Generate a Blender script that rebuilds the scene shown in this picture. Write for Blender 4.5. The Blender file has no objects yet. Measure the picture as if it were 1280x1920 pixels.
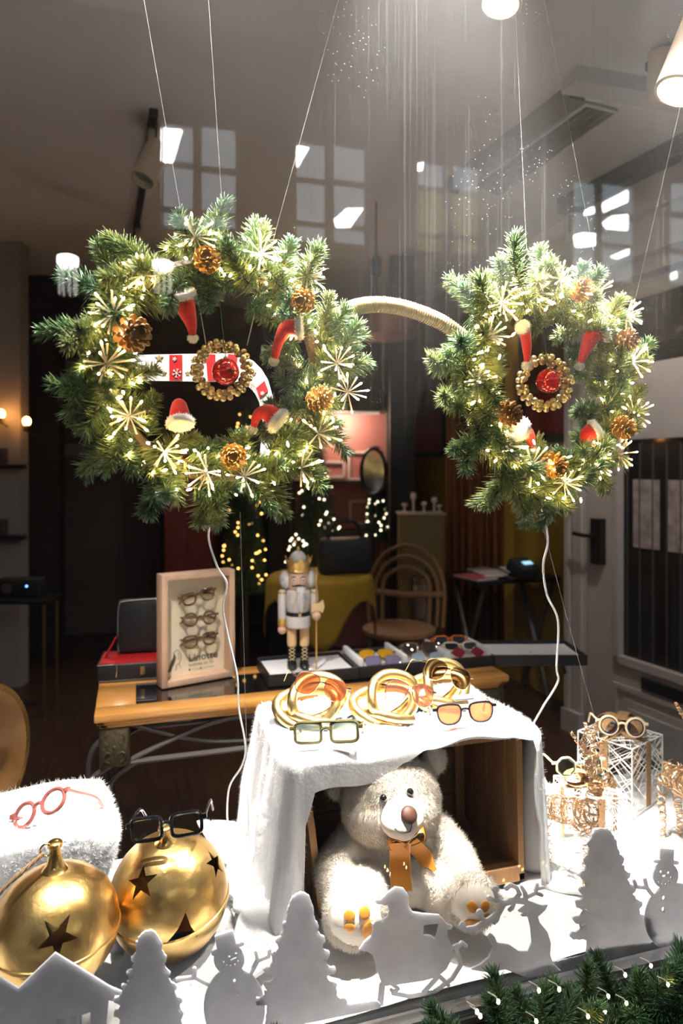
import bpy, bmesh, math, random
import numpy as np
from mathutils import Vector, Matrix, Euler, Quaternion
from mathutils.bvhtree import BVHTree

scene = bpy.context.scene
COL = scene.collection
rnd = random.Random(7)
PI = math.pi

# ---------------------------------------------------------------- camera, world, light, exposure
F, HZ, CX, CAMH = 1280.0, 880.0, 640.0, 1.45
YAW = math.radians(17.0)
SY, CY = math.sin(YAW), math.cos(YAW)
cam_d = bpy.data.cameras.new('camera')
cam_d.sensor_fit = 'VERTICAL'
cam_d.sensor_height = 36.0
cam_d.sensor_width = 24.0
cam_d.lens = 24.0
cam_d.shift_y = -(960.0 - HZ) / 1920.0
cam_d.clip_start = 0.05
cam_d.dof.use_dof = True
cam_d.dof.focus_distance = 1.28
cam_d.dof.aperture_fstop = 3.0
cam = bpy.data.objects.new('camera', cam_d)
cam.location = (0, 0, CAMH)
cam.rotation_euler = (PI / 2, 0, -YAW)
COL.objects.link(cam)
scene.camera = cam

world = bpy.data.worlds.new('dusk_sky')
scene.world = world
world.use_nodes = True
world.node_tree.nodes['Background'].inputs[0].default_value = (0.55, 0.62, 0.75, 1)
world.node_tree.nodes['Background'].inputs[1].default_value = 0.17

vs = scene.view_settings
vs.view_transform = 'Standard'
vs.look = 'None'
vs.gamma = 1.0
vs.use_curve_mapping = False
vs.exposure = 1.2

try:                       # light paths: enough for bounce light and stacked panes, no caustics
    cyc = scene.cycles
    cyc.max_bounces = 7
    cyc.diffuse_bounces = 3
    cyc.glossy_bounces = 3
    cyc.transmission_bounces = 2
    cyc.transparent_max_bounces = 10
    cyc.use_light_tree = False
    cyc.caustics_reflective = False
    cyc.caustics_refractive = False
except AttributeError:
    pass

SPOT_POWER = 215.0        # display spotlights above the shop window
ROOM_POWER = 16.0         # track lights deeper in the shop

# ---------------------------------------------------------------- geometry helpers
UP = Vector((0, 0, 1))
FW = Vector((SY, CY, 0))
RT = Vector((CY, -SY, 0))
CAMP = Vector((0, 0, CAMH))


def ray(px, py):
    return FW + RT * ((px - CX) / F) + UP * ((HZ - py) / F)


def P(px, py, z):
    """point seen at a pixel at depth z along the view axis"""
    return CAMP + ray(px, py) * z


def PY(px, py, Y):
    r = ray(px, py)
    return CAMP + r * (Y / r.y)


def PH(px, py, H):
    r = ray(px, py)
    return CAMP + r * ((H - CAMH) / r.z)


def nd(v):
    v = Vector(v)
    return v.normalized() if v.length > 1e-12 else Vector((0, 0, 1))


class MB:
    def __init__(self):
        self.v = []
        self.f = []

    def add(self, vs_, fs_):
        n = len(self.v)
        self.v.extend([tuple(p) for p in vs_])
        self.f.extend([tuple(i + n for i in q) for q in fs_])
        return self

    def box(self, c, s, R=None):
        c = Vector(c)
        vs_ = []
        for x in (-.5, .5):
            for y in (-.5, .5):
                for z in (-.5, .5):
                    p = Vector((x * s[0], y * s[1], z * s[2]))
                    if R is not None:
                        p = R @ p
                    vs_.append(c + p)
        return self.add(vs_, [(0, 1, 3, 2), (4, 6, 7, 5), (0, 4, 5, 1), (2, 3, 7, 6), (0, 2, 6, 4), (1, 5, 7, 3)])

    def rbox(self, c, s, b, R=None):
        """box with chamfered edges"""
        bm = bmesh.new()
        bmesh.ops.create_cube(bm, size=1.0)
        bmesh.ops.scale(bm, vec=s, verts=bm.verts)
        bmesh.ops.bevel(bm, geom=list(bm.edges), offset=b, segments=2, profile=0.5, affect='EDGES')
        vs_ = [Vector(c) + ((R @ v.co) if R is not None else v.co) for v in bm.verts]
        bm.verts.index_update()
        fs_ = [[v.index for v in f.verts] for f in bm.faces]
        bm.free()
        return self.add(vs_, fs_)

    def hexa(self, p8):
        """8 corners: bottom four then top four, both in turn"""
        return self.add(p8, [(0, 3, 2, 1), (4, 5, 6, 7), (0, 1, 5, 4), (1, 2, 6, 5), (2, 3, 7, 6), (3, 0, 4, 7)])

    def tube(self, pts, r, n=8, closed=False, caps=True):
        pts = [Vector(p) for p in pts]
        m = len(pts)
        rr = r if hasattr(r, '__len__') else [r] * m
        vs_, fs_ = [], []
        t0 = nd(pts[1] - pts[0])
        nrm = nd(t0.orthogonal())
        for i in range(m):
            if closed:
                t = nd(pts[(i + 1) % m] - pts[i - 1])
            else:
                t = nd(pts[min(i + 1, m - 1)] - pts[max(i - 1, 0)])
            nrm = nrm - t * nrm.dot(t)
            nrm = nd(nrm) if nrm.length > 1e-6 else nd(t.orthogonal())
            bn = t.cross(nrm)
            for k in range(n):
                a = 2 * PI * k / n
                vs_.append(pts[i] + (nrm * math.cos(a) + bn * math.sin(a)) * rr[i])
        for i in range(m if closed else m - 1):
            j = (i + 1) % m
            # match the seam of a closed tube
            off = 0
            if closed and j == 0:
                best = 1e9
                for o in range(n):
                    d = (vs_[i * n] - vs_[o]).length
                    if d < best:
                        best, off = d, o
            for k in range(n):
                k2 = (k + 1) % n
                fs_.append((i * n + k, i * n + k2, j * n + (k2 + off) % n, j * n + (k + off) % n))
        if caps and not closed:
            fs_.append(tuple(range(n))[::-1])
            fs_.append(tuple((m - 1) * n + k for k in range(n)))
        return self.add(vs_, fs_)

    def lathe(self, prof, n=28, M=None, cap=True):
        """prof: (r, z) from bottom to top about local Z"""
        vs_, fs_ = [], []
        for (r, z) in prof:
            for k in range(n):
                a = 2 * PI * k / n
                p = Vector((r * math.cos(a), r * math.sin(a), z))
                vs_.append(M @ p if M is not None else p)
        for i in range(len(prof) - 1):
            for k in range(n):
                k2 = (k + 1) % n
                fs_.append((i * n + k, i * n + k2, (i + 1) * n + k2, (i + 1) * n + k))
        if cap:
            fs_.append(tuple(range(n))[::-1])
            fs_.append(tuple((len(prof) - 1) * n + k for k in range(n)))
        return self.add(vs_, fs_)

    def ball(self, c, r, nu=16, nv=10, R=None):
        c = Vector(c)
        rx, ry, rz = r if hasattr(r, '__len__') else (r, r, r)
        vs_, fs_ = [], []
        for j in range(1, nv):
            b = PI * j / nv - PI / 2
            for k in range(nu):
                a = 2 * PI * k / nu
                p = Vector((rx * math.cos(b) * math.cos(a), ry * math.cos(b) * math.sin(a), rz * math.sin(b)))
                vs_.append(c + ((R @ p) if R is not None else p))
        lo, hi = Vector((0, 0, -rz)), Vector((0, 0, rz))
        vs_ += [c + ((R @ lo) if R is not None else lo), c + ((R @ hi) if R is not None else hi)]
        for j in range(nv - 2):
            for k in range(nu):
                k2 = (k + 1) % nu
                fs_.append((j * nu + k, j * nu + k2, (j + 1) * nu + k2, (j + 1) * nu + k))
        b, t = (nv - 1) * nu, (nv - 1) * nu + 1
        for k in range(nu):
            k2 = (k + 1) % nu
            fs_.append((b, k2, k))
            fs_.append((t, (nv - 2) * nu + k, (nv - 2) * nu + k2))
        return self.add(vs_, fs_)

    def strip(self, pts, wdir, w, th):
        """flat band along pts, wide along wdir (vector or list), with thickness"""
        pts = [Vector(p) for p in pts]
        m = len(pts)
        vs_, fs_ = [], []
        for i in range(m):
            t = nd(pts[min(i + 1, m - 1)] - pts[max(i - 1, 0)])
            wd = Vector(wdir[i]) if isinstance(wdir, list) else Vector(wdir)
            ww = w[i] if hasattr(w, '__len__') else w
            wd = nd(wd - t * wd.dot(t))
            nn = t.cross(wd)
            for (a, b) in ((-1, -1), (1, -1), (1, 1), (-1, 1)):
                vs_.append(pts[i] + wd * (a * ww / 2) + nn * (b * th / 2))
        for i in range(m - 1):
            for k in range(4):
                k2 = (k + 1) % 4
                fs_.append((i * 4 + k, i * 4 + k2, (i + 1) * 4 + k2, (i + 1) * 4 + k))
        fs_.append((3, 2, 1, 0))
        fs_.append(tuple((m - 1) * 4 + k for k in range(4)))
        return self.add(vs_, fs_)

    def mesh(self, name, smooth=True, angle=40):
        me = bpy.data.meshes.new(name)
        me.from_pydata(self.v, [], self.f)
        me.update()
        if smooth:
            me.shade_smooth()
            if angle:
                me.set_sharp_from_angle(angle=math.radians(angle))
        return me

    def build(self, name, m, parent=None, world=False, smooth=True, angle=40):
        return link(name, self.mesh(name, smooth, angle), m, parent, world)


def link(name, me, m, parent=None, world=False):
    o = bpy.data.objects.new(name, me)
    if m is not None:
        if len(me.materials) == 0:
            me.materials.append(m)
    COL.objects.link(o)
    if parent is not None:
        o.parent = parent
        if world:
            mw = Matrix.LocRotScale(parent.location, parent.rotation_euler, parent.scale)
            if parent.parent is not None:
                pp = parent.parent
                mw = Matrix.LocRotScale(pp.location, pp.rotation_euler, pp.scale) @ parent.matrix_parent_inverse @ mw
            o.matrix_parent_inverse = mw.inverted()
    return o


def tag(o, label, cat=None, group=None, kind=None):
    if label:
        o['label'] = label
    if cat:
        o['category'] = cat
    if group:
        o['group'] = group
    if kind:
        o['kind'] = kind
    return o


def thing(name, label, cat, loc=(0, 0, 0), rot=(0, 0, 0), group=None, scale=1.0, kind=None):
    o = bpy.data.objects.new(name, None)
    o.empty_display_size = 0.05
    COL.objects.link(o)
    o.location = loc
    o.rotation_euler = rot
    o.scale = (scale,) * 3
    return tag(o, label, cat, group, kind)


def np_mesh(name, V, T, smooth=True):
    """V (n,3) float, T (m,3) int"""
    me = bpy.data.meshes.new(name)
    n, m = len(V), len(T)
    me.vertices.add(n)
    me.vertices.foreach_set('co', np.asarray(V, dtype=np.float32).ravel())
    me.loops.add(3 * m)
    me.loops.foreach_set('vertex_index', np.asarray(T, dtype=np.int32).ravel())
    me.polygons.add(m)
    me.polygons.foreach_set('loop_start', np.arange(0, 3 * m, 3, dtype=np.int32))
    me.polygons.foreach_set('loop_total', np.full(m, 3, dtype=np.int32))
    me.update(calc_edges=True)
    if smooth:
        me.shade_smooth()
    return me


def spikes(base, tip, w, rng):
    """thin three-sided spikes from base to tip; arrays (n,3)"""
    n = len(base)
    d = tip - base
    L = np.linalg.norm(d, axis=1, keepdims=True)
    d = d / np.maximum(L, 1e-9)
    a = rng.normal(size=(n, 3))
    a -= d * np.sum(a * d, axis=1, keepdims=True)
    a /= np.maximum(np.linalg.norm(a, axis=1, keepdims=True), 1e-9)
    b = np.cross(d, a)
    w = np.asarray(w).reshape(-1, 1)
    p0 = base + a * w
    p1 = base + (-0.5 * a + 0.866 * b) * w
    p2 = base + (-0.5 * a - 0.866 * b) * w
    mid = base + (tip - base) * 0.72
    q0 = mid + a * w * .8
    q1 = mid + (-0.5 * a + 0.866 * b) * w * .8
    q2 = mid + (-0.5 * a - 0.866 * b) * w * .8
    V = np.stack([p0, p1, p2, q0, q1, q2, tip], axis=1).reshape(-1, 3)
    o = (np.arange(n) * 7).reshape(-1, 1)
    T = [[0, 1, 4], [0, 4, 3], [1, 2, 5], [1, 5, 4], [2, 0, 3], [2, 3, 5], [3, 4, 6], [4, 5, 6], [5, 3, 6]]
    T = np.concatenate([o + np.array([t]) for t in T], axis=0)
    return V, T


def spikes3(base, tip, w, rng):
    n = len(base)
    d = tip - base
    L = np.linalg.norm(d, axis=1, keepdims=True)
    d = d / np.maximum(L, 1e-9)
    a = rng.normal(size=(n, 3))
    a -= d * np.sum(a * d, axis=1, keepdims=True)
    a /= np.maximum(np.linalg.norm(a, axis=1, keepdims=True), 1e-9)
    b = np.cross(d, a)
    w = np.asarray(w).reshape(-1, 1)
    V = np.stack([base + a * w, base + (-.5 * a + .866 * b) * w, base + (-.5 * a - .866 * b) * w, tip], axis=1).reshape(-1, 3)
    o = (np.arange(n) * 4).reshape(-1, 1)
    T = np.concatenate([o + np.array([t]) for t in ([0, 1, 3], [1, 2, 3], [2, 0, 3])], axis=0)
    return V, T


def sample_mesh(me, n, rng):
    """random points and normals on a triangulated copy of a mesh"""
    me.calc_loop_triangles()
    V = np.zeros(len(me.vertices) * 3, dtype=np.float32)
    me.vertices.foreach_get('co', V)
    V = V.reshape(-1, 3).astype(float)
    T = np.zeros(len(me.loop_triangles) * 3, dtype=np.int32)
    me.loop_triangles.foreach_get('vertices', T)
    T = T.reshape(-1, 3)
    A, B, C = V[T[:, 0]], V[T[:, 1]], V[T[:, 2]]
    N = np.cross(B - A, C - A)
    ar = np.linalg.norm(N, axis=1)
    N = N / np.maximum(ar, 1e-12)[:, None]
    idx = rng.choice(len(T), size=n, p=ar / ar.sum())
    u, v = rng.random(n), rng.random(n)
    s = u + v > 1
    u[s], v[s] = 1 - u[s], 1 - v[s]
    Pn = A[idx] + (B - A)[idx] * u[:, None] + (C - A)[idx] * v[:, None]
    return Pn, N[idx]


def curve_mesh(loops, th, bevel=0.0, res=1):
    """filled 2-D outlines (even-odd holes) with thickness along local Z, centred"""
    cu = bpy.data.curves.new('outline', 'CURVE')
    cu.dimensions = '2D'
    cu.fill_mode = 'BOTH'
    cu.extrude = th / 2
    cu.bevel_depth = bevel
    cu.bevel_resolution = res
    for lp in loops:
        sp = cu.splines.new('POLY')
        sp.points.add(len(lp) - 1)
        for i, p in enumerate(lp):
            sp.points[i].co = (p[0], p[1], 0, 1)
        sp.use_cyclic_u = True
    o = bpy.data.objects.new('outline', cu)
    COL.objects.link(o)
    dg = bpy.context.evaluated_depsgraph_get()
    me = bpy.data.meshes.new_from_object(o.evaluated_get(dg))
    bpy.data.objects.remove(o)
    bpy.data.curves.remove(cu)
    me.materials.clear()
    return me


def text_mesh(s, size, th=0.0005, spacing=1.0):
    cu = bpy.data.curves.new('lettering', 'FONT')
    cu.body = s
    cu.size = size
    cu.extrude = th
    cu.space_character = spacing
    cu.align_x = 'LEFT'
    o = bpy.data.objects.new('lettering', cu)
    COL.objects.link(o)
    dg = bpy.context.evaluated_depsgraph_get()
    me = bpy.data.meshes.new_from_object(o.evaluated_get(dg))
    bpy.data.objects.remove(o)
    bpy.data.curves.remove(cu)
    me.materials.clear()
    return me


def smooth_path(pts, k=6, closed=False):
    """Catmull-Rom through points"""
    pts = [Vector(p) for p in pts]
    n = len(pts)
    out = []
    rng_ = range(n) if closed else range(n - 1)
    for i in rng_:
        if closed:
            a, b, c, d = pts[i - 1], pts[i], pts[(i + 1) % n], pts[(i + 2) % n]
        else:
            a, b, c, d = pts[max(i - 1, 0)], pts[i], pts[i + 1], pts[min(i + 2, n - 1)]
        for j in range(k):
            t = j / k
            out.append(0.5 * ((2 * b) + (c - a) * t + (2 * a - 5 * b + 4 * c - d) * t * t + (3 * b - a - 3 * c + d) * t ** 3))
    if not closed:
        out.append(pts[-1])
    return out


def copy_tree(o, parent=None):
    c = o.copy()
    COL.objects.link(c)
    if parent is not None:
        c.parent = parent
    for ch in list(o.children):
        d = copy_tree(ch, c)
    return c


# ---------------------------------------------------------------- materials
MATS = {}


def M(name, col=(.8, .8, .8), rough=.5, metal=0.0, emit=None, es=0.0, coat=0.0, trans=0.0, sub=0.0, sheen=0.0, spec=.5,
      var=None, vscale=20.0, bump=0.0, bscale=80.0, alpha=1.0, ior=1.45, detail=3.0, stretch=None):
    if name in MATS:
        return MATS[name]
    m = bpy.data.materials.new(name)
    m.use_nodes = True
    nt = m.node_tree
    b = nt.nodes['Principled BSDF']
    b.inputs['Base Color'].default_value = (*col, 1)
    b.inputs['Roughness'].default_value = rough
    b.inputs['Metallic'].default_value = metal
    b.inputs['IOR'].default_value = ior
    b.inputs['Coat Weight'].default_value = coat
    b.inputs['Transmission Weight'].default_value = trans
    b.inputs['Subsurface Weight'].default_value = sub
    b.inputs['Subsurface Radius'].default_value = (.01, .008, .006)
    b.inputs['Sheen Weight'].default_value = sheen
    b.inputs['Specular IOR Level'].default_value = spec
    b.inputs['Alpha'].default_value = alpha
    if emit is not None:
        b.inputs['Emission Color'].default_value = (*emit, 1)
        b.inputs['Emission Strength'].default_value = es
    if var is not None or bump:
        tc = nt.nodes.new('ShaderNodeTexCoord')
        src = tc.outputs['Object']
        if stretch is not None:
            mp = nt.nodes.new('ShaderNodeMapping')
            mp.inputs['Scale'].default_value = stretch
            nt.links.new(src, mp.inputs['Vector'])
            src = mp.outputs['Vector']
    if var is not None:
        nz = nt.nodes.new('ShaderNodeTexNoise')
        nz.inputs['Scale'].default_value = vscale
        nz.inputs['Detail'].default_value = detail
        nt.links.new(src, nz.inputs['Vector'])
        rp = nt.nodes.new('ShaderNodeValToRGB')
        rp.color_ramp.elements[0].position = .32
        rp.color_ramp.elements[1].position = .68
        rp.color_ramp.elements[0].color = (*col, 1)
        rp.color_ramp.elements[1].color = (*var, 1)
        nt.links.new(nz.outputs['Fac'], rp.inputs['Fac'])
        nt.links.new(rp.outputs['Color'], b.inputs['Base Color'])
    if bump:
        nz2 = nt.nodes.new('ShaderNodeTexNoise')
        nz2.inputs['Scale'].default_value = bscale
        nz2.inputs['Detail'].default_value = 4
        nt.links.new(src, nz2.inputs['Vector'])
        bp = nt.nodes.new('ShaderNodeBump')
        bp.inputs['Strength'].default_value = bump
        bp.inputs['Distance'].default_value = .01
        nt.links.new(nz2.outputs['Fac'], bp.inputs['Height'])
        nt.links.new(bp.outputs['Normal'], b.inputs['Normal'])
    MATS[name] = m
    return m


def emission(name, col, s):
    if name in MATS:
        return MATS[name]
    m = bpy.data.materials.new(name)
    m.use_nodes = True
    nt = m.node_tree
    nt.nodes.clear()
    e = nt.nodes.new('ShaderNodeEmission')
    e.inputs[0].default_value = (*col, 1)
    e.inputs[1].default_value = s
    out = nt.nodes.new('ShaderNodeOutputMaterial')
    nt.links.new(e.outputs[0], out.inputs[0])
    MATS[name] = m
    return m


def schlick(nt, f0):
    """mirror share of a thin sheet by viewing angle, the same from both faces"""
    g = nt.nodes.new('ShaderNodeNewGeometry')
    vm = nt.nodes.new('ShaderNodeVectorMath')
    vm.operation = 'DOT_PRODUCT'
    nt.links.new(g.outputs['Normal'], vm.inputs[0])
    nt.links.new(g.outputs['Incoming'], vm.inputs[1])
    ab = nt.nodes.new('ShaderNodeMath')
    ab.operation = 'ABSOLUTE'
    nt.links.new(vm.outputs['Value'], ab.inputs[0])
    iv = nt.nodes.new('ShaderNodeMath')
    iv.operation = 'SUBTRACT'
    iv.inputs[0].default_value = 1.0
    iv.use_clamp = True
    nt.links.new(ab.outputs[0], iv.inputs[1])
    pw = nt.nodes.new('ShaderNodeMath')
    pw.operation = 'POWER'
    pw.inputs[1].default_value = 5.0
    nt.links.new(iv.outputs[0], pw.inputs[0])
    ma = nt.nodes.new('ShaderNodeMath')
    ma.operation = 'MULTIPLY_ADD'
    ma.inputs[1].default_value = 1 - f0
    ma.inputs[2].default_value = f0
    nt.links.new(pw.outputs[0], ma.inputs[0])
    return ma


def clear(name, tint=(1, 1, 1), refl=0.06, rough=0.0, tint2=None, axis=2, haze=0.0):
    """thin clear sheet: transparent with a Fresnel mirror; optional vertical tint gradient (graded lens)"""
    if name in MATS:
        return MATS[name]
    m = bpy.data.materials.new(name)
    m.use_nodes = True
    nt = m.node_tree
    nt.nodes.clear()
    out = nt.nodes.new('ShaderNodeOutputMaterial')
    tr = nt.nodes.new('ShaderNodeBsdfTransparent')
    tr.inputs[0].default_value = (*tint, 1)
    if tint2 is not None:
        tc = nt.nodes.new('ShaderNodeTexCoord')
        sp = nt.nodes.new('ShaderNodeSeparateXYZ')
        nt.links.new(tc.outputs['Generated'], sp.inputs[0])
        rp = nt.nodes.new('ShaderNodeValToRGB')
        rp.color_ramp.elements[0].color = (*tint2, 1)
        rp.color_ramp.elements[1].color = (*tint, 1)
        nt.links.new(sp.outputs[axis], rp.inputs[0])
        nt.links.new(rp.outputs[0], tr.inputs[0])
    gl = nt.nodes.new('ShaderNodeBsdfGlossy')
    gl.inputs['Roughness'].default_value = rough
    ml = schlick(nt, refl)
    mx = nt.nodes.new('ShaderNodeMixShader')
    nt.links.new(ml.outputs[0], mx.inputs[0])
    nt.links.new(tr.outputs[0], mx.inputs[1])
    nt.links.new(gl.outputs[0], mx.inputs[2])
    last = mx
    if haze:
        df = nt.nodes.new('ShaderNodeBsdfDiffuse')
        df.inputs[0].default_value = (*tint, 1)
        m2 = nt.nodes.new('ShaderNodeMixShader')
        m2.inputs[0].default_value = haze
        nt.links.new(mx.outputs[0], m2.inputs[1])
        nt.links.new(df.outputs[0], m2.inputs[2])
        last = m2
    nt.links.new(last.outputs[0], out.inputs[0])
    MATS[name] = m
    return m


def pane_material():
    """shop window glass: Fresnel mirror, clear, with wiping streaks, dust specks and a thin film of dust"""
    m = bpy.data.materials.new('shop_window_glass')
    m.use_nodes = True
    nt = m.node_tree
    nt.nodes.clear()
    N, L = nt.nodes.new, nt.links.new
    out = N('ShaderNodeOutputMaterial')
    tr = N('ShaderNodeBsdfTransparent')
    gl = N('ShaderNodeBsdfGlossy')
    gl.inputs['Roughness'].default_value = 0.0
    fr = schlick(nt, .045)
    mx = N('ShaderNodeMixShader')
    L(fr.outputs[0], mx.inputs[0])
    L(tr.outputs[0], mx.inputs[1])
    L(gl.outputs[0], mx.inputs[2])
    tc = N('ShaderNodeTexCoord')
    # vertical wiping streaks
    mp = N('ShaderNodeMapping')
    mp.inputs['Scale'].default_value = (150, 1, 1.3)
    L(tc.outputs['Object'], mp.inputs[0])
    n1 = N('ShaderNodeTexNoise')
    n1.inputs['Scale'].default_value = 1.0
    n1.inputs['Detail'].default_value = 3
    L(mp.outputs[0], n1.inputs['Vector'])
    r1 = N('ShaderNodeMapRange')
    r1.inputs[1].default_value = .56
    r1.inputs[2].default_value = .82
    r1.inputs[3].default_value = 0
    r1.inputs[4].default_value = .10
    L(n1.outputs['Fac'], r1.inputs[0])
    # specks of dirt
    vo = N('ShaderNodeTexVoronoi')
    vo.inputs['Scale'].default_value = 130
    L(tc.outputs['Object'], vo.inputs['Vector'])
    r2 = N('ShaderNodeMapRange')
    r2.inputs[1].default_value = .16
    r2.inputs[2].default_value = .07
    r2.inputs[3].default_value = 0
    r2.inputs[4].default_value = .65
    L(vo.outputs['Distance'], r2.inputs[0])
    n2 = N('ShaderNodeTexNoise')
    n2.inputs['Scale'].default_value = 9
    n2.inputs['Detail'].default_value = 4
    L(tc.outputs['Object'], n2.inputs['Vector'])
    r3 = N('ShaderNodeMapRange')
    r3.inputs[1].default_value = .46
    r3.inputs[2].default_value = .66
    L(n2.outputs['Fac'], r3.inputs[0])
    mu = N('ShaderNodeMath')
    mu.operation = 'MULTIPLY'
    L(r2.outputs[0], mu.inputs[0])
    L(r3.outputs[0], mu.inputs[1])
    # dirty zone: the upper middle of the pane was wiped badly
    sx = N('ShaderNodeSeparateXYZ')
    L(tc.outputs['Object'], sx.inputs[0])
    n3 = N('ShaderNodeTexNoise')
    n3.inputs['Scale'].default_value = 1.6
    n3.inputs['Detail'].default_value = 2
    L(tc.outputs['Object'], n3.inputs['Vector'])
    zn = N('ShaderNodeMapRange')
    zn.inputs[1].default_value = 1.45
    zn.inputs[2].default_value = 2.1
    zn.inputs[3].default_value = 0
    zn.inputs[4].default_value = 1
    L(sx.outputs[2], zn.inputs[0])
    xn = N('ShaderNodeMapRange')
    xn.inputs[1].default_value = -.02
    xn.inputs[2].default_value = .35
    xn.inputs[3].default_value = 0
    xn.inputs[4].default_value = 1
    L(sx.outputs[0], xn.inputs[0])
    zx = N('ShaderNodeMath')
    zx.operation = 'MULTIPLY'
    L(zn.outputs[0], zx.inputs[0])
    L(xn.outputs[0], zx.inputs[1])
    ad = N('ShaderNodeMath')
    ad.operation = 'ADD'
    L(r1.outputs[0], ad.inputs[0])
    L(mu.outputs[0], ad.inputs[1])
    ad2 = N('ShaderNodeMath')
    ad2.operation = 'ADD'
    L(ad.outputs[0], ad2.inputs[0])
    ad2.inputs[1].default_value = .055
    fm = N('ShaderNodeMath')
    fm.operation = 'MULTIPLY'
    L(ad2.outputs[0], fm.inputs[0])
    L(zx.outputs[0], fm.inputs[1])
    tl = N('ShaderNodeBsdfTranslucent')
    tl.inputs[0].default_value = (.9, .9, .92, 1)
    m2 = N('ShaderNodeMixShader')
    L(fm.outputs[0], m2.inputs[0])
    L(mx.outputs[0], m2.inputs[1])
    L(tl.outputs[0], m2.inputs[2])
    L(m2.outputs[0], out.inputs[0])
    return m


def plushy(m, share=.35):
    """let a pile or felt material pass some light through"""
    nt = m.node_tree
    b = nt.nodes['Principled BSDF']
    tl = nt.nodes.new('ShaderNodeBsdfTranslucent')
    src = b.inputs['Base Color']
    if src.is_linked:
        nt.links.new(src.links[0].from_socket, tl.inputs[0])
    else:
        tl.inputs[0].default_value = src.default_value
    mx = nt.nodes.new('ShaderNodeMixShader')
    mx.inputs[0].default_value = share
    nt.links.new(b.outputs[0], mx.inputs[1])
    nt.links.new(tl.outputs[0], mx.inputs[2])
    nt.links.new(mx.outputs[0], nt.nodes['Material Output'].inputs['Surface'])
    return m
# ---------------------------------------------------------------- large structure
YG, ZF, ZC, YB = 1.06, 0.55, 2.97, 6.4     # glass plane, display floor, ceiling, back wall

m_ceil = M('ceiling_paint', (.92, .895, .89), .85, var=(.88, .85, .845), vscale=2)
m_floor = M('dark_wood_floor', (.045, .022, .012), .35, var=(.095, .045, .022), vscale=6, stretch=(9, .7, 1))
m_yellow = M('mustard_paint', (.42, .27, .028), .8, var=(.36, .23, .025), vscale=3)
m_beige = M('warm_grey_paint', (.50, .44, .40), .55, var=(.45, .40, .365), vscale=5)
m_backwall = M('back_wall_paint', (.12, .095, .08), .8, var=(.09, .07, .06), vscale=2)
m_black = M('black_lacquer', (.012, .011, .011), .35)
m_blackm = M('black_matt', (.015, .014, .014), .7)
m_greywall = M('grey_wall_paint', (.30, .275, .26), .8)
m_gold = M('gold_leaf', (.80, .52, .17), .24, 1.0, var=(.62, .38, .10), vscale=9, bump=.12, bscale=60)
m_goldin = M('gold_inside', (.50, .30, .08), .45, 1.0)
m_white = M('white_paint', (.82, .81, .79), .5)

fl = MB().box((.2, 3.6, -.05), (5.2, 6.2, .1)).build('floor', m_floor, smooth=False)
tag(fl, 'dark brown wooden shop floor', kind='structure')
pv = MB().box((.2, -2.8, -.06), (16, 6.6, .1)).build('floor_street', M('street_paving', (.05, .05, .055), .6), smooth=False)
tag(pv, 'dark street paving outside the shop window', kind='structure')
ce = MB().box((.2, 3.75, ZC + .05), (5.2, 5.5, .1)).build('ceiling', m_ceil, smooth=False)
tag(ce, 'pale painted shop ceiling', kind='structure')
wb = MB().box((.2, YB + .05, 1.5), (5.2, .1, 3.0)).build('wall_back', m_backwall, smooth=False)
tag(wb, 'dark brown back wall of the shop', kind='structure')
wl = MB().box((-1.75, 3.7, 1.5), (.1, 5.5, 3.0)).build('wall_left', m_greywall, smooth=False)
tag(wl, 'grey side wall of the shop', kind='structure')

# right wall: a mustard stretch behind, the entrance door in front of it
def obox(mb, p, q, th, z0, z1, side=1):
    """upright slab between plan points p and q"""
    p, q = Vector((p[0], p[1], 0)), Vector((q[0], q[1], 0))
    d = nd(q - p)
    n = Vector((-d.y, d.x, 0)) * th * side
    a = [p, q, q + n, p + n]
    return mb.hexa([Vector((v.x, v.y, z0)) for v in a] + [Vector((v.x, v.y, z1)) for v in a])

W0 = Vector((2.336, 3.291, 0))
WD = Vector((.113, -.994, 0))
WN = Vector((-.994, -.113, 0))
W1 = Vector((2.58, 3.32, 0))
W2 = Vector((2.36, YB, 0))
mb = MB()
obox(mb, W1, W2, .1, 0, 3.0, -1)
wr = mb.build('wall_right', m_yellow, smooth=False)
tag(wr, 'mustard yellow painted side wall', kind='structure')
YD = nd(W2 - W1)
YN = Vector((-YD.y, YD.x, 0))            # into the room


def DW(s, n, z):
    v = W0 + WD * s + WN * n
    return Vector((v.x, v.y, z))


def YW(s, n, z):
    v = W1 + YD * s + YN * n
    return Vector((v.x, v.y, z))


def dwbox(mb, s0, s1, n0, n1, z0, z1):
    return mb.hexa([DW(s0, n0, z0), DW(s1, n0, z0), DW(s1, n1, z0), DW(s0, n1, z0),
                    DW(s0, n0, z1), DW(s1, n0, z1), DW(s1, n1, z1), DW(s0, n1, z1)])


def ywbox(mb, s0, s1, n0, n1, z0, z1):
    return mb.hexa([YW(s0, n0, z0), YW(s1, n0, z0), YW(s1, n1, z0), YW(s0, n1, z0),
                    YW(s0, n0, z1), YW(s1, n0, z1), YW(s1, n1, z1), YW(s0, n1, z1)])

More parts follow.
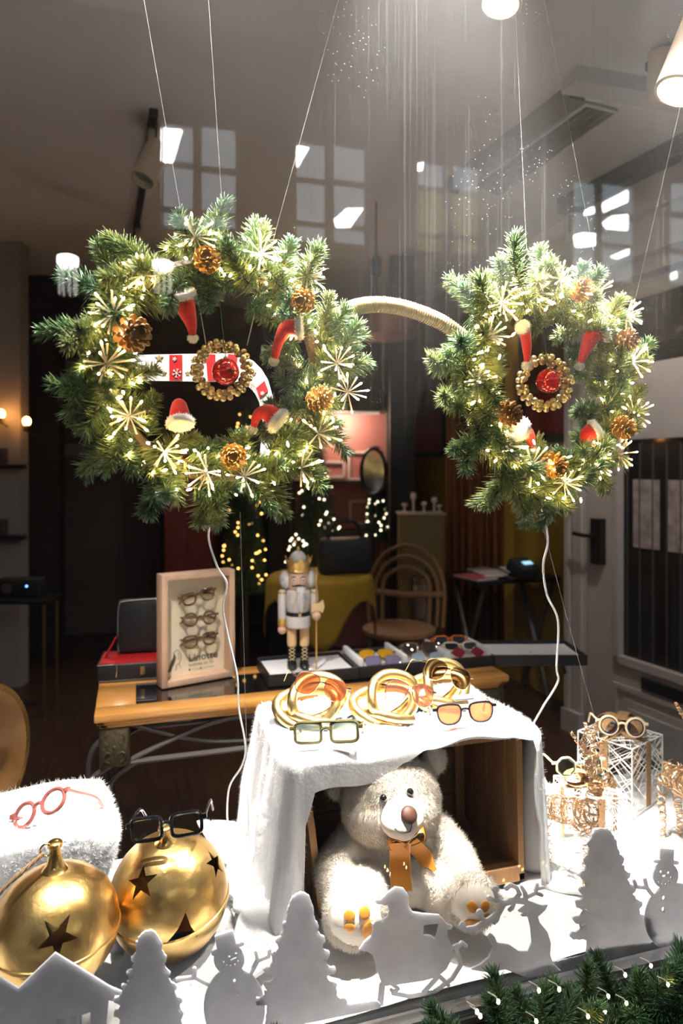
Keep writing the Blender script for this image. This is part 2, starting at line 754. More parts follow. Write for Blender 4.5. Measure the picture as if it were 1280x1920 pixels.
mb = MB()
dwbox(mb, 0, 1.5, -.12, -.02, 2.40, 2.97)
dwbox(mb, 0, .13, -.12, 0, 0, 2.40)
obox(mb, (2.336, 3.291), (2.60, 3.33), .03, 0, 2.97, 1)
ew = mb.build('wall_entrance', m_beige, smooth=False)
tag(ew, 'warm grey painted wall around the entrance door', kind='structure')
t = thing('trim_1', 'moulded warm grey casing of the entrance door', None, DW(0, 0, 0), kind='structure')
mb = MB()
dwbox(mb, .0, .035, -.02, .03, .12, 2.40)
mb.build('casing_edge', m_beige, t, True, smooth=False)
mb = MB()
dwbox(mb, .05, .115, -.02, .018, .12, 2.40)
mb.build('casing_board', m_beige, t, True, smooth=False)
mb = MB()
dwbox(mb, -.01, .13, -.02, .045, 0, .12)
mb.build('plinth_block', m_beige, t, True, smooth=False)
for (z0, z1, n1) in ((2.40, 2.46, .03), (2.50, 2.53, .02), (2.70, 2.76, .025)):
    mb = MB()
    dwbox(mb, 0, 1.5, -.03, n1, z0, z1)
    mb.build('lintel_moulding', m_beige, t, True, smooth=False)
mb = MB()
dwbox(mb, -.02, 1.5, -.03, .06, 2.88, 2.965)
mb.build('curtain_rail', m_black, t, True, smooth=False)

# entrance door
t = thing('door_1', 'warm grey entrance door with a tall dark glass panel', None, DW(.14, 0, 0), kind='structure')
def dpart(nm, s0, s1, n0, n1, z0, z1, m):
    mb_ = MB()
    dwbox(mb_, s0, s1, n0, n1, z0, z1)
    return mb_.build(nm, m, t, True, smooth=False)
dpart('stile', .14, .36, -.05, -.005, .02, 2.38, m_beige)
dpart('stile_bead', .345, .375, -.03, .012, .46, 2.30, m_beige)
dpart('bottom_rail', .36, 1.2, -.05, -.005, .02, .47, m_beige)
dpart('rail_bead', .345, 1.2, -.03, .012, .46, .50, m_beige)
dpart('panel_moulding', .33, 1.2, -.02, .008, .33, .355, m_beige)
dpart('panel_moulding', .33, .355, -.02, .008, .04, .33, m_beige)
dpart('recessed_panel', .40, 1.2, -.02, .004, .06, .29, m_beige)
dpart('top_rail', .36, 1.2, -.05, -.005, 2.30, 2.38, m_beige)
dpart('reflected_band', .36, 1.2, -.05, -.008, 1.60, 1.97, M('reflection_grey', (.40, .36, .34), .5))  # pale band of a street reflection on the door glass, put into the colour
g = dpart('glass_panel', .36, 1.2, -.035, -.025, .48, 2.32, M('smoked_glass', (.022, .018, .017), .06))
lk = dpart('lock_case', .205, .275, -.01, .035, .95, 1.19, m_black)
mb = MB()
mb.tube([DW(.235, .03, 1.10), DW(.235, .075, 1.10), DW(.20, .08, 1.10), DW(.13, .08, 1.105)], .011, 8)
mb.build('lever_handle', m_black, lk, True)
dpart('letter_slot', .52, .78, -.01, .012, .375, .43, m_black)
dpart('cat_flap', .43, .75, -.01, .012, .05, .25, M('pale_film', (.48, .47, .46), .3))
for i, (s0, s1) in enumerate(((.44, .60), (.65, .80))):
    pz = dpart('paper_notice', s0, s1, -.024, -.02, 1.06, 1.40, M('notice_paper', (.40, .345, .32), .7, var=(.22, .16, .14), vscale=18))
# beyond the glass: folds of a dark brown curtain
mb = MB()
for i in range(10):
    c = DW(.40 + i * .08, -.022, 1.4)
    mb.tube([DW(.40 + i * .08, -.024, .5), DW(.40 + i * .08, -.024, 1.58)], .006, 6)
mb.build('curtain_fold', M('dark_curtain', (.04, .035, .032), .8), t, True)

# ceiling features: slotted air vent, a shadow gap and a cross board
t = thing('ceiling_vent', 'long dark grey air vent let into the pale ceiling', 'vent', PH(1000, 270, ZC), kind='structure')
q = [PH(1098, 190, ZC), PH(1157, 204, ZC), PH(936, 364, ZC), PH(888, 342, ZC)]
mb = MB().hexa([Vector((p.x, p.y, ZC - .012)) for p in q] + [Vector((p.x, p.y, ZC + .01)) for p in q])
mb.build('vent_slot', M('vent_grey', (.20, .185, .18), .6), t, True, smooth=False)
for k in (0, 1, 2, 3):
    a0, a1 = q[k], q[(k + 1) % 4]
    MB().tube([Vector((a0.x, a0.y, ZC - .012)), Vector((a1.x, a1.y, ZC - .012))], .008, 4).build('vent_rim', m_ceil, t, True, smooth=False)
for k in range(3):
    f_ = (k + 1) / 4
    a0, a1 = q[0].lerp(q[1], f_), q[3].lerp(q[2], f_)
    MB().tube([Vector((a0.x, a0.y, ZC - .014)), Vector((a1.x, a1.y, ZC - .014))], .004, 4).build('vent_blade', M('vent_blade', (.26, .24, .235), .5), t, True, smooth=False)
q = [PH(1078, 150, ZC), PH(1084, 168, ZC), PH(842, 352, ZC), PH(850, 330, ZC)]
mb = MB()
a, b = PH(1082, 158, ZC), PH(846, 340, ZC)
mb.strip([Vector((a.x, a.y, ZC - .03)), Vector((b.x, b.y, ZC - .03))], (1, 0, 0), .075, .06)
tr = mb.build('trim_2', M('shadow_gap', (.30, .28, .275), .8), smooth=False)
tag(tr, 'grey batten running along the ceiling beside the vent', kind='structure')
a, b = PH(1066, 134, ZC), PH(1300, 172, ZC)
mb = MB().strip([Vector((a.x, a.y, ZC - .03)), Vector((b.x + .3, b.y, ZC - .03))], (0, 1, 0), .10, .06)
tr = mb.build('trim_3', M('ceiling_board', (.72, .69, .67), .8), smooth=False)
tag(tr, 'pale board crossing the ceiling above the door', kind='structure')

# shop window
win = thing('window_1', 'large clear shop window pane with wiping streaks and dust', None, (.4, YG, ZF), kind='structure')
mb = MB().box((.4, YG, 1.85), (6.4, .006, 2.64))
pane = mb.build('pane', pane_material(), win, True, smooth=False)
pane.data.materials.append(clear('clean_glass', (1, 1, 1), .045))
for pg in pane.data.polygons:
    pg.material_index = 0 if pg.normal.y > .5 else 1
m_alu = M('window_bead', (.55, .55, .54), .35, .6)
m_sillw = M('varnished_sill', (.30, .17, .08), .5, var=(.2, .11, .05), vscale=8, stretch=(1, 6, 6))
MB().box((.4, YG - .010, .536), (6.4, .026, .010)).build('glazing_bead', m_alu, win, True, smooth=False)
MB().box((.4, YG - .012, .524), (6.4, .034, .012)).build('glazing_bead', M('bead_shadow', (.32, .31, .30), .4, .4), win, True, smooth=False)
MB().box((.4, YG - .014, .510), (6.4, .042, .014)).build('gasket', m_blackm, win, True, smooth=False)
MB().box((.4, YG - .024, .486), (6.4, .07, .034)).build('bottom_rail', m_sillw, win, True, smooth=False)
MB().box((.4, YG - .12, .45), (6.4, .30, .03)).build('outer_sill', m_blackm, win, True, smooth=False)
MB().box((.4, YG - .02, .22), (6.4, .10, .43)).build('base_panel', m_blackm, win, True, smooth=False)

# display platform behind the glass
pf = thing('trim_4', 'white painted display platform behind the shop window', None, (.4, 1.37, 0), kind='structure')
MB().box((.4, 1.375, .525), (4.2, .60, .03)).build('platform_top', M('platform_white', (.74, .72, .68), .6), pf, True, smooth=False)
MB().box((.4, 1.66, .255), (4.2, .02, .51)).build('platform_back', m_backwall, pf, True, smooth=False)

# the street front across the road, seen only as a reflection in the pane
YV = 8.12
YF = 2 * YG - YV


def FV(px, py):
    v = PY(px, py, YV)
    return Vector((v.x, YF, v.z))

wf = MB().box((1.5, YF - .15, 3.2), (16, .1, 7)).build('wall_opposite', M('street_front', (.06, .055, .055), .8), smooth=False)
tag(wf, 'dark house front across the street', kind='structure')
m_pane = emission('lit_pane_pale', (.64, .76, .85), 1.0)
m_pane2 = emission('lit_pane_green', (.62, .66, .22), .55)
m_panel = emission('office_light', (.93, .97, 1.0), 22)
m_sash = M('sash_dark', (.10, .10, .11), .6)
m_rail = emission('lit_balcony', (.8, .9, 1.0), .6)
fac = [  # left px, right px, row limits (top ... bottom)
    (302, 362, (228, 305, 392, 432), m_pane), (378, 442, (232, 317, 400, 432), m_pane),
    (556, 610, (262, 336, 418, 458), m_pane), (626, 684, (268, 342, 424, 462), m_pane),
    (784, 832, (300, 352, 440, 476), m_pane2), (850, 898, (306, 360, 444, 480), m_pane2),
    (1076, 1116, (335, 392, 452, 536), m_pane), (1130, 1188, (340, 400, 460, 532), m_pane), (1240, 1296, (335, 400, 470, 536), m_pane),
]
for i, (x0, x1, rows, mp_) in enumerate(fac):
    c = FV((x0 + x1) / 2, (rows[0] + rows[-1]) / 2)
    w = thing('window_%d' % (i + 2), 'lit sash window in the house front across the street', None, c, kind='structure', group='windows across the street')
    for k in range(len(rows) - 1):
        a, b = FV(x0, rows[k] + 3), FV(x1, rows[k + 1] - 3)
        MB().box(((a.x + b.x) / 2, YF - .05, (a.z + b.z) / 2), (abs(b.x - a.x), .02, abs(a.z - b.z))).build('pane', mp_ if not (mp_ is m_pane2 and k == 0) else m_pane, w, True, smooth=False)
    a, b = FV(x0 - 4, rows[0] - 2), FV(x1 + 4, rows[-1] + 2)
    mb = MB()
    zc_, xc_ = (a.z + b.z) / 2, (a.x + b.x) / 2
    mb.box((a.x, YF - .04, zc_), (.05, .08, abs(a.z - b.z)))
    mb.box((b.x, YF - .04, zc_), (.05, .08, abs(a.z - b.z)))
    mb.box((xc_, YF - .04, a.z), (abs(a.x - b.x), .08, .05))
    mb.box((xc_, YF - .04, b.z), (abs(a.x - b.x), .08, .05))
    mb.build('window_frame', m_sash, w, True, smooth=False)
# ceiling light panels of the offices over the road
lamps = [[(301, 238), (342, 242), (324, 303), (300, 300)], [(553, 272), (580, 275), (560, 310), (552, 308)],
         [(628, 410), (650, 390), (682, 390), (658, 424), (632, 424)], [(782, 306), (796, 302), (792, 318), (782, 320)],
         [(1131, 380), (1178, 355), (1178, 377), (1134, 396)], [(1132, 416), (1150, 404), (1179, 402), (1178, 430), (1140, 427)],
         [(1076, 440), (1092, 436), (1118, 437), (1118, 459), (1082, 462)], [(1098, 394), (1114, 386), (1116, 398), (1098, 402)],
         [(1147, 480), (1180, 466), (1180, 476), (1160, 484)], [(1246, 520), (1270, 508), (1270, 520), (1252, 524)]]
LAMPLAB = ['tall white light panel reflected beside the cream track spotlight', 'small white light panel reflected above the gap between the wreaths',
           'broad slanted light panel reflected above the rope bridge', 'tiny light panel reflected in the yellowish window',
           'uppermost long slanted light panel reflected over the door frame', 'second light panel below the long slanted one over the door frame',
           'wide low light panel reflected just above the second wreath', 'small pointed light panel beside the long slanted one',
           'thin slanted light panel reflected lowest over the door casing', 'faint light panel reflected in the outermost window']
for i, pl in enumerate(lamps):
    pts = [FV(*p) for p in pl]
    c = sum(pts, Vector()) / len(pts)
    me = curve_mesh([[(p.x - c.x, p.z - c.z) for p in pts]], .02)
    o = link('office_light_panel', me, m_panel)
    o.location = (c.x, YF - .03, c.z)
    o.rotation_euler = (PI / 2, 0, 0)
    tag(o, LAMPLAB[i], 'light panel', 'office lights across the street')

# two tubular lanterns over the street, also seen in the glass
for i, (x, y0, y1, lab) in enumerate(((127, 480, 552, 'glass tube lantern reflected beside the edge of the big wreath'),
                                      (305, 490, 548, 'glass tube lantern reflected over the upper part of the big wreath'))):
    v0, v1 = PY(x, y0, 4.4), PY(x, y1, 4.4)
    yy = 2 * YG - 4.4
    h = v0.z - v1.z
    t = thing('street_lantern', lab, 'lantern', (v0.x, yy, v1.z), group='street lanterns')
    MB().lathe([(.055, h * .72), (.062, h * .80), (.062, h * .97), (.05, h)], 20).build('lit_head', emission('lantern_light', (1, .97, .93), 13), t)
    for k in range(9):
        a = 2 * PI * k / 9
        MB().tube([(.05 * math.cos(a), .05 * math.sin(a), 0), (.05 * math.cos(a), .05 * math.sin(a), h * .75)], .006, 6).build(
            'glass_rod', emission('lantern_rod', (1, .95, .9), 1.6), t)
    MB().lathe([(.03, h), (.03, h + .04), (.012, h + .05)], 16).build('socket', m_blackm, t)
    MB().tube([(0, 0, h + .04), (0, 0, 6.2 - v1.z)], .006, 6).build('cord', m_blackm, t)
MB().tube([(-3, 2 * YG - 4.4, 6.2), (4, 2 * YG - 4.4, 6.2)], .02, 6).build('overhead_cable', m_blackm)
tag(bpy.data.objects['overhead_cable'], 'dark cable spanning the street above the lanterns', 'cable')
for xx in (-3, 4):
    o = MB().tube([(xx, 2 * YG - 4.4, -.02), (xx, 2 * YG - 4.4, 6.25)], .05, 10).build('cable_post', m_blackm)
    tag(o, 'dark steel street post holding the %s end of the lantern cable' % ('near' if xx < 0 else 'far'), 'post')

# ---------------------------------------------------------------- spotlights
m_lampcream = M('lamp_cream', (.66, .53, .40), .45)
m_lampin = M('lamp_inside', (.45, .44, .46), .3, .8)


def spotlight(label, head, aim, power, size=.055, length=.17, lens_e=60, angle=75, on=True, blend=.6, stem_to=None, col=(1, .95, .89)):
    head, aim = Vector(head), Vector(aim)
    d = nd(aim - head)
    t = thing('track_spotlight', label, 'spotlight', head, group='ceiling spotlights')
    R = d.to_track_quat('Z', 'Y').to_matrix().to_4x4()
    MB().lathe([(0.0, -length), (size * .75, -length), (size, -length * .9), (size, 0), (size * .86, .002), (size * .8, -.02), (0, -.021)], 28, R).build('lamp_head', m_lampcream, t)
    MB().lathe([(size * .78, -.019), (size * .5, -.014), (0.0005, -.013)], 24, R).build('lens', emission('lamp_lens_%d' % lens_e, (1, .95, .88), lens_e) if on else m_lampin, t)
    top = Vector((head.x, head.y, ZC)) if stem_to is None else Vector(stem_to)
    back = -d * (length * .6)
    jn = Vector((back.x * .8, back.y * .8, back.z + size * 1.3))
    MB().tube([back, jn, jn.lerp(top - head, .5), top - head], [.012, .014, .014, .014], 10).build('stem', m_lampcream, t)
    MB().rbox(top - head + Vector((0, 0, -.018)), (.045, .12, .034), .006).build('adapter', m_black, t)
    if on:
        ld = bpy.data.lights.new('spot_beam', 'SPOT')
        ld.energy = power
        ld.color = col
        ld.spot_size = math.radians(angle)
        ld.spot_blend = blend
        ld.shadow_soft_size = size * .7
        lo = bpy.data.objects.new('spot_beam', ld)
        COL.objects.link(lo)
        lo.parent = t
        lo.location = d * .03
        lo.rotation_euler = (-d).to_track_quat('Z', 'Y').to_euler()
    return t


h1 = P(938, 8, 1.50)
spotlight('lit spotlight shining at the top edge above the second wreath', h1, P(700, 1500, 1.32), SPOT_POWER * .38, .046, .14, 60, 62)
h2 = P(1272, 172, 1.43)
spotlight('cream spotlight in the upper corner shining down past the door', h2, P(735, 1500, 1.35), SPOT_POWER * .24, .050, .20, 60, 46,
          stem_to=Vector((h2.x + .06, h2.y + .03, ZC)))
spotlight('display spotlight close to the glass above the bear', (.50, 1.095, 2.80), (.52, 1.27, .7), SPOT_POWER * 2.5, .055, .15, 60, 44, blend=.7)
spotlight('added fill spotlight close to the glass above the felt reindeer', (1.0, 1.10, 2.80), (.86, 1.17, .6), SPOT_POWER * .62, .055, .15, 60, 25, blend=.8)  # narrow unseen spot added to whiten the front cotton
spotlight('display spotlight close to the glass above the gold bells', (-.20, 1.12, 2.80), (.05, 1.28, .7), SPOT_POWER * .62, .055, .15, 60, 70)
# unlit track deeper in the shop
ta, tb = Vector((.085, 2.98, ZC)), Vector((-.03, 5.6, ZC))
o = MB().strip([ta + Vector((0, 0, -.016)), tb + Vector((0, 0, -.016))], (1, 0, 0), .034, .032).build('lighting_track', m_black, smooth=False)
tag(o, 'black lighting track running back across the ceiling', 'track')
s1 = ta.lerp(tb, .04)
spotlight('cream spotlight nearest the glass on the ceiling track', P(268, 338, 2.75), P(200, 480, 2.62), 0, .05, .19, 0, on=False, stem_to=s1 + Vector((0, 0, -.03)))
sd3 = Vector((1.85, 2.05, 2.80))  # extra lamp off the track, added to brighten the door wall
spotlight('added fill spotlight above the entrance side of the shop', sd3, (2.42, 2.85, .8), SPOT_POWER * .12, .05, .17, 60, 62)
s2 = ta.lerp(tb, .52)
spotlight('cream spotlight deeper along the track, half behind the big wreath', s2 + Vector((.0, -.15, -.33)), s2 + Vector((-.1, -.5, -1.3)), ROOM_POWER, .05, .19, 6, 100, stem_to=s2 + Vector((0, 0, -.03)))
# ---------------------------------------------------------------- wreaths
nrng = np.random.default_rng(11)
for k in list(MATS):
    pass


def needle_material(name, cols):
    m = bpy.data.materials.new(name)
    m.use_nodes = True
    nt = m.node_tree
    b = nt.nodes['Principled BSDF']
    b.inputs['Roughness'].default_value = .30
    b.inputs['Specular IOR Level'].default_value = .6
    oi = nt.nodes.new('ShaderNodeObjectInfo')
    tc = nt.nodes.new('ShaderNodeTexCoord')
    nz = nt.nodes.new('ShaderNodeTexNoise')
    nz.inputs['Scale'].default_value = 70
    nt.links.new(tc.outputs['Object'], nz.inputs['Vector'])
    ad = nt.nodes.new('ShaderNodeMath')
    ad.operation = 'MULTIPLY_ADD'
    ad.inputs[1].default_value = .45
    nt.links.new(oi.outputs['Random'], ad.inputs[0])
    sc = nt.nodes.new('ShaderNodeMath')
    sc.operation = 'MULTIPLY_ADD'
    sc.inputs[1].default_value = 1.1
    sc.inputs[2].default_value = -.28
    nt.links.new(nz.outputs['Fac'], sc.inputs[0])
    nt.links.new(sc.outputs[0], ad.inputs[2])
    rp = nt.nodes.new('ShaderNodeValToRGB')
    el = rp.color_ramp.elements
    el[0].position, el[0].color = 0.0, (*cols[0], 1)
    el[1].position, el[1].color = 1.0, (*cols[-1], 1)
    for i, c in enumerate(cols[1:-1]):
        e = el.new((i + 1) / (len(cols) - 1))
        e.color = (*c, 1)
    nt.links.new(ad.outputs[0], rp.inputs[0])
    nt.links.new(rp.outputs[0], b.inputs['Base Color'])
    MATS[name] = m
    return m


m_needle = needle_material('fir_needles', [(.035, .105, .06), (.08, .18, .09), (.18, .27, .10), (.27, .31, .10), (.30, .40, .27)])
m_garland = needle_material('garland_needles', [(.018, .055, .02), (.03, .085, .03), (.05, .12, .045), (.07, .14, .05)])
m_bulb = emission('fairy_bulb', (1.0, .66, .26), 52)
m_rod = clear('clear_rod', (.95, .92, .86), .10, haze=.5)
m_cone = M('pine_cone_scale', (.25, .13, .05), .5, var=(.42, .25, .09), vscale=60)
m_conegold = M('gilded_cone_scale', (.48, .26, .06), .35, .55, var=(.62, .40, .13), vscale=60)
m_twig = M('twig_wire', (.10, .07, .04), .6)
m_thread = M('nylon_thread', (.55, .52, .50), .4)
m_cablew = M('white_cable', (.80, .79, .78), .45)


def branch_mesh(seed, n=300, nl=.026, w=.0009, rows=1.0):
    rng = np.random.default_rng(seed)
    bend = rng.normal(size=2) * .16
    t = np.linspace(0, 1, 9)
    S = np.stack([bend[0] * t ** 2, bend[1] * t ** 2, t], axis=1) * .1
    tt = rng.random(n) ** .8
    tt[: n // 8] = .9 + .1 * rng.random(n // 8)
    i = np.minimum((tt * 8).astype(int), 7)
    f = (tt * 8 - i)[:, None]
    base = S[i] * (1 - f) + S[i + 1] * f
    T = S[i + 1] - S[i]
    T /= np.linalg.norm(T, axis=1, keepdims=True)
    p = rng.normal(size=(n, 3))
    p -= T * np.sum(p * T, axis=1, keepdims=True)
    p /= np.linalg.norm(p, axis=1, keepdims=True)
    ang = np.radians(rng.uniform(38, 68, n) - 22 * np.maximum(0, tt - .7) / .3)[:, None]
    L = (nl * rng.uniform(.7, 1.25, n) * (1 - .3 * tt ** 3))[:, None]
    d = T * np.cos(ang) + p * np.sin(ang)
    tip = base + d * L + rng.normal(size=(n, 3)) * .0014
    V, Tr = spikes(base, tip, np.full(n, w), rng)
    me = np_mesh('fir_branch', V, Tr)
    bm = bmesh.new()
    bm.from_mesh(me)
    sm = MB().tube([tuple(x) for x in S], [.0022] * 8 + [.001], 5)
    off = [bm.verts.new(v) for v in sm.v]
    for fc in sm.f:
        try:
            fce = bm.faces.new([off[q] for q in fc])
            fce.material_index = 1
            fce.smooth = True
        except ValueError:
            pass
    bm.to_mesh(me)
    bm.free()
    return me


BR = [branch_mesh(100 + i, 270, .031, .00105) for i in range(9)]
for me in BR:
    me.materials.append(m_needle)
    me.materials.append(m_twig)


def burst_meshes(seed):
    rng = random.Random(seed)
    rods, tips = MB(), MB()
    n = 13
    for k in range(n):
        a = 2 * PI * k / n + rng.uniform(-.15, .15)
        e = rng.uniform(.0, .5) if k % 3 else rng.uniform(.5, 1.0)
        d = Vector((math.cos(a) * math.cos(e), -math.sin(e), math.sin(a) * math.cos(e)))
        L = rng.uniform(.030, .038)
        rods.tube([d * .002, d * L], [.0009, .0019], 6)
        if k % 3 != 1:
            tips.tube([d * (L - .001), d * (L + .002), d * (L + .0045)], [.0013, .0017, .0005], 6)
    return rods.mesh('starburst_light'), tips.mesh('starburst_bulb')


BURST = [burst_meshes(i) for i in range(4)]
for a, b in BURST:
    a.materials.append(m_rod)
    b.materials.append(m_bulb)
BULB = MB().tube([(0, 0, -.004), (0, 0, 0), (0, 0, .003), (0, 0, .006)], [.001, .0020, .0020, .0005], 6).mesh('fairy_bulb')
BULB.materials.append(m_bulb)


def cone_mesh(seed, open_=1.0):
    rng = random.Random(seed)
    mb = MB()
    n = 58
    for i in range(n):
        f = i / (n - 1)
        a = i * 2.39996
        z = -.022 + .040 * f
        r = .024 * math.sin(PI * (.12 + .80 * f)) ** .8
        tilt = (-.25 + 1.25 * f) * open_
        rad = Vector((math.cos(a), math.sin(a), 0))
        out = nd(rad * math.cos(tilt) + Vector((0, 0, 1)) * math.sin(tilt))
        side = Vector((-math.sin(a), math.cos(a), 0))
        nn = out.cross(side)
        b0 = rad * .004 + Vector((0, 0, z))
        L = max(r, .007)
        w = .0095 * (1 - .35 * f) * rng.uniform(.85, 1.15)
        th = .0016
        pts = []
        for (l, ww, tk) in ((0, .35, 1), (.65, .95, 1), (.95, .75, 1.8), (1.05, .25, 1.4)):
            for (sx_, sz_) in ((-1, -1), (1, -1), (1, 1), (-1, 1)):
                pts.append(b0 + out * (L * l) + side * (sx_ * w * ww * .62) + nn * (sz_ * th * tk * .5))
        fs_ = []
        for q in range(3):
            for k in range(4):
                k2 = (k + 1) % 4
                fs_.append((q * 4 + k, q * 4 + k2, q * 4 + 4 + k2, q * 4 + 4 + k))
        fs_.append((12, 13, 14, 15))
        mb.add(pts, fs_)
    mb.tube([(0, 0, -.022), (0, 0, .016)], .006, 6)
    return mb.mesh('pine_cone', True, 30)


CONES = [cone_mesh(1), cone_mesh(2), cone_mesh(3, .8)]
CONES[0].materials.append(m_cone)
CONES[1].materials.append(m_conegold)
CONES[2].materials.append(m_conegold)


class Wr:
    pass


def wreath(name_label, c, phi, R0, Rout, seed):
    rng = random.Random(seed)
    w = Wr()
    w.c = Vector(c)
    rz = math.radians(phi - 17)
    w.t = thing('fir_wreath', name_label, 'wreath', w.c, (0, 0, rz), group='lit fir wreaths')
    w.Q = Matrix.Rotation(rz, 3, 'Z')
    w.n = w.Q @ Vector((0, -1, 0))     # towards the street
    w.z = (w.c - CAMP).dot(FW)
    t = w.t
    ring = [Vector((R0 * math.cos(2 * PI * k / 48), 0, R0 * math.sin(2 * PI * k / 48))) for k in range(48)]
    MB().tube(ring, .012, 8, closed=True).build('wreath_ring', m_twig, t)

    def br(th, r, y, beta, gam, L, inward=False):
        rad = Vector((math.cos(th), 0, math.sin(th)))
        tan = Vector((-math.sin(th), 0, math.cos(th)))
        d = nd(rad * math.cos(beta) + tan * math.sin(beta) + Vector((0, -1, 0)) * gam)
        o = bpy.data.objects.new('fir_branch', rng.choice(BR))
        COL.objects.link(o)
        o.parent = t
        o.location = rad * r + Vector((0, y, 0))
        q = d.to_track_quat('Z', 'Y') @ Quaternion((0, 0, 1), rng.uniform(0, 6.28))
        o.rotation_mode = 'QUATERNION'
        o.rotation_quaternion = q
        s = L / .1
        o.scale = (rng.uniform(.95, 1.2), rng.uniform(.95, 1.2), s)
    no = 15
    for i in range(no):                      # leaning outwards: the lobes of the outline
        th = 2 * PI * (i + rng.uniform(-.25, .25)) / no
        for j in range(2):
            br(th + rng.uniform(-.07, .07), R0 + .008, rng.uniform(-.02, .02), rng.uniform(.15, .75) * (1 if j else -.25), rng.uniform(-.1, .35),
               (Rout - R0) * rng.uniform(.95, 1.22))
    for i in range(52):                      # along the ring, towards the viewer
        th = 2 * PI * (i + rng.uniform(-.3, .3)) / 52
        br(th, R0 + rng.uniform(-.03, .03), rng.uniform(-.02, .0), rng.uniform(.7, 2.2), rng.uniform(.3, .9), rng.uniform(.07, .095))
    for i in range(30):                      # short ones into the opening
        th = 2 * PI * (i + rng.uniform(-.3, .3)) / 30
        br(th, R0 - .015, rng.uniform(-.015, .02), PI + rng.uniform(-1.15, 1.15), rng.uniform(-.1, .4), rng.uniform(.045, .066))
    return w


def WPt(w, px, py, off=0.0):
    """point on the wreath plane under a pixel, moved by off towards the street"""
    r = ray(px, py)
    k = (w.c - CAMP).dot(w.n) / r.dot(w.n)
    return CAMP + r * k + w.n * off


def put(w, name, me, px, py, off, rot=None, s=1.0):
    o = bpy.data.objects.new(name, me)
    COL.objects.link(o)
    o.parent = w.t
    p = WPt(w, px, py, off)
    o.location = w.Q.transposed() @ (p - w.c)
    if rot is not None:
        o.rotation_euler = rot
    o.scale = (s, s, s)
    return o


def dress(w, bursts, cones, seed, nb, R0, Rout):
    rng = random.Random(seed)
    for i, (x, y) in enumerate(bursts):
        a, b = BURST[i % 4]
        o = put(w, 'starburst_light', a, x, y, rng.uniform(.046, .062), (rng.uniform(-.5, .5), rng.uniform(0, 6), rng.uniform(-.6, .6)), rng.uniform(.9, 1.1))
        k = bpy.data.objects.new('starburst_bulb', b)
        COL.objects.link(k)
        k.parent = o
    for i, (x, y, s, g) in enumerate(cones):
        o = put(w, 'pine_cone', CONES[g], x, y, .068, (PI / 2 + rng.uniform(-.5, .5), rng.uniform(-.5, .5), rng.uniform(-.6, .6)), s * .86)
    for i in range(nb):
        th = 2 * PI * (i + rng.random()) / nb
        r = rng.uniform(R0 - .05, R0 + (Rout - R0) * .55)
        o = bpy.data.objects.new('fairy_bulb', BULB)
        COL.objects.link(o)
        o.parent = w.t
        o.location = (r * math.cos(th), -rng.uniform(.008, .066), r * math.sin(th))
        o.rotation_euler = (rng.uniform(0, 6), rng.uniform(0, 6), 0)


WA = wreath('big lit fir wreath with a candy-striped band behind its opening', P(408, 694, 1.17), 22, .180, .250, 5)
WB = wreath('lit fir wreath hanging in front of the mustard wall and door', P(1014, 725, 1.33), 28, .182, .250, 9)
dress(WA, [(475, 492), (262, 530), (207, 605), (196, 690), (238, 785), (580, 815), (442, 893), (375, 885), (628, 742), (355, 462), (545, 878),
           (300, 848), (610, 690), (560, 530)],
      [(374, 508, .95, 1), (545, 580, .9, 1), (241, 640, 1.25, 0), (575, 755, 1.0, 1), (421, 858, .95, 1)], 3, 92, .180, .258)
dress(WB, [(1014, 535), (1078, 560), (880, 640), (1128, 600), (1146, 685), (862, 720), (1148, 780), (912, 838), (1018, 905), (1078, 868), (962, 872),
           (1122, 852), (905, 580), (970, 560)],
      [(1040, 558, 1.0, 1), (1123, 648, 1.0, 0), (907, 780, 1.0, 0), (1117, 805, 1.0, 1), (990, 872, 1.05, 1)], 4, 92, .182, .262)


def pxline(a, b, z, toz=None):
    """pixel line a->b at depth z, prolonged to the ceiling when toz is set"""
    if toz is not None:
        yt = HZ - (toz - CAMH) / z * F
        f_ = (yt - a[1]) / (b[1] - a[1])
        b = (a[0] + (b[0] - a[0]) * f_, yt)
    return [P(a[0], a[1], z), P(b[0], b[1], z)]


for (w, a, b) in ((WA, (338, 392), (270, 0)), (WA, (418, 410), (391, 0)), (WA, (512, 450), (634, 0)),
                  (WB, (987, 470), (972, 150)), (WB, (1112, 470), (1020, 0)), (WB, (1172, 640), (1282, 170))):
    MB().tube(pxline(a, b, w.z, ZC), .00034, 5).build('hanging_thread', m_thread, w.t, True)


def cable_px(pts, zs, r, w, name):
    n = len(pts)
    Z = [zs[0] + (zs[1] - zs[0]) * i / (n - 1) for i in range(n)]
    MB().tube(smooth_path([P(p[0], p[1], z) for p, z in zip(pts, Z)], 5), r, 7).build(name, m_cablew, w.t, True)


cable_px([(402, 930), (393, 985), (392, 1015), (408, 1065), (425, 1095), (418, 1140), (428, 1195), (445, 1270), (447, 1325), (460, 1400),
          (452, 1438), (430, 1475), (426, 1530), (432, 1562)], (1.19, 1.60), .0021, WA, 'power_cable')
cable_px([(1012, 940), (1027, 1010), (1018, 1060), (1025, 1115), (1046, 1165), (1043, 1250), (1045, 1280), (1015, 1330), (993, 1378), (1005, 1425),
          (1028, 1475)], (1.33, 1.85), .0024, WB, 'power_cable')
MB().tube([P(450, 960, 1.19), P(462, 1400, 1.30), P(470, 1690, 1.40)], .00042, 5).build('anchor_thread', m_thread, WA.t, True)
MB().tube([P(1012, 965, 1.34), P(1060, 1150, 1.45), P(1122, 1372, 1.72)], .00042, 5).build('anchor_thread', m_thread, WB.t, True)

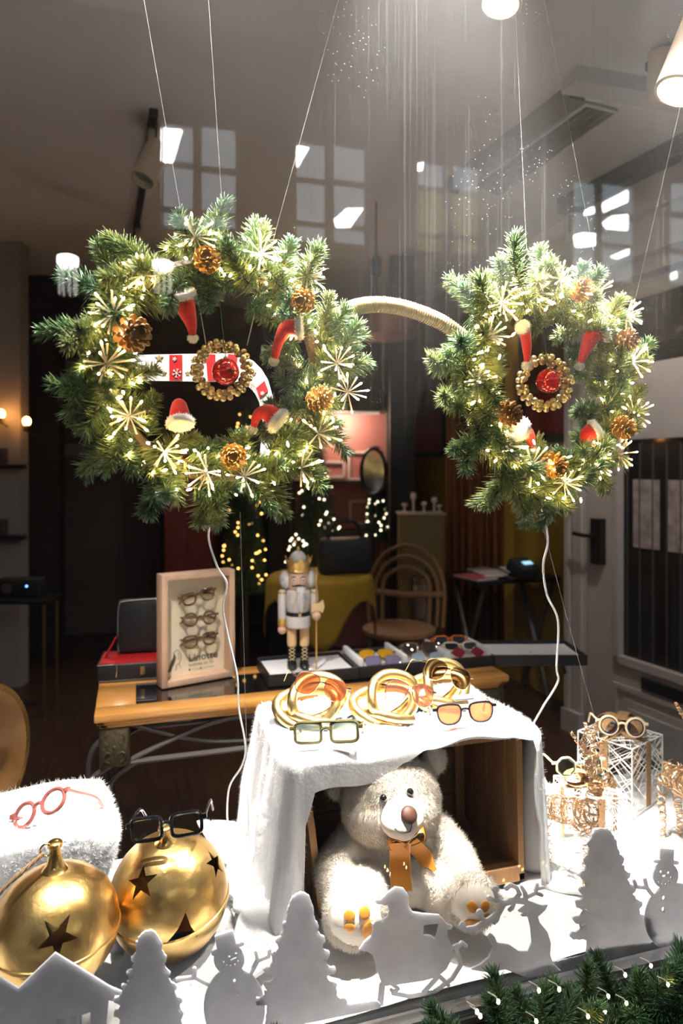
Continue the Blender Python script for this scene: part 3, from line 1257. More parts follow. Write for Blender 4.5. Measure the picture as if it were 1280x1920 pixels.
# ---------------------------------------------------------------- santa hats pinned to the wreaths
m_red = M('red_felt', (.62, .012, .012), .75, var=(.50, .008, .010), vscale=60, sheen=.3)
m_fur = M('white_fur', (.86, .84, .82), .9)


def fuzz(me, n, L, w, seed):
    rng = np.random.default_rng(seed)
    p, nn = sample_mesh(me, n, rng)
    d = nn + rng.normal(size=(n, 3)) * .55
    d /= np.linalg.norm(d, axis=1, keepdims=True)
    V, T = spikes3(p - nn * .0003, p + d * (L * rng.uniform(.5, 1.2, n))[:, None], np.full(n, w), rng)
    return np_mesh('fuzz', V, T)


def hat(label, w, path, widths, pom=True, off=.045, depth=None):
    n = len(path)
    dep = depth or [off - .008 * i for i in range(n)]
    pts = [WPt(w, x, y, d) for (x, y), d in zip(path, dep)]
    k = w.z / F
    t = thing('santa_hat', label, 'hat', pts[0], group='miniature santa hats')
    sp = smooth_path(pts, 6)
    ws = []
    for i in range(len(sp)):
        f_ = i / (len(sp) - 1) * (n - 1)
        a = min(int(f_), n - 2)
        ws.append((widths[a] + (widths[a + 1] - widths[a]) * (f_ - a)) * k / 2)
    MB().tube([p - pts[0] for p in sp], ws, 14).build('felt_cone', m_red, t)
    ax = nd(pts[1] - pts[0])
    R = ax.to_track_quat('Z', 'Y').to_matrix().to_4x4()
    r0 = widths[0] * k / 2
    mn = r0 * .30
    prof = [(r0 * .2, -mn * .9)] + [(r0 + mn * math.cos(q), mn * math.sin(q) * 1.25) for q in [(-PI / 2 + PI * j / 8) for j in range(9)]] + [(r0 * .5, mn)]
    mb = MB().lathe(prof, 20, R)
    br_ = mb.build('fur_brim', m_fur, t)
    fz = link('fur_pile', fuzz(br_.data, 900, .0045, .0005, 1), m_fur, br_)
    fz['kind'] = 'stuff'
    if pom:
        pc = sp[-1] - pts[0] + nd(sp[-1] - sp[-2]) * .004
        mb = MB().ball(pc, 8.2 * k, 14, 9)
        pm = mb.build('pompom', m_fur, t)
        fz = link('fur_pile', fuzz(pm.data, 420, .004, .0005, 2), m_fur, pm)
        fz['kind'] = 'stuff'
    return t


hat('santa hat hanging brim up from the top of the big wreath opening', WA, [(333, 565), (342, 588), (352, 612), (357, 634)], [38, 34, 22, 10])
hat('santa hat with a drooping tip below the upper pine cone of the big wreath', WA, [(545, 624), (526, 624), (514, 645), (508, 676)], [34, 32, 20, 13])
hat('upright santa hat showing no pompom at the lower edge of the big wreath', WA, [(330, 796), (330, 778), (331, 763), (333, 757)], [38, 35, 28, 14], pom=False)
hat('santa hat folded over at the end of the candy-striped band', WA, [(507, 792), (492, 778), (476, 780), (469, 803)], [40, 34, 22, 9])
hat('slim santa hat dangling at the upper opening edge near the rope bridge', WB, [(948, 622), (958, 630), (967, 655), (973, 683)], [20, 21, 17, 9])
hat('santa hat drooping beside the upper opening edge next to the door frame', WB, [(1092, 628), (1083, 636), (1076, 660), (1072, 685)], [38, 33, 22, 10])
hat('santa hat bent sideways at the lower opening near the mustard wall', WB, [(940, 806), (954, 808), (972, 818), (982, 840)], [34, 28, 20, 11])
hat('small tilted santa hat low in the opening beside the door frame', WB, [(1082, 808), (1073, 816), (1078, 828), (1089, 838)], [32, 28, 18, 10])

# ---------------------------------------------------------------- bead rings and red bells
m_bead = M('gold_bead', (.74, .60, .32), .34, 1.0)
m_bell = M('red_enamel', (.66, .008, .012), .08, .25, coat=1.0)
m_slot = M('bell_slot', (.02, .004, .004), .5)
m_gwire = M('green_wire', (.03, .16, .10), .5)
BEAD = {}


def bead_ring(label, c, w, r_mid, rb, squash, seed):
    rng = random.Random(seed)
    t = thing('bead_ring', label, 'ornament', c, (0, 0, -YAW * .8), group='gold bead rings')
    MB().tube([Vector((r_mid * squash * math.cos(2 * PI * k / 32), 0, r_mid * math.sin(2 * PI * k / 32))) for k in range(32)], .003, 6, True).build('wire_hoop', m_bead, t)
    me = MB().ball((0, 0, 0), rb, 12, 8).mesh('bead')
    me.materials.append(m_bead)
    for (rr, n, y, ph) in ((r_mid + rb * .95, 25, 0, 0), (r_mid - rb * .9, 20, .002, .1), (r_mid, 15, -rb * 1.35, .05)):
        for k in range(n):
            a = 2 * PI * (k + ph * 5 + rng.uniform(-.2, .2)) / n
            r_ = rr + rng.uniform(-.0015, .0015)
            o = bpy.data.objects.new('bead', me)
            COL.objects.link(o)
            o.parent = t
            o.location = (r_ * squash * math.cos(a), y + rng.uniform(-.002, .002), r_ * math.sin(a))
    return t


def bell(label, c, r, top, w):
    t = thing('red_bell', label, 'bell', c, (0, 0, w.t.rotation_euler.z), group='red jingle bells')
    mb = MB().ball((0, 0, 0), r, 28, 18)
    mb.build('bell_shell', m_bell, t)
    MB().lathe([(r * 1.0, -.0012), (r * 1.025, 0), (r * 1.0, .0012)], 28, cap=False).build('seam', m_bell, t)
    MB().strip([Vector((r * 1.006 * math.sin(a), -r * 1.006 * math.cos(a), 0)) for a in [(.15 + .5 * i / 6) for i in range(7)]], (0, 0, 1), r * .10, .0008).build('slot', m_slot, t)
    MB().ball((r * .1, -r * .985, -.0), (.0035, .001, .0035), 10, 6).build('slot_hole', m_slot, t)
    MB().lathe([(r * .16, r * .97), (r * .16, r * 1.10), (r * .07, r * 1.14)], 12).build('cap', m_bead, t)
    p = top - Vector(c)
    R = Matrix.Rotation(-w.t.rotation_euler.z, 3, 'Z')
    p = R @ p
    pts = [Vector((0, 0, r * 1.1))]
    for i in range(1, 9):
        f_ = i / 8
        pts.append(Vector((0, 0, r * 1.1)).lerp(p, f_) + Vector((rnd.uniform(-.0012, .0012), 0, 0)))
    MB().tube(pts, .0007, 5).build('hanging_wire', m_gwire, t)
    return t


ca = WPt(WA, 416, 694, .0)
bead_ring('gold bead ring around a red bell in the big wreath', ca, WA, .0425, .0058, 1.0, 1)
bell('red bell hanging in front of the candy-striped band', WPt(WA, 420, 699, .012), .0232, WPt(WA, 411, 556, .0), WA)
for (a, b) in (((370, 552), (386, 645)), ((481, 570), (463, 648))):
    MB().tube([WPt(WA, *a), WPt(WA, *b)], .0009, 5).build('hanging_thread', m_thread, WA.t, True)
cb = WPt(WB, 1021, 718, .0)
bead_ring('gold bead ring around a red bell against the dark framed picture', cb, WB, .0455, .0062, 1.0, 2)
bell('red bell with a slot hanging in front of the dark framed picture', WPt(WB, 1020, 716, .012), .0245, WPt(WB, 1015, 598, .0), WB)

# ---------------------------------------------------------------- rope bridge between the two wreaths
m_rope = M('jute_wrap', (.36, .245, .125), .85, var=(.48, .34, .19), vscale=120)
zb = lambda f_: 1.225 + (1.315 - 1.225) * f_
bp = [(620, 606), (650, 582), (680, 573), (715, 571), (755, 577), (795, 590), (832, 607), (868, 634), (885, 650)]
ctrl = [P(x, y, zb(i / 8)) for i, (x, y) in enumerate(bp)]
t = thing('rope_bridge', 'arched bridge wrapped in tan jute between the two wreaths', 'arch', ctrl[0])
sp = smooth_path(ctrl, 30)
MB().tube([p - ctrl[0] for p in sp], .0128, 14).build('core', m_rope, t)
mb = MB()
hel = []
L_ = len(sp)
turns = 72
fr_n = nd(Vector((0, 0, 1)))
for i in range(turns * 10):
    f_ = i / (turns * 10 - 1) * (L_ - 1)
    a_ = min(int(f_), L_ - 2)
    c_ = sp[a_].lerp(sp[a_ + 1], f_ - a_)
    tg = nd(sp[a_ + 1] - sp[a_])
    n1 = nd(Vector((0, 1, 0)) - tg * tg.y)
    n2 = tg.cross(n1)
    an = 2 * PI * i / 10
    hel.append(c_ + (n1 * math.cos(an) + n2 * math.sin(an)) * .0134 - ctrl[0])
mb.tube(hel, .0019, 5)
mb.build('rope_winding', m_rope, t)
rg = np.random.default_rng(3)
n = 700
idx = rg.integers(0, len(hel), n)
bs = np.array([tuple(hel[i]) for i in idx])
dr = rg.normal(size=(n, 3))
dr[:, 2] = np.abs(dr[:, 2])
dr /= np.linalg.norm(dr, axis=1, keepdims=True)
V, T = spikes3(bs, bs + dr * rg.uniform(.002, .007, n)[:, None], np.full(n, .00022), rg)
o = link('rope_fluff', np_mesh('rope_fluff', V, T), m_rope, t)
o['kind'] = 'stuff'

# ---------------------------------------------------------------- candy-striped band (temple arm of the giant spectacles)
ZR = 1.30
t = thing('striped_band', 'white curved band with red patches, stars and snowflakes behind the big wreath', 'band', P(400, 690, ZR), (0, 0, -YAW))
ks = ZR / F


def bpx(lst):
    return [((x - 400) * ks, -(y - 690) * ks) for x, y in lst]


def bandpiece(name, loops, th, yoff, m):
    me = curve_mesh([bpx(l) for l in loops], th)
    o_ = link(name, me, m, t)
    o_.rotation_euler = (PI / 2, 0, 0)
    o_.location = (0, yoff, 0)
    return o_


m_band = M('band_white', (.80, .78, .77), .5)
up_ = [(255, 666), (282, 665), (400, 663), (432, 663), (455, 667), (475, 677), (490, 692), (502, 712), (510, 740), (514, 775), (512, 830), (505, 905)]
lo_ = [(482, 903), (489, 830), (490, 775), (486, 755), (478, 738), (466, 725), (450, 717), (430, 715), (400, 716), (283, 714), (255, 714)]
bandpiece('band', [up_ + lo_], .004, 0, m_band)
m_bred = M('band_red', (.55, .015, .018), .5)
for poly in ([(318, 666), (342, 666), (342, 713), (318, 714)], [(386, 665), (404, 665), (404, 714), (390, 714)], [(428, 664), (446, 666), (440, 715), (424, 714)],
             [(480, 728), (496, 714), (503, 733), (487, 747)], [(490, 800), (512, 800), (511, 822), (489, 822)], [(487, 862), (509, 862), (507, 880), (485, 880)]):
    bandpiece('red_patch', [poly], .0008, -.0024, m_bred)


def starpoly(cx, cy, r, ri=.42, n=5, rot=-PI / 2):
    return [(cx + (r if k % 2 == 0 else r * ri) * math.cos(rot + PI * k / n), cy + (r if k % 2 == 0 else r * ri) * math.sin(rot + PI * k / n)) for k in range(2 * n)]


m_bgold = M('band_gold', (.55, .38, .16), .4, .5)
for (x, y, r) in ((299, 672, 8), (308, 700, 5), (352, 700, 5), (476, 700, 5), (498, 760, 6), (500, 787, 4), (362, 676, 4)):
    bandpiece('gold_star', [starpoly(x, y, r)], .0008, -.0024, m_bgold)
for (x, y, r, m_) in ((332, 700, 9, m_band), (298, 692, 5, m_bgold), (328, 674, 4, m_band), (472, 722, 6, m_bgold), (492, 738, 4, m_band), (365, 692, 5, m_bgold)):
    mb = MB()
    for k in range(3):
        a = PI * k / 3 + .3
        d = Vector((math.cos(a), 0, math.sin(a))) * r * ks
        c0 = Vector(((x - 400) * ks, -.0034, -(y - 690) * ks))
        mb.tube([c0 - d, c0 + d], .0006, 4)
        for s_ in (-1, 1):
            e = c0 + d * (.6 * s_)
            for q in (.7, -.7):
                dd = Vector((math.cos(a + q), 0, math.sin(a + q))) * r * ks * .38 * s_
                mb.tube([e, e + dd], .0005, 4)
    mb.build('snowflake', m_, t)
# strut that ties the band to the ring of the big wreath
MB().tube([(-.13, 0, .0), (-.145, -.12, .0)], .003, 6).build('tie_wire', m_twig, t)
# ---------------------------------------------------------------- cotton snow over the platform
m_snow = M('cotton_wool', (.80, .79, .78), .95, bump=.25, bscale=30, var=(.74, .73, .72), vscale=6)
rs = random.Random(21)
waves = [(rs.uniform(5, 22), rs.uniform(5, 22), rs.uniform(0, 6.28), rs.uniform(.0012, .004)) for _ in range(22)]
mounds = [(.98, 1.57, .10, .075, .06), (1.25, 1.60, .05, .2, .05), (.20, 1.50, .05, .10, .10), (.30, 1.28, .03, .09, .06), (.05, 1.55, .015, .1, .1),
          (1.55, 1.5, .03, .2, .15), (.9, 1.22, .012, .2, .08), (.28, 1.42, .05, .05, .1), (-.12, 1.21, .045, .09, .09)]


def cot(x, y):
    h = ZF + .004
    for a, b, c, d in waves:
        h += d * math.sin(a * x + c) * math.cos(b * y + c * 1.7)
    for mx_, my_, hh, rx, ry in mounds:
        h += hh * math.exp(-((x - mx_) / rx) ** 2 - ((y - my_) / ry) ** 2)
    return h


NX, NY = 190, 52
V, Fc = [], []
for j in range(NY):
    for i in range(NX):
        x = -.75 + 2.95 * i / (NX - 1)
        y = YG + .012 + (1.665 - YG - .012) * j / (NY - 1)
        edge = min(1, (1.665 - y) / .03)
        V.append((x, y, .541 + (cot(x, y) - .541) * max(.15, edge)))
for j in range(NY - 1):
    for i in range(NX - 1):
        a = j * NX + i
        Fc.append((a, a + 1, a + NX + 1, a + NX))
mb = MB()
mb.add(V, Fc)
sn = mb.build('cotton_snow', m_snow, angle=None)
tag(sn, 'white cotton wool snow spread over the display platform', 'cotton wool', kind='stuff')
SNOW = BVHTree.FromPolygons([Vector(v) for v in V], Fc)


def fuzz_on(o, n, L, w, seed, m, name='fur_pile', flat=.55):
    rng = np.random.default_rng(seed)
    p, nn = sample_mesh(o.data, n, rng)
    d = nn * flat + rng.normal(size=(n, 3)) * .5
    d[:, 2] -= .15
    d /= np.linalg.norm(d, axis=1, keepdims=True)
    Vv, Tt = spikes3(p - nn * .0004, p + d * (L * rng.uniform(.5, 1.2, n))[:, None], np.full(n, w), rng)
    f_ = link(name, np_mesh(name, Vv, Tt), m, o)
    f_['kind'] = 'stuff'
    return f_


fuzz_on(sn, 26000, .010, .00035, 5, m_snow, 'cotton_fibre', .3)

# ---------------------------------------------------------------- wooden crate
m_crate = M('crate_wood', (.30, .145, .05), .6, var=(.46, .25, .10), vscale=7, stretch=(3, 3, .7), detail=6)
m_crateh = M('crate_wood_across', (.17, .085, .035), .65, var=(.30, .16, .065), vscale=7, stretch=(.7, 3, 3), detail=6)
CZ0, CZ1, CY0, CY1 = ZF + .012, .882, 1.30, 1.575
CXL0, CXL1, CXR0, CXR1 = .352, .312, .812, .806     # left bottom / top, right bottom / top
t = thing('wooden_crate', 'stained wooden crate lying on its side around the teddy bear', 'crate', (.58, 1.43, ZF))


def plank(nm, p8, m):
    return MB().hexa(p8).build(nm, m, t, True, smooth=False)


def sideplank(y0, y1, xb, xt, th):
    plank('plank', [(xb, y0, CZ0), (xb + th, y0, CZ0), (xb + th, y1, CZ0), (xb, y1, CZ0),
                    (xt, y0, CZ1), (xt + th, y0, CZ1), (xt + th, y1, CZ1), (xt, y1, CZ1)], m_crate)


for (y0, y1) in ((1.30, 1.345), (1.352, 1.432), (1.437, 1.505), (1.51, 1.572)):
    sideplank(y0, y1, CXR0 - .014, CXR1 - .014, .014)
    sideplank(y0, y1, CXL0, CXL1, .014)
zz = CZ0 + .014
hgt = (CZ1 - CZ0 - .03) / 5
for k in range(5):
    z0, z1 = zz + k * hgt + .003, zz + (k + 1) * hgt - .003
    plank('back_slat', [(CXL0 - .03, CY1 - .012, z0), (CXR1, CY1 - .012, z0), (CXR1, CY1, z0), (CXL0 - .03, CY1, z0),
                        (CXL0 - .04, CY1 - .012, z1), (CXR1, CY1 - .012, z1), (CXR1, CY1, z1), (CXL0 - .04, CY1, z1)], m_crateh)
for k in range(4):
    y0 = CY0 + k * .068
    plank('floor_plank', [(CXL0, y0, CZ0), (CXR0, y0, CZ0), (CXR0, y0 + .064, CZ0), (CXL0, y0 + .064, CZ0),
                          (CXL0, y0, CZ0 + .013), (CXR0, y0, CZ0 + .013), (CXR0, y0 + .064, CZ0 + .013), (CXL0, y0 + .064, CZ0 + .013)], m_crateh)
    plank('top_plank', [(CXL1, y0, CZ1 - .013), (CXR1, y0, CZ1 - .013), (CXR1, y0 + .064, CZ1 - .013), (CXL1, y0 + .064, CZ1 - .013),
                        (CXL1, y0, CZ1), (CXR1, y0, CZ1), (CXR1, y0 + .064, CZ1), (CXL1, y0 + .064, CZ1)], m_crateh)
# corner posts inside, near the opening
for (xb, xt) in ((CXR0 - .040, CXR1 - .040), (CXL0 + .014, CXL1 + .014)):
    plank('corner_post', [(xb, 1.545, CZ0), (xb + .024, 1.545, CZ0), (xb + .024, 1.562, CZ0), (xb, 1.562, CZ0),
                          (xt, 1.545, CZ1 - .014), (xt + .024, 1.545, CZ1 - .014), (xt + .024, 1.562, CZ1 - .014), (xt, 1.562, CZ1 - .014)], m_crate)
plank('bottom_batten', [(CXL0 + .02, CY0 - .004, CZ0), (CXR0 - .014, CY0 - .004, CZ0), (CXR0 - .014, CY0 + .02, CZ0), (CXL0 + .02, CY0 + .02, CZ0),
                        (CXL0 + .02, CY0 - .004, CZ0 + .032), (CXR0 - .014, CY0 - .004, CZ0 + .032), (CXR0 - .014, CY0 + .02, CZ0 + .032), (CXL0 + .02, CY0 + .02, CZ0 + .032)], m_crate)

# ---------------------------------------------------------------- white plush cloth over the crate
X0, X1, Y0, Y1, ZT = .300, .818, 1.290, 1.588, .893
LFX = [(.10, .36), (.22, .38), (.285, .36), (.302, .30), (.318, .12), (.335, .074), (.40, .074), (.47, .064), (.52, .040), (.57, .022), (.66, .014), (.76, .018), (.815, .03), (.84, .20), (1.1, .32)]


def interp(tab, x):
    if x <= tab[0][0]:
        return tab[0][1]
    for (a, b), (c, d) in zip(tab, tab[1:]):
        if x <= c:
            f_ = (x - a) / (c - a)
            f_ = f_ * f_ * (3 - 2 * f_)
            return b + (d - b) * f_
    return tab[-1][1]


NS, NT = 150, 110
V, Fc = [], []
LL, LR, LB = .42, .36, .36
for j in range(NT):
    for i in range(NS):
        s = X0 - LL + (X1 + LR - X0 + LL) * i / (NS - 1)
        lf = interp(LFX, s)
        f_ = j / (NT - 1)
        f1, f2 = .34, .68
        if f_ < f1:
            y = Y0 - lf * (1 - f_ / f1)
        elif f_ < f2:
            y = Y0 + (Y1 - Y0) * (f_ - f1) / (f2 - f1)
        else:
            y = Y1 + LB * (f_ - f2) / (1 - f2)
        dx = (X0 - s) if s < X0 else (s - X1 if s > X1 else 0)
        sgx = -1 if s < X0 else 1
        dy = (Y0 - y) if y < Y0 else (y - Y1 if y > Y1 else 0)
        sgy = -1 if y < Y0 else 1
        bx, by = min(max(s, X0), X1), min(max(y, Y0), Y1)
        d = math.hypot(dx, dy)
        z = ZT + .004 * math.sin(18 * s + 2) * math.sin(22 * y) + .003 * math.sin(41 * s + 9 * y)
        x_, y_ = bx, by
        if d > 0:
            ux, uy = dx / d * sgx, dy / d * sgy
            rr = .02
            if d < rr * 1.57:
                a = d / rr
                out, drop = rr * math.sin(a), rr * (1 - math.cos(a))
            else:
                e = d - rr * 1.57
                fold = math.sin(2 * PI * (by if dx > dy else bx) / .105 + 1.0) * .5 + .5 * math.sin(2 * PI * (by + bx) / .062)
                ang = math.atan2(dy, dx + 1e-9)
                cor = math.sin(ang * 2)
                spread = (.10 if sgx < 0 else .05) if dx > 0 else (.02 if sgy > 0 else .04)
                if dx > 0 and sgy < 0 and sgx < 0 and cor > 0:
                    spread += .06 * cor
                out = rr + spread * e + fold * .022 * min(1, e / .15) * (1 if dx > 0 else .25)
                drop = rr + e
            x_ += ux * out
            y_ += uy * out
            z -= drop
        fl_ = cot(x_, min(y_, 1.64)) + .006 if y_ < 1.66 else ZF - .02
        if z < fl_:
            ex = fl_ - z
            z = fl_ + .012 * math.sin(30 * x_ + 25 * y_) ** 2 * min(1, ex / .04)
            if d > 0:
                x_ += ux * ex * .5
                y_ += uy * ex * .5
        V.append((x_, max(y_, YG + .05), z))
for j in range(NT - 1):
    for i in range(NS - 1):
        a = j * NS + i
        Fc.append((a, a + 1, a + NS + 1, a + NS))
mb = MB()
mb.add(V, Fc)
m_plush = M('white_plush', (.88, .87, .865), .95, bump=.22, bscale=55)
m_plushpile = plushy(M('white_pile', (.90, .89, .885), .95), .4)
pl = mb.build('plush_cloth', m_plush, angle=None)
sd = pl.modifiers.new('thickness', 'SOLIDIFY')
sd.thickness = .010
sd.offset = 0
tag(pl, 'white plush cloth draped over the wooden crate', 'cloth')
fuzz_on(pl, 90000, .0125, .0005, 8, m_plushpile)

# ---------------------------------------------------------------- teddy bear
RY = Matrix.Rotation(-YAW, 3, 'Z')
BZ = .965
m_bear = M('cream_plush', (.91, .80, .67), .95, var=(.93, .85, .74), vscale=30)
m_bearpile = plushy(M('cream_pile', (.93, .84, .72), .95, var=(.95, .88, .78), vscale=30), .4)
m_muzz = M('cream_velour', (.86, .74, .62), .85)
m_pad = M('orange_satin', (.62, .27, .035), .45, var=(.55, .22, .025), vscale=30)
m_rib = M('orange_ribbon', (.60, .235, .022), .42)


def E(mb, px, py, z, rx, rz, ry=None, R=None):
    z *= BZ
    k = z / F
    Rm = RY if R is None else RY @ R
    mb.ball(P(px, py, z), (rx * k, (ry if ry else rx * k), rz * k), 28, 18, Rm)


def limb(mb, pts):
    """pts: (px, py, z, r px)"""
    c = [P(a, b, z * BZ) for a, b, z, r in pts]
    rr = [r * z * BZ / F for a, b, z, r in pts]
    for i in range(len(c) - 1):
        n_ = 8
        for k in range(n_ + 1):
            f_ = k / n_
            mb.ball(c[i].lerp(c[i + 1], f_), rr[i] + (rr[i + 1] - rr[i]) * f_, 18, 12)


def fused(mb, voxel, it):
    me = mb.mesh('body', True, None)
    o_ = bpy.data.objects.new('body', me)
    COL.objects.link(o_)
    r = o_.modifiers.new('r', 'REMESH')
    r.mode = 'VOXEL'
    r.voxel_size = voxel
    s_ = o_.modifiers.new('s', 'SMOOTH')
    s_.iterations = it
    s_.factor = .5
    dg = bpy.context.evaluated_depsgraph_get()
    out = bpy.data.meshes.new_from_object(o_.evaluated_get(dg))
    bpy.data.objects.remove(o_)
    out.shade_smooth()
    return out


mb = MB()
E(mb, 732, 1494, 1.452, 90, 77, .098)
E(mb, 714, 1516, 1.430, 72, 54, .085)
E(mb, 768, 1512, 1.425, 52, 50, .075)
E(mb, 814, 1424, 1.475, 22, 28, .018)
E(mb, 634, 1474, 1.475, 26, 26, .018)
E(mb, 748, 1580, 1.475, 92, 84, .105)
E(mb, 752, 1612, 1.445, 92, 60, .10)
E(mb, 745, 1545, 1.475, 80, 50, .08)
limb(mb, [(676, 1566, 1.460, 40), (632, 1632, 1.395, 43), (648, 1684, 1.335, 41)])
limb(mb, [(812, 1558, 1.470, 38), (850, 1605, 1.415, 37), (872, 1648, 1.365, 34)])
limb(mb, [(712, 1648, 1.425, 46), (676, 1690, 1.320, 52)])
limb(mb, [(796, 1642, 1.430, 44), (848, 1676, 1.360, 45)])
E(mb, 664, 1716, 1.278, 58, 60, .036)
E(mb, 886, 1688, 1.322, 50, 50, .036)
t = thing('teddy_bear', 'cream plush teddy bear with an orange bow sitting in the crate', 'teddy bear', P(750, 1660, 1.42))
bme = fused(mb, .0055, 8)
body = link('body', bme, m_bear, t, True)
BEARV = BVHTree.FromPolygons([v.co.copy() for v in bme.vertices], [tuple(p.vertices) for p in bme.polygons])


def hit(tree, px, py):
    r = ray(px, py)
    loc, nor, i, d = tree.ray_cast(CAMP, nd(r))
    return (loc, nor) if loc is not None else (P(px, py, 1.4), -FW)


mz = MB()
E(mz, 752, 1530, 1.368, 43, 40, .050)
E(mz, 748, 1536, 1.358, 38, 30, .046)
mme = fused(mz, .004, 8)
muz = link('muzzle', mme, m_muzz, t, True)
MUZV = BVHTree.FromPolygons([v.co.copy() for v in mme.vertices], [tuple(p.vertices) for p in mme.polygons])


def onsurf(tree, px, py, r3, name, m, lift=0.0, par=None, seg=16):
    loc, nor = hit(tree, px, py)
    R = nor.to_track_quat('Z', 'Y').to_matrix()
    # keep local X horizontal on screen
    xa = nd(RT - nor * RT.dot(nor))
    ya = nor.cross(xa)
    R = Matrix((xa, ya, nor)).transposed()
    mb_ = MB().ball(loc + nor * lift, r3, seg, 10, R)
    return mb_.build(name, m, par or t, True)


# short pile over the body, thinned out where the velour and the soles are
rng = np.random.default_rng(77)
n = 70000
p_, nn_ = sample_mesh(bme, n, rng)
fl_ = P(664, 1716, 1.25)
keep = np.ones(n, bool)
for (cx_, cy_, z_, rad) in ((664, 1720, 1.25 * BZ, .047), (886, 1690, 1.295 * BZ, .040)):
    c_ = np.array(P(cx_, cy_, z_))
    fwd = np.array(FW)
    rel = p_ - c_
    lat = rel - np.outer(rel @ fwd, fwd)
    keep &= ~((np.linalg.norm(lat, axis=1) < rad) & (nn_ @ fwd < -.55))
p_, nn_ = p_[keep], nn_[keep]
n = len(p_)
flow = np.stack([np.sin(p_[:, 2] * 60), np.cos(p_[:, 0] * 50), -np.ones(n) * 1.2], axis=1) * .35
d_ = nn_ * .75 + rng.normal(size=(n, 3)) * .38 + flow
d_ /= np.linalg.norm(d_, axis=1, keepdims=True)
V, T = spikes3(p_ - nn_ * .0006, p_ + d_ * (.0105 * rng.uniform(.55, 1.2, n))[:, None], np.full(n, .00055), rng)
fz = link('fur_pile', np_mesh('fur_pile', V, T), m_bearpile, body)
fz['kind'] = 'stuff'

m_eye = M('black_bead_eye', (.008, .006, .006), .08, coat=1)
for (x, y) in ((719, 1497), (767, 1486)):
    onsurf(BEARV, x, y, (.0072, .0072, .006), 'eye', m_eye, .005)
m_nose = M('brown_velour_nose', (.045, .014, .007), .6, var=(.075, .026, .013), vscale=60)
nose = onsurf(MUZV, 766, 1528, (.0165, .0165, .009), 'nose', m_nose, .002)
m_stitch = M('dark_stitch', (.03, .015, .012), .8)


def stitch(tree, pts, r, name, m, par=None, lift=.0006):
    c = []
    for (x, y) in pts:
        loc, nor = hit(tree, x, y)
        c.append(loc + nor * lift)
    return MB().tube(smooth_path(c, 4), r, 6).build(name, m, par or t, True)


stitch(MUZV, [(771, 1543), (771, 1551), (768, 1559)], .0007, 'mouth_seam', m_stitch)
stitch(MUZV, [(768, 1559), (758, 1562), (748, 1560), (740, 1553)], .0007, 'mouth_seam', m_stitch)

# soles with sewn pads
for (x, y, rx, ry) in ((655, 1717, 10, 10), (683, 1711, 10, 11), (655, 1739, 10, 9), (693, 1744, 16, 19),
                       (885, 1700, 10, 10), (909, 1699, 9, 10), (912, 1720, 8, 9), (886, 1730, 18, 9)):
    onsurf(BEARV, x, y, (rx * .00101, ry * .00101, .0022), 'paw_pad', m_pad, .0012)

# ribbon bow
def surfpts(pts, lift):
    out_ = []
    for (x, y) in pts:
        loc, nor = hit(BEARV, x, y)
        out_.append(loc - FW * lift)
    return out_


tailA = surfpts([(748, 1572), (748, 1600), (749, 1630), (752, 1662)], .016)
MB().strip(smooth_path(tailA, 5), RT, .040, .0016).build('ribbon_tail', m_rib, t, True)
tailB = surfpts([(768, 1570), (786, 1588), (800, 1606), (814, 1622)], .018)
MB().strip(smooth_path(tailB, 5), nd(RT * .8 + UP * .55), [.030] * 10 + [.026, .02, .014, .010, .008, .006], .0016).build('ribbon_tail', m_rib, t, True)
for sgn, pts in ((-1, [(760, 1570), (742, 1562), (728, 1570), (732, 1580), (758, 1574)]), (1, [(762, 1570), (776, 1552), (791, 1548), (793, 1562), (766, 1574)])):
    zb_ = (hit(BEARV, 756, 1590)[0] - CAMP).dot(FW)
    dz = [.022, .034, .030, .014, .018]
    c = [P(x, y, zb_ - q) for (x, y), q in zip(pts, dz)]
    MB().strip(smooth_path(c, 5), FW * .8 + UP * .45, .030, .0016).build('bow_loop', m_rib, t, True)
zb_ = (hit(BEARV, 756, 1590)[0] - CAMP).dot(FW)
MB().rbox(P(761, 1571, zb_ - .026), (.014, .014, .018), .004, RY).build('bow_knot', m_rib, t, True)
for side, tl, ww in ((-1, tailA, .0195), (1, tailA, .0195)):
    sp_ = smooth_path(tl, 8)
    MB().tube([q + RT * (side * ww) - FW * .001 for q in sp_], .0007, 5).build('ribbon_edge', M('pale_stitch', (.75, .55, .35), .6), t, True)

# ---------------------------------------------------------------- felt silhouettes on the inside of the glass
m_felt = M('grey_white_felt', (.80, .80, .82), .95, var=(.70, .70, .725), vscale=30)
plushy(m_felt, .62)


def sd_poly(X, Y, poly):
    d = np.full(X.shape, 1e9)
    inside = np.zeros(X.shape, bool)
    n = len(poly)
    for i in range(n):
        ax, ay = poly[i]
        bx_, by_ = poly[(i + 1) % n]
        ex, ey = bx_ - ax, by_ - ay
        wx, wy = X - ax, Y - ay
        tt = np.clip((wx * ex + wy * ey) / (ex * ex + ey * ey + 1e-9), 0, 1)
        d = np.minimum(d, np.hypot(wx - ex * tt, wy - ey * tt))
        c = ((ay > Y) != (by_ > Y)) & (X < (bx_ - ax) * (Y - ay) / (by_ - ay + 1e-12) + ax)
        inside ^= c
    return np.where(inside, d, -d)


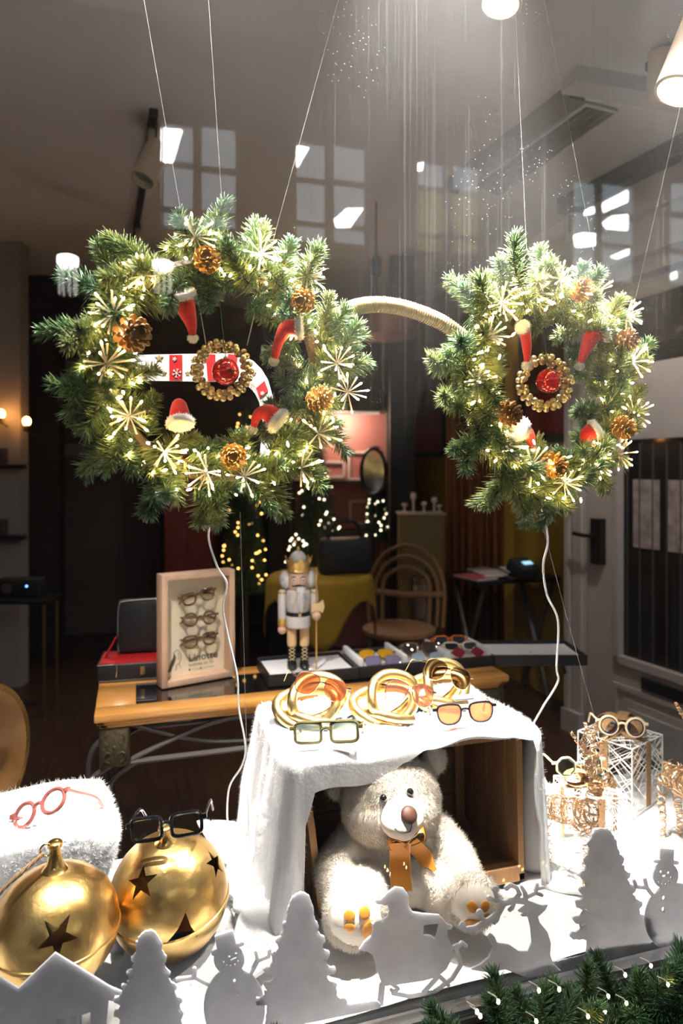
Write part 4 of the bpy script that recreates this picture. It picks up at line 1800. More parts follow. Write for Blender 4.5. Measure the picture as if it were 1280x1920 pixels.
def sd_cap(X, Y, pts, r):
    f_ = np.full(X.shape, -1e9)
    for i in range(len(pts) - 1):
        (ax, ay), (bx_, by_) = pts[i], pts[i + 1]
        r0 = r[i] if hasattr(r, '__len__') else r
        r1 = r[i + 1] if hasattr(r, '__len__') else r
        ex, ey = bx_ - ax, by_ - ay
        tt = np.clip(((X - ax) * ex + (Y - ay) * ey) / (ex * ex + ey * ey + 1e-9), 0, 1)
        f_ = np.maximum(f_, r0 + (r1 - r0) * tt - np.hypot(X - ax - ex * tt, Y - ay - ey * tt))
    return f_


def sd_ell(X, Y, c, rx, ry):
    k = np.hypot((X - c[0]) / rx, (Y - c[1]) / ry)
    return (1 - k) * min(rx, ry)


def contours(Fd, x0, y0, st):
    """marching squares: closed loops of the zero line"""
    H, W = Fd.shape
    segs = {}
    ins = Fd > 0

    def ip(i, j, k, l):
        a, b = Fd[i, j], Fd[k, l]
        f_ = a / (a - b)
        return (x0 + st * (j + (l - j) * f_), y0 + st * (i + (k - i) * f_))
    tab = {1: [(3, 2)], 2: [(2, 1)], 3: [(3, 1)], 4: [(1, 0)], 5: [(3, 0), (1, 2)], 6: [(2, 0)], 7: [(3, 0)],
           8: [(0, 3)], 9: [(0, 2)], 10: [(0, 1), (2, 3)], 11: [(0, 1)], 12: [(1, 3)], 13: [(1, 2)], 14: [(2, 3)]}
    nxt, pos = {}, {}
    code = (ins[:-1, :-1] * 8 + ins[:-1, 1:] * 4 + ins[1:, 1:] * 2 + ins[1:, :-1] * 1)
    for i, j in zip(*np.nonzero((code > 0) & (code < 15))):
        i, j = int(i), int(j)
        e = [('h', i, j), ('v', i, j + 1), ('h', i + 1, j), ('v', i, j)]
        ep = [(i, j, i, j + 1), (i, j + 1, i + 1, j + 1), (i + 1, j, i + 1, j + 1), (i, j, i + 1, j)]
        for a, b in tab[int(code[i, j])]:
            nxt[e[a]] = e[b]
            pos.setdefault(e[a], ip(*ep[a]))
            pos.setdefault(e[b], ip(*ep[b]))
    loops = []
    while nxt:
        s0 = next(iter(nxt))
        lp, cur = [], s0
        while cur in nxt:
            lp.append(pos[cur])
            cur = nxt.pop(cur)
        if len(lp) > 6:
            loops.append(lp)
    return loops


YDC = YG + .0070
NDEC = [0]


def decal(label, add, cut=(), bbox=None, grp='felt silhouettes on the glass', name='felt_silhouette', cat='window decoration', st=1.5, soft=0):
    x0, y0, x1, y1 = bbox
    X, Y = np.meshgrid(np.arange(x0, x1 + st, st), np.arange(y0, y1 + st, st))
    Fd = np.full(X.shape, -1e9)

    def ev(s):
        if s[0] == 'p':
            return sd_poly(X, Y, s[1])
        if s[0] == 'c':
            return sd_cap(X, Y, s[1], s[2])
        return sd_ell(X, Y, s[1], s[2], s[3])
    for s in add:
        Fd = np.maximum(Fd, ev(s))
    for s in cut:
        Fd = np.minimum(Fd, -ev(s))
    if soft:
        Fd = np.maximum(Fd, -14)
        for _ in range(soft):
            Pd = np.pad(Fd, 2, mode='edge')
            Fd = sum(Pd[i:i + Fd.shape[0], j:j + Fd.shape[1]] for i in (0, 1, 2, 3, 4) for j in (0, 1, 2, 3, 4)) / 25
        Fd = Fd + .8 * np.sin(X * .55) * np.cos(Y * .47)
    Fd = np.minimum(Fd, (1908 - (X - 620) * .2045) - Y)      # ends at the window bead
    Fd[0, :] = Fd[-1, :] = -1
    Fd[:, 0] = Fd[:, -1] = -1
    loops = contours(Fd, x0, y0, st)
    c = PY((x0 + x1) / 2, y1 - 10, YDC)
    L3 = []
    for lp in loops:
        l = []
        for q in lp:
            w_ = PY(q[0], q[1], YDC)
            l.append((w_.x - c.x, w_.z - c.z))
        L3.append(l)
    me = curve_mesh(L3, .0022, .0006, 1)
    o_ = link(name, me, m_felt)
    NDEC[0] += 1
    o_.location = (c.x, YDC + .0046 * (NDEC[0] % 2), c.z)
    o_.rotation_euler = (PI / 2, 0, 0)
    tag(o_, label, cat, grp)
    return o_


def fir_shape(tx, ty, by, hw, tiers, seed, lean=0.0):
    """capsule and polygon pieces of a fir silhouette with drooping, ragged tiers"""
    rg_ = random.Random(seed)
    out_ = []
    H = by - ty
    for k in range(tiers):
        f0, f1 = k / tiers, (k + 1) / tiers
        yb_ = ty + H * f1
        w1 = hw * (.16 + .84 * f1) * rg_.uniform(.88, 1.08)
        w0 = hw * .10 + hw * .42 * f0
        yt = ty + H * max(0, f0 - .06)
        c_ = tx + lean * f1
        out_.append(('p', [(c_ - w0, yt), (c_ + w0, yt), (c_ + w1 * .62, yb_), (c_ - w1 * .62, yb_)]))
        for sg in (-1, 1):
            j_ = rg_.uniform(-.06, .06)
            pts = [(c_ + sg * w1 * .2, yt + H / tiers * .25), (c_ + sg * w1 * .62, yb_ - H / tiers * (.28 + j_)), (c_ + sg * w1 * .98, yb_ - H / tiers * (.12 + j_)),
                   (c_ + sg * w1 * 1.04, yb_ - H / tiers * (.28 + j_))]
            r_ = max(2.5, hw * rg_.uniform(.075, .115))
            out_.append(('c', pts, [r_ * 1.9, r_ * 1.3, r_ * .8, r_ * .55]))
            out_.append(('e', (c_ + sg * w1 * .55, yb_ - H / tiers * .14), r_ * 1.3, r_ * 1.15))
            out_.append(('c', [(c_ + sg * w1 * .30, yb_ - H / tiers * .55), (c_ + sg * w1 * rg_.uniform(.60, .78), yb_ - H / tiers * rg_.uniform(.48, .62)), (c_ + sg * w1 * .80, yb_ - H / tiers * .72)], [r_, r_ * .8, r_ * .4]))
    return out_


decal('felt cottage silhouette with small square windows before the star-cut bell',
      [('p', [(-90, 1790), (0, 1836), (34, 1857), (103, 1790), (160, 1825), (205, 1853), (236, 1866), (236, 1884), (203, 1878), (198, 1930), (198, 1990), (-90, 1990)])],
      [('p', [(105, 1915), (123, 1912), (123, 1975), (105, 1975)]), ('p', [(130, 1911), (146, 1908), (146, 1975), (130, 1975)]), ('p', [(152, 1906), (170, 1900), (170, 1975), (152, 1975)]),
       ('p', [(-30, 1882), (-2, 1884), (8, 1898), (-30, 1899)]), ('p', [(-30, 1904), (9, 1903), (4, 1918), (-30, 1922)])], (-95, 1780, 245, 1985))
decal('felt fir tree silhouette between the cottage and the snowman', fir_shape(278, 1750, 1905, 66, 6, 2) + [('p', [(225, 1880), (335, 1880), (350, 1990), (225, 1990)]), ('e', (277, 1754), 7, 10)],
      [], (195, 1735, 365, 1985), soft=2)
decal('felt snowman silhouette in a slanted top hat between two fir trees',
      [('p', [(403, 1758), (437, 1747), (444, 1778), (409, 1788)]), ('c', [(401, 1791), (454, 1772)], 3.6), ('e', (430, 1802), 28, 28), ('e', (440, 1894), 57, 76),
       ('c', [(396, 1852), (366, 1836), (333, 1840)], 3), ('c', [(366, 1836), (365, 1820)], 3), ('c', [(470, 1830), (484, 1804), (504, 1796)], 3), ('c', [(484, 1804), (480, 1788)], 2.6),
       ('c', [(504, 1796), (507, 1784)], 2.6)],
      [('e', (430, 1797), 3.4, 3.4), ('e', (443, 1791), 3.4, 3.4), ('c', [(434, 1803), (443, 1799)], 2.6), ('e', (420, 1807), 2.5, 3), ('e', (425, 1813), 2.7, 3), ('e', (433, 1814), 2.7, 3),
       ('e', (441, 1811), 2.7, 3), ('e', (447, 1805), 2.5, 3), ('e', (440, 1842), 3.4, 5), ('e', (446, 1866), 3.6, 5)], (325, 1738, 515, 1985))
decal('tall felt fir tree silhouette before the hem of the plush cloth', fir_shape(562, 1682, 1880, 76, 7, 4) + [('p', [(505, 1850), (630, 1850), (640, 1990), (490, 1990)]), ('e', (560, 1686), 6, 10),
      ('p', [(600, 1890), (700, 1876), (712, 1878), (712, 1990), (600, 1990)])], [], (480, 1670, 720, 1985), soft=2)
santa = [(705, 1690), (708, 1697), (717, 1697), (723, 1700), (728, 1697), (733, 1712), (728, 1722), (718, 1727), (698, 1733), (701, 1745), (698, 1757), (684, 1769), (675, 1783), (690, 1786), (700, 1793),
         (706, 1810), (713, 1836), (720, 1851), (750, 1848), (795, 1841), (820, 1834), (838, 1819), (847, 1801), (849, 1780), (840, 1758), (840, 1745), (847, 1745), (850, 1738), (838, 1735),
         (831, 1725), (824, 1718), (795, 1716), (775, 1713), (767, 1701), (765, 1679), (757, 1668), (742, 1666), (726, 1678), (714, 1690)]
decal('felt silhouette of a figure in a pointed hat riding a sleigh', [('p', santa), ('c', [(718, 1850), (714, 1890)], 5), ('c', [(738, 1850), (748, 1857), (741, 1864), (735, 1860)], 2.6),
      ('c', [(738, 1866), (770, 1872), (815, 1864), (850, 1838), (866, 1812), (858, 1782), (868, 1770), (875, 1776)], 2.8), ('c', [(822, 1836), (796, 1864)], 3), ('c', [(826, 1834), (842, 1850)], 3),
      ('c', [(850, 1780), (860, 1774)], 2.5)],
      [('p', [(795, 1737), (825, 1733), (823, 1748), (817, 1764), (808, 1757), (794, 1756)])], (662, 1655, 890, 1905))
deer = [(881, 1816), (900, 1808), (917, 1794), (924, 1776), (914, 1756), (919, 1750), (926, 1756), (931, 1769), (953, 1771), (971, 1783), (989, 1783), (997, 1765), (994, 1737), (989, 1717),
        (976, 1717), (981, 1711), (970, 1708), (985, 1697), (982, 1686), (1000, 1693), (1014, 1698), (1026, 1695), (1021, 1705), (1007, 1718), (1010, 1729), (1025, 1747), (1031, 1767), (1030, 1790),
        (1036, 1806), (1060, 1830), (1010, 1840), (946, 1816), (915, 1822)]
decal('felt leaping reindeer silhouette with curling antlers', [('p', deer),
      ('c', [(985, 1690), (964, 1688), (944, 1694), (934, 1712), (913, 1727), (892, 1739), (872, 1743), (864, 1736)], [5, 5, 4.5, 4.5, 4.5, 4.5, 4.5, 4]), ('e', (867, 1733), 5, 5),
      ('c', [(944, 1692), (931, 1687), (918, 1685)], 3.2), ('e', (917, 1684), 5, 4.5), ('c', [(932, 1687), (928, 1672)], 3), ('e', (928, 1667), 6, 5.5),
      ('c', [(964, 1688), (974, 1676), (968, 1664), (956, 1659), (949, 1665)], [3.4, 3.2, 3.2, 3.6, 4.2]), ('c', [(936, 1708), (932, 1724), (926, 1730)], 2.6), ('c', [(964, 1690), (960, 1702), (955, 1706)], 2.8),
      ('e', (899, 1711), 6, 6), ('c', [(899, 1713), (906, 1724), (915, 1727)], 3), ('c', [(985, 1690), (984, 1674), (977, 1662)], [4, 3.4, 2.5]), ('c', [(985, 1682), (1003, 1674), (1007, 1657)], [3.6, 3.2, 2.3]),
      ('c', [(1003, 1674), (1015, 1678)], 2.6), ('c', [(1006, 1666), (1017, 1664)], 2.4)], [], (855, 1650, 1070, 1850))
decal('broad felt fir tree silhouette before the small gift box', fir_shape(1128, 1562, 1760, 78, 7, 6, 22) + [('p', [(1105, 1720), (1220, 1720), (1228, 1850), (1100, 1850)]), ('e', (1127, 1566), 6, 10),
      ('p', [(1040, 1806), (1110, 1790), (1110, 1850), (1040, 1850)])], [], (1040, 1550, 1240, 1850), soft=2)
decal('felt snowman silhouette in an upright top hat beside the second wire reindeer',
      [('p', [(1237, 1590), (1262, 1592), (1261, 1616), (1236, 1616)]), ('c', [(1228, 1614), (1268, 1617)], 3.2), ('e', (1247, 1641), 23, 25), ('e', (1268, 1722), 59, 66),
       ('c', [(1232, 1690), (1212, 1664), (1190, 1662)], 3), ('c', [(1212, 1664), (1208, 1648)], 2.8), ('c', [(1192, 1662), (1188, 1651)], 2.6)],
      [('e', (1238, 1634), 3.2, 3.4), ('e', (1252, 1636), 3.2, 3.4), ('e', (1244, 1642), 4.5, 3), ('e', (1234, 1653), 2, 3), ('e', (1240, 1656), 2, 3), ('e', (1247, 1657), 2, 3), ('e', (1253, 1653), 2, 3), ('e', (1257, 1645), 2, 3),
       ('e', (1243, 1683), 3.4, 5), ('e', (1242, 1704), 3.4, 5)], (1180, 1582, 1345, 1850))
# ---------------------------------------------------------------- big gold bells with cut-out stars
m_goldd = M('gold_leaf_worn', (.90, .62, .24), .30, 1.0, var=(.66, .39, .11), vscale=14, bump=.14, bscale=45, detail=8)


def star3(r, ri, n=5, rot=0.0):
    return [((r if k % 2 == 0 else ri) * math.sin(rot + PI * k / n), (r if k % 2 == 0 else ri) * math.cos(rot + PI * k / n)) for k in range(2 * n)]


def gold_bell(label, c, r, tilt, cuts, squash=1.0):
    t_ = thing('gold_bell', label, 'bell ornament', c, tilt, group='large gold bells')
    prof = []
    n = 40
    for i in range(n + 1):
        a = -PI / 2 + PI * i / n
        rr, zz_ = r * math.cos(a), r * math.sin(a) * squash
        prof.append((max(rr, .0004), zz_))
    inner = [(max(p[0] * .975, .0003), p[1] * .975) for p in prof][::-1]
    outer = MB().lathe(prof, 64, cap=True)
    inn = MB().lathe(inner, 64, cap=True)
    mb_ = MB()
    mb_.v = outer.v
    mb_.f = outer.f
    mb_.add(inn.v, inn.f)
    sh = mb_.build('shell', m_goldd, t_)
    dg_ = bpy.context.evaluated_depsgraph_get()
    tmp = []
    MW = Matrix.LocRotScale(Vector(c), Euler(tilt), None)
    for (px, py, size, ri, nn, rot) in cuts:
        # direction on the ball under that pixel
        rr = nd(ray(px, py))
        oc = CAMP - Vector(c)
        b_ = oc.dot(rr)
        disc = b_ * b_ - (oc.dot(oc) - r * r)
        tt = -b_ - math.sqrt(max(disc, 0))
        q = nd(CAMP + rr * tt - Vector(c))
        me = curve_mesh([star3(size, size * ri, nn, rot)], r * .8)
        co = bpy.data.objects.new('cutter', me)
        COL.objects.link(co)
        ya = nd(UP - q * UP.dot(q))
        xa = ya.cross(q)
        R = Matrix((xa, ya, q)).transposed().to_4x4()
        co.matrix_world = Matrix.Translation(Vector(c) + q * r) @ R
        bo = sh.modifiers.new('cut', 'BOOLEAN')
        bo.operation = 'DIFFERENCE'
        bo.solver = 'EXACT'
        bo.object = co
        tmp.append(co)
    bpy.context.view_layer.update()
    dg_ = bpy.context.evaluated_depsgraph_get()
    me2 = bpy.data.meshes.new_from_object(sh.evaluated_get(dg_))
    sh.modifiers.clear()
    sh.data = me2
    me2.shade_smooth()
    me2.set_sharp_from_angle(angle=math.radians(35))
    for co in tmp:
        bpy.data.objects.remove(co)
    MB().lathe([(r * .996, -.0045), (r * 1.018, -.003), (r * 1.024, 0), (r * 1.018, .003), (r * .996, .0045)], 64, Matrix.Translation((0, 0, -r * .06)), cap=False).build('seam_band', m_goldd, t_)
    return t_


def bell_neck(t_, r, h):
    MB().lathe([(.036, r * .93), (.022, r * .98), (.013, r + h * .25), (.009, r + h * .6), (.009, r + h * .78), (.0115, r + h * .82), (.012, r + h * .95), (.009, r + h), (.0005, r + h * 1.01)], 28).build('neck', m_gold, t_)


bA = P(103, 1737, 1.125)
tA = gold_bell('gold bell with one bold star cut out and twine at its neck', bA, .1015, (0, math.radians(0), 0), [(108, 1757, .031, .40, 5, PI), (205, 1812, .028, .45, 3, .4)], .94)
bell_neck(tA, .093, .048)
mtw = M('hemp_twine', (.28, .17, .08), .9, var=(.4, .26, .13), vscale=200)
p0 = Vector((-.004, -.008, .098 + .036))
MB().tube([Vector((.010 * math.cos(a) - .012, -.006, .131 + .010 * math.sin(a))) for a in [2 * PI * k / 20 for k in range(20)]], .0016, 6, True).build('ring', m_gold, tA)
tw = smooth_path([(-.018, -.01, .127), (-.045, -.03, .115), (-.075, -.045, .095), (-.098, -.055, .06), (-.105, -.06, .02)], 14)
for ph in (0, 2 * PI / 3, 4 * PI / 3):
    MB().tube([Vector(p) + Vector((0, math.cos(i * .55 + ph), math.sin(i * .55 + ph))) * .0024 for i, p in enumerate(tw)], .0019, 5).build('twine_strand', mtw, tA)
bB = P(317, 1676, 1.274)
tB = gold_bell('gold bell wearing black square spectacles', bB, .1085, (math.radians(8), math.radians(-4), 0), [(265, 1655, .029, .40, 5, -.35), (345, 1748, .032, .42, 3, .1), (404, 1618, .026, .42, 5, .3)])
bell_neck(tB, .106, .034)

# ---------------------------------------------------------------- plush covered block with the gold hoop and pink spectacles
fx1 = -.055
mb = MB()
nx, ny, nz = 26, 16, 12
rb = random.Random(4)
bm = bmesh.new()
bmesh.ops.create_cube(bm, size=1)
bmesh.ops.subdivide_edges(bm, edges=bm.edges, cuts=11, use_grid_fill=True)
bmesh.ops.scale(bm, vec=(.50, .24, .235), verts=bm.verts)
bmesh.ops.smooth_vert(bm, verts=bm.verts, factor=.5, use_axis_x=True, use_axis_y=True, use_axis_z=True)
bmesh.ops.smooth_vert(bm, verts=bm.verts, factor=.5, use_axis_x=True, use_axis_y=True, use_axis_z=True)
for v in bm.verts:
    x, y, z = v.co
    low = max(0, -z) / .12
    v.co.x += .012 * math.sin(30 * z + 12 * y) + .03 * low ** 2 * (1 if x > 0 else -1)
    v.co.y += .010 * math.sin(26 * x + 3) * (.4 + low) - .02 * low ** 2
    v.co.z += .007 * math.sin(19 * x + 2) * math.cos(23 * y)
me = bpy.data.meshes.new('plush_block')
bm.to_mesh(me)
bm.free()
me.shade_smooth()
blk = link('plush_block', me, m_plush)
blk.location = (fx1 - .235, 1.45, ZF + .117)
tag(blk, 'block wrapped in white plush at the corner beside the bells', 'plush block')
fuzz_on(blk, 20000, .011, .0005, 9, m_plushpile)

# gold hoop dish standing on the block
cg = P(-78, 1432, 1.40)
t = thing('gold_dish', 'large upright gold dish with a dark inside at the picture edge', 'dish', cg, (0, 0, 0))
R = Matrix.Rotation(math.radians(58), 4, 'Z') @ Matrix.Rotation(math.radians(90), 4, 'X')
ro = .162
MB().lathe([(.0005, -.060), (.05, -.058), (.10, -.045), (.135, -.015), (ro, .028), (ro + .004, .034), (ro, .040), (ro - .012, .040)], 56, R, cap=False).build('outer_shell', m_gold, t)
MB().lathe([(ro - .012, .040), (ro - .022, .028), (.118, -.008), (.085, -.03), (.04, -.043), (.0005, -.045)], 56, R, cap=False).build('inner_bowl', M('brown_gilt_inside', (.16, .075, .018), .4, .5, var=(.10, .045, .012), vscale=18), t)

# ---------------------------------------------------------------- spectacles
def lens_outline(kind, a, b, n=40, sgn=1):
    """closed outline in the XZ plane, a and b half sizes; sgn +1 lens lies to the right of the nose"""
    pts = []
    for k in range(n):
        th = 2 * PI * k / n
        c, s = math.cos(th), math.sin(th)
        if kind == 'round':
            x, z = a * c, b * s
        elif kind == 'square':
            e = 2 / 5.0
            x, z = a * math.copysign(abs(c) ** e, c), b * math.copysign(abs(s) ** e, s)
        elif kind == 'panto':
            e = 2 / 2.5
            x, z = a * math.copysign(abs(c) ** e, c), b * math.copysign(abs(s) ** e, s)
            x *= 1 + .10 * (z / b)
            if z > .72 * b:
                z = .72 * b + (z - .72 * b) * .5
        elif kind == 'aviator':
            e = 2 / 2.6
            x, z = a * math.copysign(abs(c) ** e, c), b * math.copysign(abs(s) ** e, s)
            x *= 1 + .17 * (z / b)
            x += sgn * a * .16 * (-(z / b))
            z += sgn * .0 + (.10 * b if z > 0 else 0) * (sgn * x / a) * .4
        elif kind == 'octagon':
            q = (th + PI / 8) % (PI / 4) - PI / 8
            r_ = math.cos(PI / 8) / math.cos(q)
            x, z = a * c * r_ * 1.03, b * s * r_ * 1.03
        elif kind == 'cat':
            e = 2 / 3.0
            x, z = a * math.copysign(abs(c) ** e, c), b * math.copysign(abs(s) ** e, s)
            z += .25 * b * max(0, sgn * x / a)
        elif kind == 'diamond':
            q = abs(c) + abs(s)
            x, z = a * c / q ** .75, b * s / q ** .75
        pts.append((x, z))
    return pts


def spectacles(name, label, loc, rot, kind, a, b, gap, rim, m_rim, m_lens, cat='spectacles', grp=None, temple=.135, m_temple=None, bar=False, rimdepth=1.0, endpiece=.006, t_r=None,
               inner=None, parent=None, fold=False, lens_th=.0016, hinge=True):
    if parent is None:
        t_ = thing(name, label, cat, loc, rot, group=grp)
    else:
        t_ = parent
    mt = m_temple or m_rim
    tr_ = t_r or rim * .85
    for sg in (-1, 1):
        cx_ = sg * (gap / 2 + a)
        ol = lens_outline(kind, a, b, 40, sg)
        wrap = lambda x: .9 * (x ** 2)
        pts = [Vector((cx_ + x, wrap(cx_ + x), z)) for x, z in ol]
        MB().tube(pts, rim, 8, True).build('rim', m_rim, t_)
        if inner is not None:
            MB().tube([Vector((cx_ + x * (1 - rim * .75 / a), wrap(cx_ + x) - rim * .45, z * (1 - rim * .75 / b))) for x, z in ol], rim * .62, 6, True).build('inner_rim', inner, t_)
        mb_ = MB()
        n_ = len(ol)
        vs_ = []
        for (dy) in (-lens_th / 2, lens_th / 2):
            for x, z in ol:
                vs_.append((cx_ + x * .985, wrap(cx_ + x * .985) + dy - .0015, z * .985))
        vs_ += [(cx_, wrap(cx_) - lens_th / 2 - .003, 0), (cx_, wrap(cx_) + lens_th / 2 - .003, 0)]
        fs_ = [(k, (k + 1) % n_, 2 * n_) for k in range(n_)] + [(n_ + (k + 1) % n_, n_ + k, 2 * n_ + 1) for k in range(n_)]
        fs_ += [(k, n_ + k, n_ + (k + 1) % n_, (k + 1) % n_) for k in range(n_)]
        mb_.add(vs_, fs_)
        mb_.build('lens', m_lens, t_)
        # temple arm
        xe = cx_ + sg * (a + endpiece)
        ze = b * .45
        ye = wrap(xe)
        if fold:
            arm = [Vector((xe, ye, ze)), Vector((xe, ye + .010, ze)), Vector((xe - sg * .03, ye + .016, ze - .004)), Vector((xe - sg * .10, ye + .017, ze - .010)), Vector((xe - sg * .125, ye + .017, ze - .022))]
        else:
            arm = [Vector((xe, ye, ze)), Vector((xe, ye + .02, ze)), Vector((xe, ye + temple * .6, ze + .001)), Vector((xe - sg * .002, ye + temple * .8, ze - .006)), Vector((xe - sg * .004, ye + temple, ze - .03))]
        MB().tube(smooth_path(arm, 4), tr_, 8).build('temple', mt, t_)
        MB().rbox((xe - sg * endpiece * .3, ye, ze), (endpiece * 1.3 + .004, rim * 2, max(rim * 2.2, .004)), .0006).build('endpiece', m_rim, t_)
        if hinge:
            MB().tube([(xe, ye + .003, ze - .003), (xe, ye + .003, ze + .003)], .0013, 6).build('hinge', M('hinge_metal', (.7, .65, .55), .3, 1), t_)
    zb_ = b * .22
    if bar:
        MB().tube(smooth_path([(-gap / 2 - a * .85, .001, b * .96), (-gap / 2 - a * .2, -.002, b * 1.05), (0, -.003, b * 1.06), (gap / 2 + a * .2, -.002, b * 1.05), (gap / 2 + a * .85, .001, b * .96)], 4), rim * .9, 8).build('brow_bar', m_rim, t_)
    MB().tube(smooth_path([(-gap / 2 - rim * .2, 0, zb_ - .002), (-gap * .3, -.001, zb_ + .0025), (0, -.0015, zb_ + .0038), (gap * .3, -.001, zb_ + .0025), (gap / 2 + rim * .2, 0, zb_ - .002)], 4), rim * .95, 8).build('bridge', m_rim, t_)
    return t_


def yawcam(d=0.0):
    return -YAW + math.radians(d)


m_clear = clear('clear_lens', (.97, .97, .96), .05)
m_blk = M('black_acetate', (.010, .010, .012), .12, coat=.5)
m_pinkac = M('pink_crystal_acetate', (.40, .13, .11), .12, coat=.6, var=(.26, .06, .05), vscale=40)
m_tort = M('tortoiseshell', (.020, .010, .006), .15, coat=.6, var=(.26, .12, .035), vscale=85)
m_olive = M('olive_acetate', (.075, .062, .022), .15, coat=.6, var=(.13, .11, .045), vscale=40)
m_goldw = M('gold_wire', (.85, .60, .28), .2, 1.0)
m_rosew = M('rose_gold_wire', (.80, .55, .45), .2, 1.0)
m_beigeac = M('cream_acetate', (.72, .56, .34), .35)
m_navy = M('navy_acetate', (.02, .022, .06), .25)
m_dgreen = M('dark_green_acetate', (.015, .05, .035), .25)
L_green = clear('green_graded_lens', (.34, .42, .40), .12, tint2=(.86, .80, .54), haze=.28)
L_peach = clear('peach_lens', (.86, .33, .18), .10, haze=.34)
L_amber = clear('amber_graded_lens', (.62, .30, .15), .10, tint2=(.95, .64, .42), haze=.08)
L_rose = clear('rose_graded_lens', (.66, .36, .29), .10, tint2=(.95, .76, .68), haze=.08)
L_smoke = clear('smoke_lens', (.42, .38, .34), .10)

spectacles('spectacles', 'black square spectacles resting on the round gold bell', P(312, 1550, 1.215), (math.radians(-8), math.radians(-6), yawcam(4)), 'square', .0265, .0190, .017, .0034, m_blk, m_clear, rimdepth=1, temple=.12)
spectacles('spectacles', 'pink translucent spectacles lying on the plush block', P(72, 1515, 1.275), (math.radians(-38), math.radians(-28), yawcam(-8)), 'round', .0240, .0205, .018, .0037, m_pinkac, m_clear, temple=.12)
spectacles('sunglasses', 'olive square sunglasses with green graded lenses at the front of the plush cloth', P(611, 1373, 1.340), (math.radians(-14), math.radians(-4), yawcam(-5)), 'square', .0265, .0190, .019, .0033, m_olive, L_green, 'sunglasses', temple=.10, bar=True)
spb = spectacles('sunglasses', 'black round sunglasses with peach lenses on the plush cloth', P(872, 1336, 1.445), (math.radians(-8), math.radians(-4), yawcam(3)), 'panto', .0245, .0215, .019, .0028, m_blk, L_peach, 'sunglasses', temple=.09)
MB().rbox((.0, .004, .0300), (.046, .016, .010), .004).build('security_tag', M('tag_white', (.75, .74, .70), .4), spb)

# ---------------------------------------------------------------- gold chain-link stands with aviators
m_link = M('brushed_gold', (.82, .60, .26), .30, 1.0)


def link_stand(label, px, py, z, yaw, s=1.0):
    base = P(px, py, z)
    base.z = ZT + .004
    t_ = thing('gold_link_stand', label, 'display stand', base, (0, 0, yawcam(yaw)), group='gold chain-link stands')
    r = .0118
    rx, ry = .066 * s, .045 * s
    # link lying tipped forwards
    A = Matrix.Translation((-.004, -.004, .036)) @ Matrix.Rotation(math.radians(44), 4, 'X') @ Matrix.Rotation(math.radians(-5), 4, 'Y')
    MB().tube([A @ Vector((rx * math.cos(a) + .006 * math.sin(2 * a), ry * math.sin(a), .008 * math.sin(2 * a + .6))) for a in [2 * PI * k / 56 for k in range(56)]], r, 14, True).build('link', m_link, t_)
    # link standing up behind, threaded through the first
    B = Matrix.Translation((.014, .016, .050)) @ Matrix.Rotation(math.radians(32), 4, 'Z') @ Matrix.Rotation(math.radians(78), 4, 'X') @ Matrix.Rotation(math.radians(10), 4, 'Z')
    MB().tube([B @ Vector((rx * .92 * math.cos(a), ry * 1.0 * math.sin(a), .012 * math.cos(2 * a))) for a in [2 * PI * k / 56 for k in range(56)]], r * .95, 14, True).build('link', m_link, t_)
    # cross bar of the knot
    C0 = [(-.050 * s, -.012, .020), (-.02 * s, -.030, .026), (.02 * s, -.036, .018), (.058 * s, -.024, .012)]
    MB().tube(smooth_path(C0, 6), r * .95, 14).build('link_bar', m_link, t_)
    return t_


link_stand('gold link stand beside the olive square sunglasses', 578, 1352, 1.485, -8)
link_stand('gold link stand with a small price tag at its foot', 722, 1352, 1.50, 2)
link_stand('gold link stand furthest back on the plush cloth', 822, 1325, 1.59, 10)
spectacles('sunglasses', 'rose gold aviator sunglasses with amber lenses on the gold link stand', P(602, 1288, 1.455), (math.radians(-6), math.radians(18), yawcam(14)), 'aviator', .0245, .0225, .016, .0011, m_rosew, L_amber, 'sunglasses', temple=.09, bar=True, grp='aviators on the gold links')
spectacles('sunglasses', 'gold aviator sunglasses with rose graded lenses on the middle link stand', P(768, 1301, 1.455), (math.radians(-8), math.radians(13), yawcam(16)), 'aviator', .0245, .0230, .013, .0011, m_goldw, L_rose, 'sunglasses', temple=.09, bar=False, grp='aviators on the gold links')
spectacles('sunglasses', 'gold wire spectacles with smoky lenses on the rear link stand', P(840, 1264, 1.54), (math.radians(-12), math.radians(22), yawcam(16)), 'aviator', .0250, .0225, .016, .0011, m_goldw, L_smoke, 'sunglasses', temple=.09, bar=False, grp='aviators on the gold links')
# price tag
c = P(781, 1356, 1.43)
c.z = ZT + .012
t = thing('price_tag', 'small white price tag with a barcode on the plush cloth', 'price tag', c, (math.radians(-35), 0, yawcam(0)))
MB().rbox((0, 0, 0), (.028, .0012, .015), .0004).build('card', M('card_white', (.85, .84, .82), .6), t)
for k, w_ in enumerate((1, 2, 1, 1, 3, 1, 2, 1, 1, 2)):
    MB().box((-.008 + k * .0019, -.0009, .003), (.0006 * w_ * .7, .0004, .004)).build('barcode_line', m_blackm, t, smooth=False)
MB().tube([(-.014, 0, 0), (-.02, .004, .002), (-.028, .012, .003)], .0005, 5).build('tag_string', m_thread, t)

# ---------------------------------------------------------------- wire gift boxes
m_wirew = M('white_wire', (.80, .77, .72), .55)
m_jute = M('jute_ribbon', (.30, .165, .07), .85, var=(.37, .22, .10), vscale=90, bump=.3, bscale=300)
m_juted = M('jute_ribbon_reverse', (.25, .13, .06), .9)


